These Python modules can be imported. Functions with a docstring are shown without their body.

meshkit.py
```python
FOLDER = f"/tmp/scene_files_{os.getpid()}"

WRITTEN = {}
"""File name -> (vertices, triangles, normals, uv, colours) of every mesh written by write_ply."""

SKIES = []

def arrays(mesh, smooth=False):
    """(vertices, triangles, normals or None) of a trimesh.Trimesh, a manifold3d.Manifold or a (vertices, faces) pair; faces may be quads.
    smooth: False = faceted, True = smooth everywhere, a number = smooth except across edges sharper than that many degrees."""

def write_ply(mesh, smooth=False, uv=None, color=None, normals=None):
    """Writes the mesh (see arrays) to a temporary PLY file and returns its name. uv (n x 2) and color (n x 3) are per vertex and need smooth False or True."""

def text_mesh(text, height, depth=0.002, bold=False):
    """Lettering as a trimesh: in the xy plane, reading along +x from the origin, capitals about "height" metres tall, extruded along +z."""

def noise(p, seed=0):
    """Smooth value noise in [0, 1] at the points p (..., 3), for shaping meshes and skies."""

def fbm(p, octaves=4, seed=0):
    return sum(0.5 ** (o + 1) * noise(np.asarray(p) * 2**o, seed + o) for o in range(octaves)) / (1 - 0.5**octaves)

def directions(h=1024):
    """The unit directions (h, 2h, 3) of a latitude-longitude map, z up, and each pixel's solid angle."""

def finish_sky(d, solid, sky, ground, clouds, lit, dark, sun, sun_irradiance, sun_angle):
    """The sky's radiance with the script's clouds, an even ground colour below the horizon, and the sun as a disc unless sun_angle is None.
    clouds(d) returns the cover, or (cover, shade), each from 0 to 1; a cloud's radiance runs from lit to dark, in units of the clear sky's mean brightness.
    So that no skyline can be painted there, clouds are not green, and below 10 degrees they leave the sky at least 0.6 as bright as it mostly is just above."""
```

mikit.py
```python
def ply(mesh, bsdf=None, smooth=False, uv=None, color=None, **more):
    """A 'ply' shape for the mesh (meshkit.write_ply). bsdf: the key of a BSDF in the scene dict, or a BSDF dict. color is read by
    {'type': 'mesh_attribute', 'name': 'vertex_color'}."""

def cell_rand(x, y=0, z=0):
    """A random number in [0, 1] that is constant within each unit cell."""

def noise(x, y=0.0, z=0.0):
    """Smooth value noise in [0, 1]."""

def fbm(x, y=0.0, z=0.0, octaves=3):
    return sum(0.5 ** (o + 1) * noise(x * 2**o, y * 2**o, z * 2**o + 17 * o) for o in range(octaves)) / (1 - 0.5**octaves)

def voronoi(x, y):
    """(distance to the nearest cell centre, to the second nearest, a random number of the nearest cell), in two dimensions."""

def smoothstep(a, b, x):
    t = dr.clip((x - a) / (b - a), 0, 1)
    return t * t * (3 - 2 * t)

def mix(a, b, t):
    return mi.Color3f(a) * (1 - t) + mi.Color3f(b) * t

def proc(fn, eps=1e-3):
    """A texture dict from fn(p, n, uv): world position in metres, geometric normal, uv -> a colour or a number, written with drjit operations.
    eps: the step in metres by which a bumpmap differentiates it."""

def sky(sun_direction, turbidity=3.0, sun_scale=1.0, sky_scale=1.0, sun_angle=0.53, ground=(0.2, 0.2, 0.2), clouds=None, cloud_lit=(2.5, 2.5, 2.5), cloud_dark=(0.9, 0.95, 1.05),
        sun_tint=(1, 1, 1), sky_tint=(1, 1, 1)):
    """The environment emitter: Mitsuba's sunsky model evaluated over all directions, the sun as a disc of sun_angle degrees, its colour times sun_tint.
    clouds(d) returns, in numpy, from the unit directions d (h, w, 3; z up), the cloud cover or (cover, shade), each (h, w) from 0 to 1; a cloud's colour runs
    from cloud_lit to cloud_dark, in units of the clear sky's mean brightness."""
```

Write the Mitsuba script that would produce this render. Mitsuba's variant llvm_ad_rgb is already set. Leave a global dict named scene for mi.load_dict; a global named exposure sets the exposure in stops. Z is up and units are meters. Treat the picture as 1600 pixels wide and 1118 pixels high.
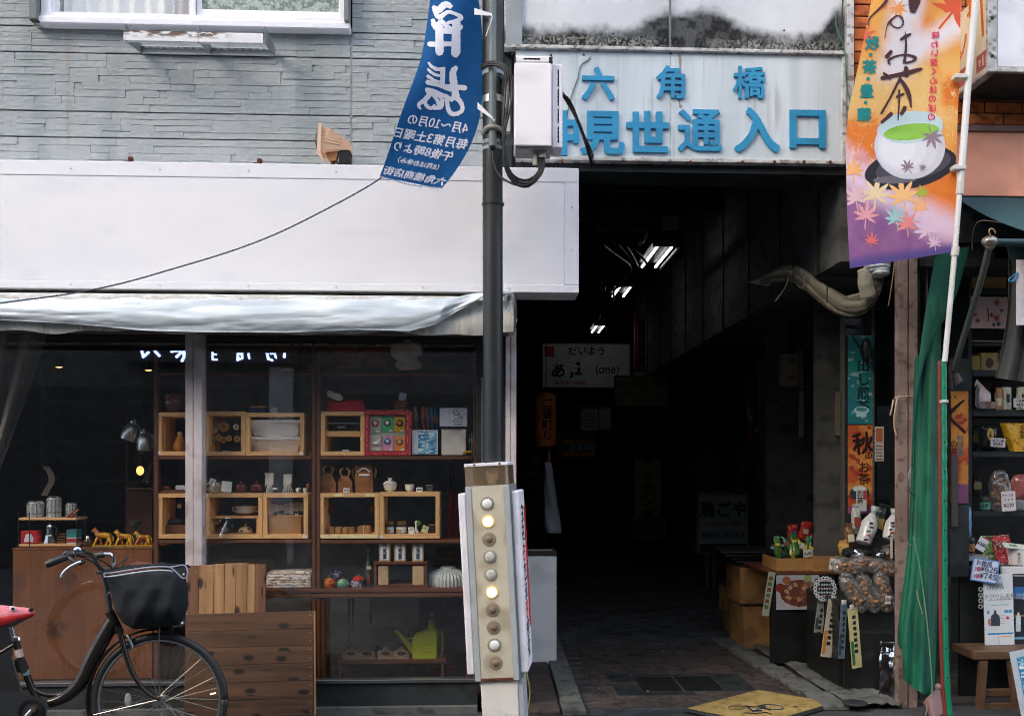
import math, glob, random
import numpy as np, trimesh, shapely, mitsuba as mi, mikit, meshkit, drjit as dr
import manifold3d as m3
from shapely.geometry import Polygon, LineString, Point, box as sbox
from shapely import affinity
from shapely.ops import unary_union
from mikit import noise, fbm, smoothstep, voronoi, cell_rand
def mix(a, b, t):
    f = lambda c: mi.Color3f(*map(float, c)) if isinstance(c, (np.ndarray, tuple, list)) else mi.Color3f(c)
    return f(a) * (1 - t) + f(b) * t
T = mi.ScalarTransform4f
PI = math.pi
scene, labels = {}, {}

# ------------------------------------------------------------------ camera, sky, exposure
EYE_H, EYE_D, YAW = 1.5, 6.27, math.radians(2.9)      # eye 1.5 m up, 6.27 m in front of the facade line (y = 0)
FWD = np.array([math.sin(YAW), math.cos(YAW), 0.0]); RGT = np.array([math.cos(YAW), -math.sin(YAW), 0.0])
EYE = np.array([0.0, -EYE_D, EYE_H])
scene['camera'] = {'type': 'perspective', 'fov': 2 * math.degrees(math.atan(0.5)), 'fov_axis': 'x', 'near_clip': 0.1, 'far_clip': 400.0,
                   'principal_point_offset_x': -0.03125, 'principal_point_offset_y': -0.1503,
                   'to_world': T().look_at(origin=EYE.tolist(), target=(EYE + FWD).tolist(), up=[0, 0, 1])}
scene['sky'] = mikit.sky((-0.62, -0.55, 0.56), turbidity=3, sun_scale=0.2, sun_angle=26, clouds=lambda d: 1.0,
                         cloud_lit=(2.19, 2.37, 2.74), sun_tint=(0.95, 0.97, 1.04))
exposure = 3.1

# ------------------------------------------------------------------ helpers
def P(px, py, y):
    """The point of the vertical plane y that stands behind this spot of the plan drawing (1600 x 1118)."""
    d = FWD + RGT * ((px - 850) / 1600) + np.array([0, 0, 1.0]) * ((727 - py) / 1600)
    return EYE + d * ((y + EYE_D) / d[1])
def PX(px, y): return P(px, 727, y)[0]
def PZ(py, y, px=800): return P(px, py, y)[2]
def scale(y, px=800): return 1.0 / abs(P(px + 1, 727, y)[0] - P(px, 727, y)[0])      # plan units per metre at y
def G(px, py):
    """The point of the ground (z = 0) behind this spot of the plan."""
    d = FWD + RGT * ((px - 850) / 1600) + np.array([0, 0, 1.0]) * ((727 - py) / 1600)
    return EYE + d * (-EYE_H / d[2])
def C(h):
    v = np.array([int(h[i:i + 2], 16) for i in (0, 2, 4)]) / 255
    return np.where(v < 0.04045, v / 12.92, ((v + 0.055) / 1.055) ** 2.4)
COLOURS = {}
def numbered(key):
    if key not in scene and key not in labels and key not in _held: _held.add(key); return key
    k = 1
    while f'{key}_{k:03d}' in _held: k += 1
    _held.add(f'{key}_{k:03d}'); return f'{key}_{k:03d}'
_held = set()
def thing(name, label, cat, group=None):
    key = numbered(name); labels[key] = {'label': label, 'category': cat}
    if group: labels[key]['group'] = group
    return key
def shape(mesh, mat, col=None, smooth=False, uv=None, **more):
    if hasattr(mesh, 'to_mesh'):
        m = mesh.to_mesh(); mesh = trimesh.Trimesh(m.vert_properties[:, :3], m.tri_verts, process=False)
    if isinstance(mesh, (list, tuple)) and not isinstance(mesh[0], trimesh.Trimesh): mesh = trimesh.Trimesh(*mesh, process=False)
    if isinstance(mesh, (list, tuple)): mesh = trimesh.util.concatenate(list(mesh))
    if smooth is not False and smooth is not True:
        mesh = trimesh.graph.smooth_shade(mesh, angle=math.radians(smooth), facet_minarea=None); smooth = True
    if mat in ALIAS:
        mat, c_, u_ = ALIAS[mat]
        if c_ is not None and col is None: col = c_
        if u_ is not None: uv = np.tile(u_, (len(mesh.vertices), 1))
    if col is not None:
        col = tuple(np.round(C(col) if isinstance(col, str) else np.asarray(col, float), 5)); k = COLOURS.setdefault(col, len(COLOURS))
        uv = np.tile((k + .5, 0.0 if uv is None else uv[0][0]), (len(mesh.vertices), 1))      # the number of the part's one colour
    return mikit.ply(mesh, mat, smooth=smooth, uv=uv, **more)
def part(parent, name, mesh, mat, col=None, smooth=False, label=None, kind=None, uv=None, **more):
    key = numbered(f'{parent}__{name}'); scene[key] = shape(mesh, mat, col, smooth, uv, **more)
    if label: labels.setdefault(key, {})['label'] = label
    if kind: labels.setdefault(key, {})['kind'] = kind
    return key
def solo(name, label, cat, mesh, mat, col=None, smooth=False, group=None, uv=None, **more):
    key = thing(name, label, cat, group); scene[key] = shape(mesh, mat, col, smooth, uv, **more); return key
def struct(name, mesh, mat, col=None, smooth=False, label=None):
    key = numbered(name); scene[key] = shape(mesh, mat, col, smooth); labels[key] = {'kind': 'structure'}
    if label: labels[key]['label'] = label
    return key
def cat_(*ms): return trimesh.util.concatenate([m for m in ms])
def box(x0, x1, y0, y1, z0, z1, b=0.0):
    x0, x1 = sorted((x0, x1)); y0, y1 = sorted((y0, y1)); z0, z1 = sorted((z0, z1))
    if b <= 0:
        m = trimesh.creation.box((x1 - x0, y1 - y0, z1 - z0)); m.apply_translation(((x0 + x1) / 2, (y0 + y1) / 2, (z0 + z1) / 2)); return m
    b = min(b, 0.45 * min(x1 - x0, y1 - y0, z1 - z0)); pts = []
    for x, sx in ((x0, 1), (x1, -1)):
        for y, sy in ((y0, 1), (y1, -1)):
            for z, sz in ((z0, 1), (z1, -1)):
                pts += [(x + sx * b, y + sy * b, z), (x + sx * b, y, z + sz * b), (x, y + sy * b, z + sz * b)]
    return trimesh.convex.convex_hull(np.array(pts))
def pbox(px0, py0, px1, py1, y, depth, b=0.0):
    """A box by its front face's outline on the plan at y, going back by depth."""
    xm, ym = (px0 + px1) / 2, (py0 + py1) / 2
    return box(P(px0, ym, y)[0], P(px1, ym, y)[0], y, y + depth, P(xm, py0, y)[2], P(xm, py1, y)[2], b)
def hullpts(pts): return trimesh.convex.convex_hull(np.array(pts, float))
def tube(pts, r, n=8, smooth_path=0):
    p = np.array(pts, float)
    if smooth_path: p = spline(p, smooth_path)
    rr = np.broadcast_to(np.asarray(r, float), (len(p),)) if np.ndim(r) == 0 or len(r) == len(p) else np.interp(np.linspace(0, 1, len(p)), np.linspace(0, 1, len(r)), r)
    t = np.gradient(p, axis=0); t /= np.linalg.norm(t, axis=1, keepdims=True) + 1e-12
    a = np.cross(t[0], [0, 0, 1.0] if abs(t[0][2]) < 0.9 else [1.0, 0, 0]); a /= np.linalg.norm(a); v = []
    ang = np.arange(n) * 2 * PI / n
    for i in range(len(p)):
        a = a - t[i] * (a @ t[i]); a /= np.linalg.norm(a) + 1e-12; b = np.cross(t[i], a)
        v.append(p[i] + rr[i] * (np.cos(ang)[:, None] * a + np.sin(ang)[:, None] * b))
    v = np.vstack(v + [p[:1], p[-1:]]); f = []; k = len(p)
    for i in range(k - 1):
        for j in range(n):
            q = (j + 1) % n; f += [(i * n + j, i * n + q, (i + 1) * n + q), (i * n + j, (i + 1) * n + q, (i + 1) * n + j)]
    for j in range(n):
        q = (j + 1) % n; f += [(k * n, q, j), (k * n + 1, (k - 1) * n + j, (k - 1) * n + q)]
    return trimesh.Trimesh(v, f, process=False)
def spline(p, n):
    from scipy.interpolate import CubicSpline
    p = np.asarray(p, float); s = np.concatenate([[0], np.cumsum(np.linalg.norm(np.diff(p, axis=0), axis=1) ** 0.5 + 1e-9)])
    return CubicSpline(s, p)(np.linspace(0, s[-1], n))
def cyl(a, b, r, n=16, r2=None):
    return tube([a, b], [r, r if r2 is None else r2], n)
def lathe(profile, c=(0, 0, 0), n=24, axis='z'):
    pr = np.array(profile, float); ang = np.arange(n) * 2 * PI / n; k = len(pr)
    v = np.array([[r * math.cos(t), r * math.sin(t), z] for r, z in pr for t in ang]); f = []
    for i in range(k - 1):
        for j in range(n):
            q = (j + 1) % n; f += [(i * n + j, i * n + q, (i + 1) * n + q), (i * n + j, (i + 1) * n + q, (i + 1) * n + j)]
    m = trimesh.Trimesh(v, f, process=False)
    if axis == 'y': m.apply_transform(trimesh.transformations.rotation_matrix(PI / 2, [1, 0, 0]))      # profile axis runs towards -y
    if axis == 'x': m.apply_transform(trimesh.transformations.rotation_matrix(PI / 2, [0, 1, 0]))
    m.apply_translation(c); return m
def polys(g):
    if g.is_empty: return []
    return [q for q in getattr(g, 'geoms', [g]) if isinstance(q, Polygon) and q.area > 1e-9]
def prism(g, y, depth):
    """A flat shape given in (x, z), standing upright with its front at y and its back at y + depth."""
    out = []
    for q in polys(g):
        m = trimesh.creation.extrude_polygon(q, depth, engine='earcut')
        v = np.array(m.vertices); out.append(trimesh.Trimesh(np.stack([v[:, 0], y + depth - v[:, 2], v[:, 1]], 1), m.faces, process=False))
    return cat_(*out)
def tri2d(g, edge=None):
    vs, fs, at = [], [], 0
    for q in polys(g):
        v, f = trimesh.creation.triangulate_polygon(q, engine='earcut')
        v = np.column_stack([v, np.zeros(len(v))])
        if edge: v, f = trimesh.remesh.subdivide_to_size(v, f, edge, max_iter=14)
        vs.append(v[:, :2]); fs.append(np.asarray(f) + at); at += len(v)
    return np.vstack(vs), np.vstack(fs)
def grid(fn, nu, nv, wrap=False):
    """A sheet fn(u, v) -> point, u and v from 0 to 1, with uv."""
    u, v = np.meshgrid(np.linspace(0, 1, nu), np.linspace(0, 1, nv), indexing='ij')
    pts = np.array([fn(a, b) for a, b in zip(u.ravel(), v.ravel())]); i, j = np.meshgrid(np.arange(nu - 1), np.arange(nv - 1), indexing='ij')
    a = (i * nv + j).ravel(); f = np.vstack([np.stack([a, a + nv, a + nv + 1], 1), np.stack([a, a + nv + 1, a + 1], 1)])
    return trimesh.Trimesh(pts, f, process=False), np.stack([u.ravel(), v.ravel()], 1)
def thick(m, d):
    """Closes a sheet into a body d thick."""
    n = m.vertex_normals; v = np.vstack([m.vertices, m.vertices - n * d]); k = len(m.vertices); f = m.faces
    e = m.edges_unique[np.bincount(m.edges_unique_inverse) == 1] if False else None
    ed = {}
    for t in f:
        for a, b in ((t[0], t[1]), (t[1], t[2]), (t[2], t[0])):
            if (b, a) in ed: del ed[(b, a)]
            else: ed[(a, b)] = 1
    side = [x for a, b in ed for x in ((b, a, a + k), (b, a + k, b + k))]
    return trimesh.Trimesh(v, np.vstack([f, f[:, ::-1] + k, np.array(side)]), process=False)
def blob(chain, res=0.02, taubin=8):
    """One continuous surface round bones: chain = [((x,y,z), r), ((x,y,z), r)] pairs."""
    ms = []
    for (a, ra), (b, rb) in chain:
        s = lambda c, r: m3.Manifold.sphere(r, 20).translate(list(map(float, c)))
        ms.append(m3.Manifold.batch_hull([s(a, ra), s(b, rb)]))
    m = m3.Manifold.batch_boolean(ms, m3.OpType.Add).refine_to_length(res).to_mesh()
    t = trimesh.Trimesh(m.vert_properties[:, :3], m.tri_verts, process=True)
    if taubin: trimesh.smoothing.filter_taubin(t, iterations=taubin)
    return t
def ellipsoid(c, r, sub=3):
    m = trimesh.creation.icosphere(subdivisions=sub); m.apply_scale(r); m.apply_translation(c); return m
def crumple(m, amp, freq, seed=0):
    v = np.array(m.vertices); n = m.vertex_normals
    return trimesh.Trimesh(v + n * ((meshkit.fbm(v * freq, 3, seed) - 0.5) * 2 * amp)[:, None], m.faces, process=False)
def pillow(px0, py0, px1, py1, y, depth, seed=0, amp=.006, pw=.62, sub=4):
    """A stuffed packet: flat seams at the rim, a bulging middle, creased."""
    a, b = P(px0, (py0 + py1) / 2, y)[0], P(px1, (py0 + py1) / 2, y)[0]; z1, z0 = P((px0 + px1) / 2, py0, y)[2], P((px0 + px1) / 2, py1, y)[2]
    m = trimesh.creation.icosphere(subdivisions=sub); v = np.array(m.vertices); q = np.sign(v) * np.abs(v) ** pw; r = np.clip(1 - np.maximum(np.abs(q[:, 0]), np.abs(q[:, 2])) ** 3, .06, 1)
    v = np.stack([q[:, 0] * (b - a) / 2, np.sign(v[:, 1]) * r * np.abs(q[:, 1]) * depth / 2, q[:, 2] * (z1 - z0) / 2], 1) + ((a + b) / 2, y + depth / 2, (z0 + z1) / 2)
    m = trimesh.Trimesh(v, m.faces, process=False); return crumple(crumple(m, amp, 24, seed), amp * .4, 70, seed + 1)
def move(m, t=(0, 0, 0), rz=0, rx=0, ry=0, about=(0, 0, 0)):
    m = m.copy(); R = trimesh.transformations.rotation_matrix
    for a, ax in ((rx, [1, 0, 0]), (ry, [0, 1, 0]), (rz, [0, 0, 1])):
        if a: m.apply_transform(R(a, ax, about))
    m.apply_translation(t); return m
# lettering: outlines of the characters, one em high, from the renderer's own lettering font
from PIL import Image, ImageDraw, ImageFont
_font = ImageFont.truetype(glob.glob('/opt/blender-*/*/datafiles/fonts/Noto Sans CJK Regular.woff2')[0], 96)
_glyphs = {}
def glyph(ch, bold=0.0):
    if (ch, bold) in _glyphs: return _glyphs[ch, bold]
    im = Image.new('L', (144, 144)); ImageDraw.Draw(im).text((24, 24 + 84), ch, 255, _font, anchor='ls')
    on = np.pad(np.asarray(im) > 120, ((0, 0), (1, 1))).astype(np.int8)
    r, s = np.nonzero(np.diff(on, axis=1) == 1); e = np.nonzero(np.diff(on, axis=1) == -1)[1]
    g = shapely.union_all(shapely.box(s, -r - 1, e, -r)).buffer(0.6).buffer(-0.6).simplify(0.8).buffer(bold * 96, join_style='mitre', mitre_limit=1.6).simplify(0.5) if len(r) else Polygon()
    g = affinity.affine_transform(g, [1 / 96, 0, 0, 1 / 96, -24 / 96, (24 + 84) / 96 - 0.12])
    _glyphs[ch, bold] = g; return g
def text(s, size, vertical=False, bold=0.0, step=1.0, sx=1.0):
    """The outline of a line of text centred on the origin."""
    out, at = [], 0.0
    for ch in s:
        if ch == ' ': at += 0.4 * step; continue
        w = _font.getlength(ch) / 96
        out.append(affinity.translate(glyph(ch, bold), 0 if vertical else at, -at if vertical else 0)); at += step if vertical else w * step
    g = unary_union(out); x0, y0, x1, y1 = g.bounds
    return affinity.scale(affinity.translate(g, -(x0 + x1) / 2, -(y0 + y1) / 2), size * sx, size, origin=(0, 0))
def lettering(g, px, py, y, lift=0.0015, rot=0):
    """Lettering g printed on the plane y (facing the street), centred at this spot of the plan."""
    c = P(px, py, y); return prism(affinity.translate(affinity.rotate(g, rot, origin=(0, 0)), c[0], c[2]), y - lift, lift)
def stroke(pts, w, n=24):
    """A brush stroke: a smooth line whose width follows w."""
    p = spline(pts, n) if len(pts) > 2 else np.linspace(pts[0], pts[1], n)
    ww = np.interp(np.linspace(0, 1, n), np.linspace(0, 1, len(w)), w) if np.ndim(w) else np.full(n, w)
    return unary_union([unary_union([Point(*a).buffer(x / 2, 5), Point(*b).buffer(z / 2, 5)]).convex_hull for a, b, x, z in zip(p, p[1:], ww, ww[1:])]).simplify(0.15 * min(ww) + 1e-6)

# ------------------------------------------------------------------ materials
_ctab = []
def part_colour(p, n, uv):
    if not _ctab: _ctab.extend(mi.Float(np.array(list(COLOURS), dtype=np.float32)[:, j].copy()) for j in range(3)); dr.eval(*_ctab)
    i = mi.UInt32(dr.clip(uv.x, 0, len(COLOURS) - 1)); return mi.Color3f(*(dr.gather(mi.Float, t, i) for t in _ctab))
_vc = {}
def vc(s=1.0):
    if s not in _vc: _vc[s] = mikit.proc(lambda p, n, uv: part_colour(p, n, uv) * s)
    return _vc[s]
def tx(fn, eps=1e-3): return mikit.proc(fn, eps)
def prin(base, rough, **k): return {'type': 'principled', 'base_color': base, 'roughness': rough, **k}
def two(b): return {'type': 'twosided', 'bsdf': b}
def bump(b, fn, scale, eps=1e-3): return {'type': 'bumpmap', 'arbitrary': tx(fn, eps), 'scale': scale, 'bsdf': b}
def rgb(c): return {'type': 'rgb', 'value': list(map(float, C(c) if isinstance(c, str) else c))}
def lamp(c, k): return {'type': 'area', 'radiance': rgb(tuple(np.array(C(c) if isinstance(c, str) else c) * k))}
M = scene
# plain materials in the colour of the part; paint, paper, plastic and the like with blotches of grime
def grime_w(f): return tx(lambda p, n, uv: smoothstep(0.42, 0.75, fbm(p.x * f, p.y * f, p.z * f, 2)))
M['matte'] = two({'type': 'blendbsdf', 'weight': grime_w(9.0), 'a': prin(vc(), .85), 'b': prin(vc(.72), .95)})
M['satin'] = two({'type': 'blendbsdf', 'weight': grime_w(6.0), 'a': prin(vc(), .42), 'b': prin(vc(.84), .57)})
M['print'] = two(prin(vc(), .6, specular=.25)); M['gloss'] = two(prin(vc(), .14, clearcoat=.4)); M['cloth'] = two(prin(vc(), .85, sheen=.3, specular=.3))
M['metal'] = two(prin(vc(), .32, metallic=.9)); M['chrome'] = two(prin(vc(), .12, metallic=1.0))
M['glass_pane'] = {'type': 'thindielectric', 'int_ior': 1.5}
M['clearbag'] = {'type': 'blendbsdf', 'weight': .10, 'a': {'type': 'thindielectric', 'int_ior': 1.5}, 'b': two({'type': 'roughplastic', 'diffuse_reflectance': rgb((.5, .52, .52)), 'alpha': .1})}
M['bulb_lit'] = prin(rgb('fff2d0'), .4)
M['film'] = two(bump(prin(tx(lambda p, n, uv: mix(C('d3dbe0'), C('b4bfc6'), smoothstep(.3, .7, fbm(p.x * 4, p.z * 22, p.y * 8, 3)))), .26, specular=.6), lambda p, n, uv: fbm(p.x * 6 + 2 * noise(p.x * 2, p.z * 5), p.z * 26, p.y * 8, 2), .014))
ALIAS = {'clean': ('print', None, None), 'frame_paint': ('gloss', '1c1714', None), 'rubber': ('satin', '24282a', None), 'white_gloss': ('satin', 'f2f5f6', None), 'plastic_green': ('satin', 'a3b11f', None), 'plastic_green2': ('satin', '8f9f1a', None), 'foil': ('chrome', 'c9ccd2', None), 'nylon': ('cloth', '1d2125', None), 'glass': ('glass_pane', None, None)}
# patterned materials: two colours in patches, a third in blotches; every mesh carries the number of its palette
PAL = []
def pattern(name, c1, c2, c3, fx=4.0, fz=None, lo=.3, hi=.7, lo2=.52, hi2=.75, amt=.7, rough=.85, base='pattern'):
    ALIAS[name] = (base, None, (len(PAL) + .5, 0.0)); PAL.append([*C(c1), *C(c2), *C(c3), fx, fx if fz is None else fz, lo, hi, lo2, hi2, amt, rough])
_tab = []
def pal(uv, k):
    if not _tab: _tab.extend(mi.Float(np.array(PAL, dtype=np.float32)[:, j].copy()) for j in range(17)); dr.eval(*_tab)
    return dr.gather(mi.Float, _tab[k], mi.UInt32(dr.clip(uv.x, 0, len(PAL) - 1)))
def patfn(p, n, uv):
    g = lambda k: pal(uv, k)
    x, y, z = p.x * g(9), p.y * g(9), p.z * g(10)
    c = mix(mi.Color3f(g(0), g(1), g(2)), mi.Color3f(g(3), g(4), g(5)), smoothstep(g(11), g(12), fbm(x, y, z, 3)))
    return mix(c, mi.Color3f(g(6), g(7), g(8)), g(15) * smoothstep(g(13), g(14), fbm(x * 2.7 + 5, y * 2.7, z * 2.7 + 3, 2)))
ptex = tx(patfn); prough = tx(lambda p, n, uv: pal(uv, 16))
M['pattern'] = two(prin(ptex, prough, specular=.4))
M['pattern_rough'] = two(bump(prin(ptex, prough, specular=.3), lambda p, n, uv: noise(p.x * 150, p.y * 150, p.z * 150), .003))
# wood in the colour of the part, the grain running along x (uv 0) or upright (uv 1)
def woodw(p, n, uv):
    up = uv.y > .5; a, b = dr.select(up, p.z, p.x), dr.select(up, p.x, p.z)
    w = fbm(a * 1.6, b * 22, p.y * 22, 3); g = noise(a * 9, b * 170, p.y * 170)
    return dr.clip(.1 + .8 * w * w + .25 * (g - .5) + .25 * smoothstep(.5, .9, dr.sin(w * 26)), 0, 1)
M['wood'] = two({'type': 'blendbsdf', 'weight': tx(woodw), 'a': prin(vc(), .5), 'b': prin(vc(.42), .55)})
for nm, col in (('pine', 'f0c084'), ('darkwood', '6a4028'), ('stool_wood', '664d39')): ALIAS[nm] = ('wood', col, (0, 0)); ALIAS[nm + '_upright'] = ('wood', col, (1, 0))
def cedarfn(p, n, uv):
    up = uv.x > .5; a, b = dr.select(up, p.z, p.x), dr.select(up, p.x, p.z); off = cell_rand(dr.floor(b / .085 + 100), 3)
    w = fbm(a * 1.5 + off * 31, b * 34, off * 9, 3); g = noise(a * 10, b * 210 + off * 7)
    t = dr.clip(1.3 * w - .15 + .3 * (g - .5) + .45 * (off - .5), 0, 1)
    base = dr.select(uv.x < .5, mix(C('62442f'), C('2f1f16'), t), dr.select(uv.x < 1.5, mix(C('a9835a'), C('6f4f36'), t), mix(C('82593f'), C('563828'), t)))
    d, _, r = voronoi(a * 4.4 + off * 9, b * 8.5 + off * 5); return mix(base, C('120b08'), .9 * smoothstep(.19, .09, d + .05 * (g - .5)) * smoothstep(.3, .36, r))
M['cedar_wood'] = two(prin(tx(cedarfn), .6))
for k, nm in enumerate(('cedar', 'cedar_pale', 'cedar_mid')): ALIAS[nm] = ('cedar_wood', None, (float(k), 0))
def plyfn(p, n, uv):
    w = fbm(p.x * 7, p.z * 1.1, 0, 3); g = noise(p.x * 120, p.z * 4); st = fbm(p.x * 5 + 3, p.z * 5, 2, 3)
    kx, kz = p.x - PLY_K[0], p.z - PLY_K[2]; kn = dr.sqrt(dr.square(kx) + dr.square(kz)) + .03 * (st - .5)
    c = mix(mix(C('85512a'), C('5a3015'), dr.clip(w + .35 * (g - .5), 0, 1)), C('3a2414'), .45 * smoothstep(.58, .75, st)); return mix(c, C('30200f'), .75 * smoothstep(.09, .03, kn) * smoothstep(.2, .6, noise(p.x * 40, p.z * 40)))
PLY_K = P(88, 982, .16)
M['plywood'] = two(prin(tx(plyfn), .6))
def sidefn(p, n, uv):
    a = fbm(p.x * 3, p.z * 5, 1, 2); b = noise(p.x * 60, p.z * 90, 1); s = fbm(p.x * 7, p.z * .5, 4, 2)
    c = mix(C('a1a7a9'), C('8d9496'), dr.clip(.5 * a + .5 * b, 0, 1))
    c = mix(c, C('8d8072'), .42 * smoothstep(.07, 0.0, dr.abs(p.x + 2.55 + .06 * (a - .5))) * smoothstep(.35, .7, noise(p.x * 30, p.z * 3, 2)))
    return mix(c, C('7b8586'), .5 * smoothstep(.52, .75, s))
M['siding'] = two(bump(prin(tx(sidefn), .8), lambda p, n, uv: fbm(p.x * 28, p.y * 28, p.z * 60, 2), .006))
def mouldfn(p, n, uv):
    # mould and algae as it grows on this wall: a band along the foot of it, two mounds, one patch at the right end
    z = p.z - MOULD_Z
    h = .105 + .03 * noise(p.x * 6) + .115 * dr.exp(-dr.square((p.x - MOULD_X) / .20)) + .12 * dr.exp(-dr.square((p.x - MOULD_X - .28) / .17)) + .16 * dr.exp(-dr.square((p.x - MOULD_R) / .10))
    edge = (h - z) + .05 * (fbm(p.x * 24, p.z * 24, 1, 3) - .5) + .008 * (noise(p.x * 160, p.z * 60) - .5)
    m = smoothstep(-.035, .06, edge); sp = smoothstep(.4, .68, fbm(p.x * 95, p.z * 80, 3, 3))
    lighter = smoothstep(0.0, .35, dr.abs(p.x - MOULD_X - .12)) * smoothstep(.09, .05, z)
    dirt = mix(C('161a1b'), C('a3a198'), sp * (.05 + .5 * lighter))
    base = mix(C('d6dadf'), C('c2c6cb'), fbm(p.x * 5, p.z * 5, 1, 3))
    return mix(base, dirt, m * (.9 + .1 * smoothstep(.35, .6, fbm(p.x * 18, p.z * 18, 5, 3))))
MOULD_Z, MOULD_X, MOULD_R = PZ(78, 0.0, 1050), PX(1045, 0.0), PX(1312, 0.0)
M['mouldy_render'] = two(bump(prin(tx(mouldfn), .9), lambda p, n, uv: noise(p.x * 120, p.y * 120, p.z * 120), .003))
pattern('sign_panel', 'ccd6dc', 'b4c0c6', '8f8d86', 14.0, .7, .25, .8, .62, .85, .5, .3)
pattern('white_sheet', 'e9e8ec', 'e0e1e8', 'cfd2d8', 1.7, 3.0, .2, .9, .6, .9, .3, .35)
pattern('canvas', 'c2c2bd', 'aaa9a3', '8c7d6a', 20.0, 2.0, .2, .8, .58, .75, .45)
pattern('alley_wall', '565654', '474948', '2f3231'); pattern('dark_paint', '2b3133', '23292a', '171b1c', rough=.6); pattern('alley_ground', '4c4e4f', '404243', '2b2c2c', 5.0, rough=.8, base='pattern_rough'); pattern('roof_sheet', '5a5450', '45403d', '2a2725', 3.0)
pattern('asphalt', '424345', '37393b', '242526', 2.0, base='pattern_rough', rough=.9)
pattern('paver_a', '48403d', '3d3736', '292625', 9.0, base='pattern_rough'); pattern('paver_b', '433c3b', '383332', '282524', 9.0, base='pattern_rough'); pattern('paver_c', '4c433e', '403936', '2b2725', 9.0, base='pattern_rough')
pattern('kerb', '60625f', '525553', '35342e', 6.0, base='pattern_rough')
for nm, a_, b_ in (('brick_a', 'c4703a', 'a9552a'), ('brick_b', 'b3622f', '984a26'), ('brick_c', 'cf7d45', 'b5602f')): pattern(nm, a_, b_, '6b3d25', 11.0, rough=.75, base='pattern_rough')
pattern('tarp_green', '125542', '1b684f', '0d4031', 7.0, 1.6, .25, .75, .5, .7, .6, .55); pattern('rusty', '6b3a22', '4b2a1b', '2a1912', 30.0, rough=.9); pattern('post_paint', '8f7d77', '7a6964', '553a2e', 7.0, rough=.6); pattern('post_white', 'c8bfc0', 'b3aaac', '8d8078', 3.0, rough=.45)
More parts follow.
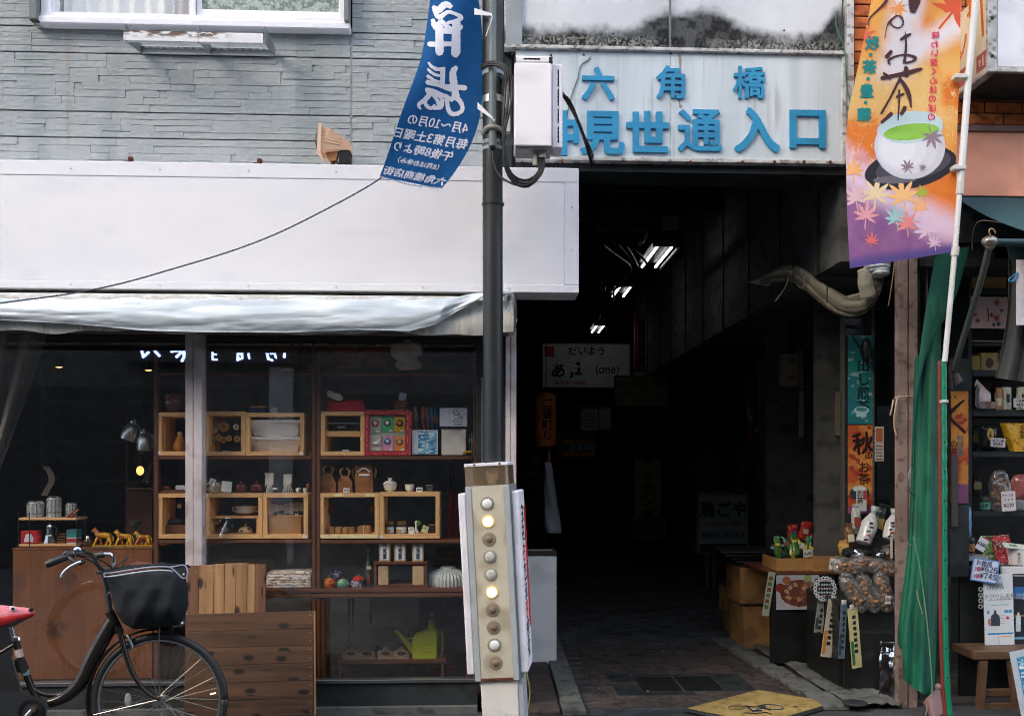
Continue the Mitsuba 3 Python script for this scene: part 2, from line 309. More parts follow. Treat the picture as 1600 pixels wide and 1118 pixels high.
pattern('cardboard', 'a67c4a', '977044', '785638', 3.0); pattern('cardboard_dark', '8f6238', '74492a', '4c2f1c', 7.0, rough=.8); pattern('sign_metal', 'c4c4c2', 'a9a9a6', '4d3a2e', 14.0, rough=.4)
pattern('cream_acrylic', 'c6c0ae', 'b6af9c', '9a8f78', 3.0, rough=.18); pattern('yellow_board', '9a8350', '8a7342', '685630', 7.0, rough=.8)
pattern('frosted', '98a39b', '66736c', 'b9c4ba', 40.0, 30.0, .35, .65, .5, .7, .6, .12)
pattern('textile', 'd2cfc8', 'a9937a', '6b4a4a', 30.0, 46.0, .5, .62, .6, .7, 1.0); pattern('snacks', '5f3e28', 'a5784e', '33211a', 60.0, None, .4, .6, .6, .7, .9, .6)
pattern('orn_red', 'a8321c', 'd8893a', '5a1a14', 110.0, None, .48, .56, .6, .66, .8, .2); pattern('orn_blue', '26264e', 'b9b9c6', '4a4a7a', 100.0, None, .48, .56, .6, .66, .6, .2); pattern('orn_teal', '12707a', 'b9c08a', '1f9a6a', 130.0, None, .5, .58, .6, .66, .8, .2); pattern('orn_navy', '1c1c38', 'b5b0bc', '3a2a3a', 110.0, None, .48, .56, .6, .66, .8, .2)
pattern('sea_print', '2f7fae', '8cc4dc', 'e0eef2', 22.0, 34.0, .35, .7, .55, .68, 1.0, .3); pattern('teal_print', '1b6876', '187570', '8fb0b6', 9.0, 14.0, .3, .7, .62, .72, .8, .6); pattern('orange_print', 'a84a22', 'bd7f38', '8a2822', 9.0, None, .35, .65, .6, .7, .9, .6)
pattern('yellow_pack', 'c99a1c', 'd8b23c', '8a4a1a', 20.0, None, .3, .7, .6, .7, .8, .35); pattern('packet_print_0', '5f7f3c', '2c3f22', 'b9c6b0', 45.0, None, .42, .58, .6, .68, .9, .4); pattern('packet_print_1', 'a8283a', '4a2a24', 'c9b0a0', 45.0, None, .42, .58, .6, .68, .9, .4)

# ================================================================== the setting
rng = random.Random(7)
def sheet(x0, x1, y0, y1, z): return box(x0, x1, y0, y1, z - 0.05, z)
struct('ground', sheet(-60, 60, -60, 60, -0.06), 'asphalt')
struct('pavement', sheet(-12, 12, -3.2, 0.0, 0.0), 'asphalt')
af = struct('alley_floor', sheet(0.16, 3.3, 0.0, 18.2, 0.0), 'alley_ground')
# brick pavers as far as they can be told apart, then the bare floor
for i in range(20):
    for j in range(8):
        x = 0.58 + j * 0.215 + (0.107 if i % 2 else 0); y = 0.03 + i * 0.108
        if 0.80 < x < 1.58 and 0.36 < y < 1.0: continue
        part(af, 'paver', box(x, x + 0.209, y, y + 0.104, -.03, 0.004 + rng.random() * 0.003, 0.002), rng.choice(('paver_a', 'paver_b', 'paver_c')))
for i in range(6):
    part(af, 'kerb_stone', box(0.425, 0.565, -0.15 + i * 0.62, 0.46 + i * 0.62, 0.0, 0.035 + 0.003 * rng.random(), 0.006), 'kerb')
    part(af, 'kerb_stone', box(2.02 - .03 * i, 2.19 - .03 * i, -0.1 + i * 0.42, 0.31 + i * 0.42, 0.0, 0.03 + 0.003 * rng.random(), 0.006), 'kerb')
for i in range(9):
    part(af, 'edge_paver', box(0.2, 0.41, -0.12 + i * 0.215, 0.085 + i * 0.215, 0.0, 0.024 + 0.003 * rng.random(), 0.004), rng.choice(('paver_a', 'paver_b', 'paver_c')))
# strip of broken concrete along the right side, with grit
g = meshkit.fbm(np.array([[i * .31, j * .3, 0] for i in range(30) for j in range(30)]), 4, 3).reshape(30, 30)
m, _ = grid(lambda u, v: (2.2 + 0.33 * u - .1 * v, -0.1 + 2.3 * v, 0.02 + 0.035 * g[int(u * 29), int(v * 29)]), 30, 30)
part(af, 'concrete_strip', m, 'kerb', smooth=True)
gr = [move(trimesh.creation.icosphere(subdivisions=0, radius=rng.uniform(.003, .011)), (rng.uniform(.5, 2.4), rng.uniform(-.1, 3.5), 0.03)) for _ in range(34)]
part(af, 'grit', cat_(*gr), 'clean', '6d6a62', kind='stuff')
mh = thing('drain_cover', 'square iron drain cover set in the dark alley floor', 'drain cover')
part(mh, 'frame', cat_(box(.82, 1.76, .37, .45, -.02, .006), box(.82, 1.76, .99, 1.03, -.02, .006), box(.82, 1.0, .45, .99, -.02, .006), box(1.56, 1.76, .45, .99, -.02, .006)), 'dark_paint')
for k in range(2): part(mh, 'lid', box(1.005 + k * .28, 1.275 + k * .28, .475, .965, -.02, .003, .004), 'satin', '1b1d1e')

# ------------------------------------------------------------------ left building: shop house
sh = thing('shop_house', 'grey stone-pattern clad house with the curio shop window and the white framed upper window', 'building')
ZL = [PZ(y, 0, 549) for y in (-38, 52, 92, 182, 222, 312)]
XJ, XL, XR = PX(549, 0), -3.55, PX(779, 0)
ZW = PZ(52, 0, 300); XW0, XW1 = PX(58, 0), PX(549, 0)
part(sh, 'wall', cat_(box(-5.5, 0.12, 0.03, 6, PZ(500, 0), PZ(52, 0, 300)), box(-5.5, XW0, .03, 6, PZ(52, 0, 300), 6.2), box(XW1, .12, .03, 6, PZ(52, 0, 300), 6.2), box(XW0, XW1, .03, 6, 4.7, 6.2), box(XW0, XW1, .33, 6, PZ(52, 0, 300), 4.7), box(-5.5, XL, 0.0, 0.03, 2.5, 6.2)), 'dark_paint')
for a, b in ((XL, XJ - .006), (XJ + .006, XR)):
    for z0, z1 in zip(ZL[1:], ZL[:-1]):
        for r0, r1 in ([(a, b)] if z1 < ZW + .3 and z0 < ZW - .1 else [(a, min(b, XW0)), (max(a, XW1), b)]):
            if r1 - r0 < 0.02: continue
            panel = part(sh, 'siding_panel', box(r0, r1, 0.0, 0.03, z0 + .004, z1 - .003), 'siding')
            n = max(2, round((z1 - z0) / 0.044)); ch = (z1 - z0 - .007) / n; x = r0; free = {}
            row = [[] for _ in range(n)]
            for k in range(n):
                x = r0 + (rng.uniform(-.2, 0))
                while x < r1:
                    w = rng.choice((.11, .14, .17, .2, .24, .3)); row[k].append([x, min(x + w, r1)]); x += w
            used = set()
            for k in range(n):
                for q, (s0, s1) in enumerate(row[k]):
                    s0 = max(s0, r0)
                    if (k, q) in used or s1 - s0 < .03: continue
                    top = k + 1; up = [w for w in range(len(row[k + 1]))] if k + 1 < n else []
                    # now and then a stone two courses high: the stones above it give way
                    blocks = [(s0, s1, k, k + 1)]
                    if up and rng.random() < .32:
                        over = [w for w in up if row[k + 1][w][0] < s1 and row[k + 1][w][1] > s0 and (k + 1, w) not in used]
                        clear = not any(row[k + 1][w][0] < s1 and row[k + 1][w][1] > s0 and (k + 1, w) in used for w in up)
                        if clear and over:
                            for w in over:
                                w0, w1 = row[k + 1][w]; used.add((k + 1, w))
                                if w0 < s0 - .05: row[k + 1].append([w0, s0])
                                if w1 > s1 + .05: row[k + 1].append([s1, w1])
                            blocks = [(s0, s1, k, k + 2)]
                    for (c0, c1, k0, k1) in blocks:
                        zb, zt = z0 + .004 + k0 * ch + rng.choice((.0002, .0004, .0018, .0024)), z0 + .004 + k1 * ch - .0003; d = rng.uniform(.0055, .008); e = d - rng.uniform(.0002, .0045); c0 += .0004; c1 -= .0004
                        tl = rng.uniform(-.0015, .0015)
                        v = [(c0, .002, zb), (c1, .002, zb), (c1, .002, zt), (c0, .002, zt), (c0, -d - tl, zb), (c1, -d + tl, zb), (c1, -e + tl, zt), (c0, -e - tl, zt)]
                        f = [(0, 1, 5, 4), (1, 2, 6, 5), (2, 3, 7, 6), (3, 0, 4, 7), (4, 5, 6, 7)]
                        part(panel, 'stone', (v, f), 'siding')
part(sh, 'joint_strip', box(XJ - .007, XJ + .007, -.004, .03, 2.5, ZW), 'satin', '7d8687')
# upper window
ZT = 4.7
win = part(sh, 'window', cat_(box(PX(71, 0), PX(83, 0), -.06, .1, PZ(36, 0, 300), ZT), box(PX(533, 0), PX(541, 0), -.06, .1, PZ(36, 0, 300), ZT), box(PX(71, 0), PX(541, 0), -.065, .1, PZ(38, 0, 300), PZ(31, 0, 300))), 'white_sheet')
part(win, 'sill', cat_(box(PX(58, 0), PX(549, 0), -.085, .03, PZ(50, 0, 300), PZ(39, 0, 300), .006), box(PX(66, 0), PX(545, 0), -.07, .03, PZ(39, 0, 300), PZ(37.4, 0, 300))), 'white_sheet')
part(win, 'sash', cat_(box(PX(83, 0), PX(302, 0), -.03, 0.0, PZ(31, 0, 300), PZ(26.5, 0, 300)), box(PX(298, 0), PX(306, 0), -.03, 0, PZ(26.4, 0, 300), ZT), box(PX(83, 0), PX(88, 0), -.03, 0, PZ(26.4, 0, 300), ZT)), 'white_sheet', label='left sliding sash')
part(win, 'sash', cat_(box(PX(306.5, 0), PX(533, 0), 0.01, .04, PZ(30.8, 0, 300), PZ(13, 0, 300)), box(PX(306.5, 0), PX(314, 0), .01, .04, PZ(12.9, 0, 300), ZT), box(PX(529, 0), PX(532.9, 0), .01, .04, PZ(12.9, 0, 300), ZT)), 'white_sheet', label='right sliding sash')
part(win, 'seal', cat_(box(PX(88, 0), PX(298, 0), -.018, -.012, PZ(26.4, 0, 300), PZ(25.2, 0, 300)), box(PX(314, 0), PX(529, 0), .02, .026, PZ(12.8, 0, 300), PZ(11.6, 0, 300))), 'satin', '33373b')
part(win, 'pane', box(PX(88, 0), PX(298, 0), -.017, -.016, PZ(25.2, 0, 300), ZT), 'glass_pane')
part(win, 'pane', box(PX(314, 0), PX(529, 0), .022, .026, PZ(11.6, 0, 300), ZT), 'frosted', label='pane of rippled frosted glass')
cu, _ = grid(lambda u, v: (PX(86, 0) + (PX(262, 0) - PX(86, 0)) * u, .12 + .018 * math.sin(u * 46) + .01 * math.sin(u * 17 + 2), PZ(38, 0, 300) + (ZT - PZ(38, 0, 300)) * v), 90, 3)
part(win, 'curtain', cu, 'cloth', 'cfd0cc', smooth=True)
cu, _ = grid(lambda u, v: (PX(262, 0) + (PX(306, 0) - PX(262, 0)) * u, .14 + .012 * math.sin(u * 16), PZ(38, 0, 300) + (ZT - PZ(38, 0, 300)) * v), 30, 3)
part(win, 'curtain', cu, 'cloth', 'a99f96', smooth=True, label='beige end of the curtain')
part(win, 'shutter_rail', box(PX(58, 0), PX(70, 0), -.11, .0, PZ(47, 0, 300), ZT, .004), 'satin', '5d6265'); part(win, 'shutter_rail', box(PX(541.5, 0), PX(548.6, 0), -.11, .0, PZ(40, 0, 300), ZT, .004), 'satin', '6d7275')
part(win, 'shutter_rail_foot', box(PX(59, 0), PX(72, 0), -.115, -.0, PZ(50, 0, 300), PZ(47.1, 0, 300), .004), 'satin', '15181a')
part(win, 'reveal', box(PX(71, 0), PX(541, 0), .3, .32, PZ(60, 0), ZT), 'dark_paint')

# shop front: posts, sill, plinth, panes, interior
YG = 0.02
ZA = PZ(500, YG)
def post(px0, px1, y0, y1, ztop):
    a, b = PX(px0, -.04), PX(px1, -.04); w = (b - a)
    q = part(sh, 'post', cat_(box(a, a + w * .46, -.04, .05, y0, ztop, .003), box(a + w * .5, b, -.045, .05, y0, ztop, .003), box(a + w * .455, a + w * .505, -.03, .05, y0, ztop)), 'post_white')
    return q
post(289.5, 316, 0.05, 0, ZA); post(790, 806.5, 0.0, 0, PZ(450, -.04))
part(sh, 'post', box(PX(744, -.02), PX(756, -.02), -.02, .06, .3, ZA, .003), 'satin', '1b2022', label='dark edge post of the shop window')
part(sh, 'post_highlight', box(PX(752.4, -.024), PX(754, -.024), -.026, -.02, .3, PZ(590, -.02)), 'metal', 'b9b6b0')  # pale strip that draws the highlight along the dark post edge
part(sh, 'post', box(PX(756.5, .0), PX(790, 0), .0, .06, 0, PZ(450, 0)), 'dark_paint', label='dark infill beside the white end post')
part(sh, 'window_sill', box(-4.5, PX(744, -.02), -.03, .05, PZ(1067, -.03, 600), PZ(1061.5, -.03, 600), .002), 'metal', '8a8d8e')
part(sh, 'plinth', box(-4.5, PX(746, 0), -.01, .1, -.02, PZ(1067, -.01, 600)), 'dark_paint')
part(sh, 'plinth_foot', box(-4.5, PX(746, -.02), -.05, -.011, -.02, PZ(1104, -.05, 600), .004), 'kerb')
shw = part(sh, 'shop_window', box(-4.5, PX(745, 0), -.035, .05, ZA - .03, ZA + .03), 'dark_paint')
part(shw, 'pane', box(-4.5, PX(290, YG), YG, YG + .001, PZ(1062, YG), ZA - .03), 'glass_pane'); part(shw, 'pane', box(PX(316, YG), PX(745, YG), YG, YG + .001, PZ(1062, YG), ZA - .03), 'glass_pane')
part(sh, 'interior_wall', cat_(box(-4.6, .05, 3.4, 3.5, 0, 2.8), box(-4.7, -4.6, .05, 3.5, 0, 2.8), box(0.03, .1, .07, 3.4, 0, 2.8)), 'matte', '4a4644')
part(sh, 'interior_floor', box(-4.6, .03, .1, 3.4, .0, .06), 'matte', '3c322a'); part(sh, 'interior_ceiling', box(-4.6, .03, .07, 3.4, 2.62, 2.7), 'matte', '3f3f3e')
part(sh, 'interior_panel', cat_(box(PX(322, 2), PX(500, 2), 1.6, 1.62, 0, 2.6), box(PX(508, 2), PX(745, 2), 1.66, 1.68, 0, 2.6)), 'matte', '6f7375', label='grey panels standing in for the reflection in the shop glass')  # added grey sheets give the right pane its greyish reflection
part(sh, 'interior_shelf', cat_(*[box(-3.9, -2.75, 2.9, 3.3, z, z + .025) for z in (1.0, 1.35, 1.7, 2.05)], box(-3.95, -3.9, 2.9, 3.3, 0, 2.4), box(-2.75, -2.7, 2.9, 3.3, 0, 2.4)), 'matte', '5d5954', label='shelves at the back of the dark shop')

# ------------------------------------------------------------------ blank white fascia board over the shop
YF = -0.3
fa = thing('fascia_board', 'long blank white signboard above the shop window', 'signboard')
fx0, fx1, fz0, fz1 = -3.7, PX(904.5, YF), PZ(453.5, YF, 440), PZ(256, YF, 440); t = .085
part(fa, 'panel', box(fx0, fx1 - t, YF + .004, -.03, fz0 + t * .55, fz1 - t), 'white_sheet')
part(fa, 'frame_rail', box(fx0, fx1, YF, -.03, fz1 - t + .0015, fz1, .003), 'white_sheet'); part(fa, 'frame_rail', box(fx0, fx1, YF, -.03, fz0, fz0 + t * .55 - .0015, .003), 'white_sheet')
part(fa, 'frame_rail', box(fx1 - t + .0015, fx1, YF + .0005, -.03, fz0 + t * .55, fz1 - t, .003), 'white_sheet')
riv = [(x, z) for z in (fz1 - .043, fz0 + .022) for x in np.arange(fx0 + .3, fx1, .5)] + [(fx1 - .042, z) for z in (fz0 + .25, fz0 + .5)]
for x, z in riv: part(fa, 'rivet', lathe([(0, .003), (.0045, .002), (.005, 0)], (x, YF, z), 8, 'y'), 'satin', 'a9abb0')
for px in (202, 403):
    k = thing('fascia_clip', 'rusty brown bracket on top of the white board, ' + ('left of the pair' if px == 202 else 'right of the pair below the window'), 'bracket')
    c = P(px, 258, -.2); part(k, 'plate', box(c[0] - .028, c[0] + .028, -.22, -.02, fz1 + .0, fz1 + .03, .003), 'rusty'); part(k, 'flange', box(c[0] + .0, c[0] + .026, -.225, -.2, fz1 + .03, fz1 + .052, .003), 'rusty')

# ------------------------------------------------------------------ awning roll and the plastic sheet over it
aw = thing('awning', 'rolled grey beige canvas awning under the white signboard', 'awning')
A0, A1 = -3.7, PX(802, -.4); YA = -.45
za, zb = PZ(464, YA), PZ(522, YA)
part(aw, 'roll', tube([(A0, -.28, za - .07), (A1 - .05, -.28, za - .07)], .1, 16), 'canvas', smooth=40)
def val(u, v):
    x = A0 + (A1 - A0) * u
    return (x, YA + .02 - .035 * math.sin(v * 2.6) + .006 * math.sin(u * 90 + 3 * v), za - .02 + (zb - za + .02) * v + (.008 * math.sin(u * 33) + .006 * math.sin(u * 71)) * v * v)
m, _ = grid(val, 240, 10); part(aw, 'valance', thick(m, .004), 'canvas', smooth=50)
part(aw, 'front_bar', tube([(A0, YA + .05, zb + .012), (A1 - .03, YA + .05, zb + .012)], .02, 10), 'satin', '4f4f4d', smooth=True)
part(aw, 'soffit', box(A0, A1 - .03, YA + .08, .0, zb + .04, zb + .06), 'satin', '2a2b2b')
part(aw, 'bracket', cat_(box(A0, A1 - .1, -.28, -.02, za - .02, za + .0)), 'dark_paint')
ed = np.array([(-30, 499), (0, 500), (100, 505), (170, 511), (220, 516), (320, 519), (450, 519.5), (560, 515), (640, 517), (680, 507), (712, 487), (742, 472), (757, 462), (800, 458)])
def shee(u, v):
    px = -60 + 862 * u; top = 464 + 2.5 * math.sin(px * .07) * math.sin(px * .023) - (8 * max(0, (px - 690) / 100)); bot = np.interp(px, ed[:, 0], ed[:, 1])
    y = YA - .012 - .05 * math.sin(min(1, v * 1.05) * 2.5) - .014 * meshkit.fbm(np.array([px * .009, v * 3., 1.5]), 3, 5) - .006 * abs(math.sin(v * 7 + px * .009 + 2.2 * meshkit.noise(np.array([px * .01, v, 3.])))) * (.3 + v)
    if px > 690: y -= .03 * math.sin((px - 690) * .06 + v * 5) * .5
    c = P(px, top + (bot - top) * v, y); return (c[0], y if v > .03 else y + .06, c[2])
m, _ = grid(shee, 300, 40)
solo('plastic_sheet', 'wrinkled translucent plastic sheet draped over the rolled awning', 'plastic sheet', m, 'film', smooth=True)
c = P(794, 488, YA + .05)
m = trimesh.creation.uv_sphere(1.0, count=[14, 20]); m.apply_scale((.045, .13, .125)); m.apply_translation((A1 - .02, -.33, c[2]))
part(aw, 'end_cap', crumple(m, .012, 14, 3), 'clearbag', smooth=True, label='end of the roll wrapped in clear plastic')

# ------------------------------------------------------------------ steel flower rack under the upper window
rk = thing('window_rack', 'white steel flower rack with rust stains under the upper window', 'rack')
def rustrail(p, n, uv): return mix(mix(C('e4e4e6'), C('c9ccd0'), fbm(p.x * 6, p.z * 6, 1, 3)), C('5a3f2e'), smoothstep(.42, .6, fbm(p.x * 22, p.z * 60, 2, 4)) * smoothstep(PX(372, -.3), PX(330, -.3), p.x) * smoothstep(PZ(63, -.3, 300), PZ(54, -.3, 300), p.z))
M['rusted_white'] = two(prin(tx(rustrail), 0.45))
part(rk, 'front_rail', cat_(box(PX(193, -.3), PX(411, -.3), -.3, -.295, PZ(65, -.3, 300), PZ(50, -.3, 300)), box(PX(193, -.3), PX(411, -.3), -.295, -.27, PZ(65, -.3, 300), PZ(64, -.3, 300))), 'rusted_white')
part(rk, 'back_rail', cat_(box(PX(221, -.02), PX(431, -.02), -.03, -.02, PZ(86, -.02, 300), PZ(77, -.02, 300)), box(PX(221, -.02), PX(431, -.02), -.06, -.03, PZ(78, -.02, 300), PZ(77, -.02, 300))), 'satin', 'b9bec2')
part(rk, 'slot_bar', cat_(*[box(x, x + .02, -.062, -.058, PZ(81, -.02, 300), PZ(78.5, -.02, 300)) for x in np.arange(PX(226, 0), PX(428, 0), .042)]), 'satin', '3b4042')
for px in (222, 331, 430):
    x = PX(px, -.02); g = Polygon([(-.3, PZ(66, -.3, 300)), (-.3, PZ(40, -.3, 300)), (-.02, PZ(74, -.02, 300)), (-.02, PZ(86, -.02, 300))])
    m = prism(g, 0, .005); v = np.array(m.vertices); m = trimesh.Trimesh(np.stack([x - v[:, 1] + .0025, v[:, 0], v[:, 2]], 1), m.faces)
    part(rk, 'bracket', m, 'satin', '6e7478')

# ------------------------------------------------------------------ arcade entrance: rendered wall, lintel sign, beam
ar = thing('arcade_entrance', 'mould stained concrete wall over the dark arcade entrance', 'building')
X0, X1 = PX(812, 0), PX(1322, 0); ZS1, ZS0 = PZ(79, -.04, 1070), PZ(249, -.04, 1090)
part(ar, 'wall', box(PX(788, 0), X1, 0.0, .3, ZS1 - .02, 6.2), 'mouldy_render')
part(ar, 'side_return', box(PX(790, -.03), PX(816, -.03), -.03, 0, ZS1 - .0, 6.2, .004), 'satin', '8f979c')
part(ar, 'drip_ledge', box(PX(788, -.07), PX(1324, -.07), -.075, .0, ZS1 - .018, ZS1 + .004, .003), 'sign_metal')
part(ar, 'downpipe', tube([(PX(1047, -.03), -.03, ZS1 + .01), (PX(1047, -.03), -.03, 6.1)], .0075, 10), 'satin', '666c72', smooth=True)
part(ar, 'wall_stud', cat_(*[lathe([(0, .004), (.006, .002), (.007, 0)], tuple(P(px, py, 0)), 8, 'y') for px, py in ((958, 53), (1137, 50), (1225, 48), (877, 56))]), 'satin', '2d2a28')
sg = thing('arcade_sign', 'weathered white arcade entrance sign with blue raised characters', 'sign')
part(sg, 'panel', box(PX(806, -.05), PX(1047, -.05), -.045, .0, ZS0, ZS1 - .019), 'sign_panel'); part(sg, 'panel', box(PX(1047.6, -.05), PX(1319, -.05), -.047, .0, ZS0, ZS1 - .019), 'sign_panel')
part(sg, 'seam_stain', lettering(unary_union([stroke(np.array([(0, .16), (.004, .05), (-.002, -.06), (.002, -.16)]), [.02, .010, .014, .006]), Point(.006, -.15).buffer(.011)]), 1062, 128, -.047, .001), 'print', '9a8f88')
part(sg, 'frame_rail', box(PX(806, -.06), PX(1321, -.06), -.065, 0, ZS0 - .024, ZS0 - .001, .003), 'sign_metal')
part(sg, 'frame_rail', box(PX(1316, -.06), PX(1323, -.06), -.06, 0, ZS0, ZS1 - .02, .003), 'sign_metal')
for px in (878, 927, 990, 1079, 1160, 1210, 1256, 1297): part(sg, 'bolt', lathe([(0, .008), (.008, .007), (.009, 0)], tuple(P(px, 253, -.065)), 8, 'y'), 'rusty')
for px in (861, 912, 1048, 1118, 1180, 1244, 1312): part(sg, 'bolt', lathe([(0, .006), (.006, .005), (.007, 0)], tuple(P(px, 86 - (px - 900) * .012, -.045)), 8, 'y'), 'rusty')
BLUE = '1c88b6'
for ch, px, py, s in (('六', 935, 131, .205), ('角', 1048, 129, .205), ('橋', 1171, 129, .205), ('仲', 871, 208, .275), ('見', 941, 208, .275), ('世', 1012, 206, .275), ('通', 1094, 204, .28), ('入', 1183, 203, .285), ('口', 1262, 202, .275)):
    c = P(px, py, -.06); gl = text(ch, s, bold={'橋': .016, '通': .018, '角': .022}.get(ch, .031))
    part(sg, 'letter', prism(affinity.translate(gl, c[0], c[2]), -.066, .018), 'satin', BLUE)
part(ar, 'beam', cat_(box(PX(806, .02), PX(1325, .02), .0, .3, PZ(271, .02, 1050), ZS0 - .024)), 'dark_paint')
part(ar, 'side_trim', box(PX(1322, -.03), PX(1333, -.03), -.05, .05, ZS0 - .03, 6.2, .004), 'sign_metal')
cr = [(889, 110), (884, 130), (880, 137), (872, 160), (868, 190), (861, 215), (858, 248)]
cr = [(922, 88), (918, 95), (908, 102), (904, 118), (897, 138), (889, 165), (885, 190), (879, 230), (876, 249)]
solo('sign_wire', 'thin grey wire hanging down the left part of the arcade sign', 'wire', tube([P(a, b, -.052) for a, b in cr], .0035, 6, 30), 'satin', '5c6064', smooth=True)
gw = [(1308, 20), (1309, 50), (1318, 72), (1321, 95), (1322, 125), (1326, 150), (1332, 170)]
solo('green_wire', 'thin green wire running down beside the right end of the arcade sign', 'wire', tube([P(a, b, -.08) for a, b in gw], .004, 6, 30), 'satin', '3c6f66', smooth=True)
solo('black_wire', 'black wire hanging down the top right of the stained wall', 'wire', tube([P(1317, -60, -.03), P(1317, 0, -.03), P(1315, 30, -.03), P(1311, 60, -.03), P(1312, 90, -.075)], .005, 6, 30), 'satin', '1c2225', smooth=True)

# ------------------------------------------------------------------ the alley shell
YB = 17.0
part(ar, 'alley_wall', box(.1, .15, .07, YB, 0, 4.3), 'alley_wall', label='left alley wall'); part(ar, 'alley_wall', cat_(box(3.2, 3.3, .95, YB, 0, 4.3), box(2.44, 3.2, 1.32, 1.4, 0, 2.79)), 'alley_wall', label='right alley wall')
part(ar, 'alley_end_wall', box(.1, 3.2, YB, YB + .1, 0, 4.3), 'alley_wall')
part(ar, 'alley_ceiling', box(.1, 3.2, .3, YB, 4.2, 4.3), 'roof_sheet')
part(ar, 'overhang', box(2.2, 3.2, .1, YB, 2.79, 4.2), 'alley_wall', label='panelled overhang along the right side of the alley')
for k in range(9): part(ar, 'overhang_batten', box(2.185, 2.199, .5 + k * .95, .53 + k * .95, 2.8, 4.2), 'dark_paint')
for k in range(7): part(ar, 'ceiling_beam', box(.15, 2.2, 1.2 + k * 2.1, 1.32 + k * 2.1, 3.9, 4.02), 'dark_paint')
# ------------------------------------------------------------------ across the street (seen in the shop glass only)
ob = thing('opposite_building', 'row house across the street that shows only as a reflection in the shop window', 'building')
part(ob, 'wall', box(-14, 12, -16, -9.6, -.05, 6.2), 'matte', '46494a')
part(ob, 'shopfront', cat_(box(-9, -3.6, -9.6, -9.55, 0, 2.7), box(-2.5, 1.5, -9.6, -9.55, 0, 2.6), box(2.2, 8, -9.6, -9.55, 0, 2.6)), 'dark_paint')
part(ob, 'pilaster', cat_(*[box(x, x + .35, -9.6, -9.5, 0, 3.0) for x in (-3.4,)]), 'matte', '8d9194')

# ================================================================== street furniture in front of the facade
from scipy.spatial import cKDTree
# ------------------------------------------------------------------ pole
YP = -.8; pc = P(771.5, 500, YP); R_ = .0535
po = thing('street_pole', 'dark steel street pole carrying the white meter box and the blue banner', 'pole')
part(po, 'shaft', tube([(pc[0], YP, 0), (pc[0] - .012, YP, 6.2)], R_, 28), 'satin', '1b2123', smooth=60)
cx = PX(769.5, YP - .07)
part(po, 'conduit', tube([(cx, YP - .072, PZ(236, YP)), (cx, YP - .072, 6.2)], .0205, 16), 'satin', '6a7477', smooth=60)
def band(py, h, mat, col, r=R_ + .004, bulge=0):
    z = PZ(py, YP)
    part(po, 'band', lathe([(r - .003, z - h), (r, z - h), (r, z + h), (r - .003, z + h)], (pc[0] - .004, YP, 0), 28), mat, col, smooth=40)
for py in (112, 229):
    band(py, .026, 'satin', '8d979b')
    for a in range(-70, 80, 14):
        t = math.radians(a - 90); z = PZ(py, YP); part(po, 'band_slot', move(box(-.005, .005, -.0012, 0.001, -.007, .007), (pc[0] - .004 + (R_ + .004) * math.cos(t), YP + (R_ + .004) * math.sin(t), z), math.radians(a)), 'satin', '1a1e20')
band(158, .018, 'metal', 'c9c6b8'); band(320, .006, 'satin', '101314', R_ + .006)
z = PZ(210, YP); part(po, 'band', tube([(pc[0] - R_ - .002, YP, z), (pc[0] - .045, YP - .045, z + .004), (cx - .018, YP - .09, z + .006), (cx + .018, YP - .09, z + .006), (pc[0] + .045, YP - .045, z), (pc[0] + R_ + .002, YP, z - .004)], .014, 8, 24), 'satin', '8c887e', smooth=True, label='grey tape holding the conduit')
# ------------------------------------------------------------------ meter box
mb = thing('meter_box', 'white metal meter box strapped to the dark street pole', 'box')
part(mb, 'cover', pbox(804, 98, 862, 228, -1.0, .2, .005), 'satin', 'ece8ec'); part(mb, 'top_rail', pbox(804.5, 87.5, 862, 97, -.995, .19, .004), 'satin', 'e9e6ea')
part(mb, 'rail_slot', pbox(818, 91, 844, 93.4, -.9965, .002), 'clean', '14181c')
part(mb, 'rail_end', pbox(803, 88, 806, 97.5, -.999, .02), 'clean', '23282c'); part(mb, 'rail_end', pbox(858, 89, 863.5, 98.5, -.9985, .02), 'clean', '23282c')
part(mb, 'vent_cover', pbox(863.2, 100, 879, 231, -.96, .16, .004), 'satin', 'e2dfe6')
for a, b in ((109, 135), (139, 165), (170, 192), (198, 223)): part(mb, 'vent_slot', pbox(871.3, a, 873.4, b, -.962, .003), 'clean', '1a1f25')
part(mb, 'base_plate', pbox(806, 229, 862, 233, -.98, .17), 'satin', '8f9498')
part(mb, 'mount_rail', pbox(790, 128, 797, 205, -.86, .05), 'satin', 'b9c0c4'); [part(mb, 'mount_arm', pbox(782, a, 806, a + 5, -.85, .06), 'satin', '3d4548') for a in (118, 216)]
for px, z0, z1, r in ((836, 232, 258, .014), (847, 232, 247, .022)):
    a, b = P(px, z0, -.93), P(px, z1, -.93); part(mb, 'cable_gland', cyl(a, b, r, 16, r * .9), 'satin', 'b3aa98', smooth=50)
def cable(name, label, pts, r, n=50, col='0c0e0f'):
    return solo(name, label, 'cable', tube([P(*p) for p in pts], r, 8, n), 'satin', col, smooth=True)
for k, d in enumerate((0, 5, 10)):
    cable('looped_cable', f'{("outer", "middle", "inner")[k]} black cable looping from the pole to the underside of the meter box', [(752, 103 + d * .4, -.88), (775, 97 + d * .5, -.93), (793 - d * .4, 108 + d * .4, -.95), (800 - d, 135, -.95), (798 - d, 165, -.96), (789 - d * .3, 205, -.96), (788 + d * .2, 250 - d * .5, -.96), (797 + d * .2, 278 - d * .7, -.95), (820, 292 - d, -.94), (841 - d * .3, 278 - d * .5, -.93), (849 - d * .6, 262, -.93), (848 - d, 240, -.93)], .0072)
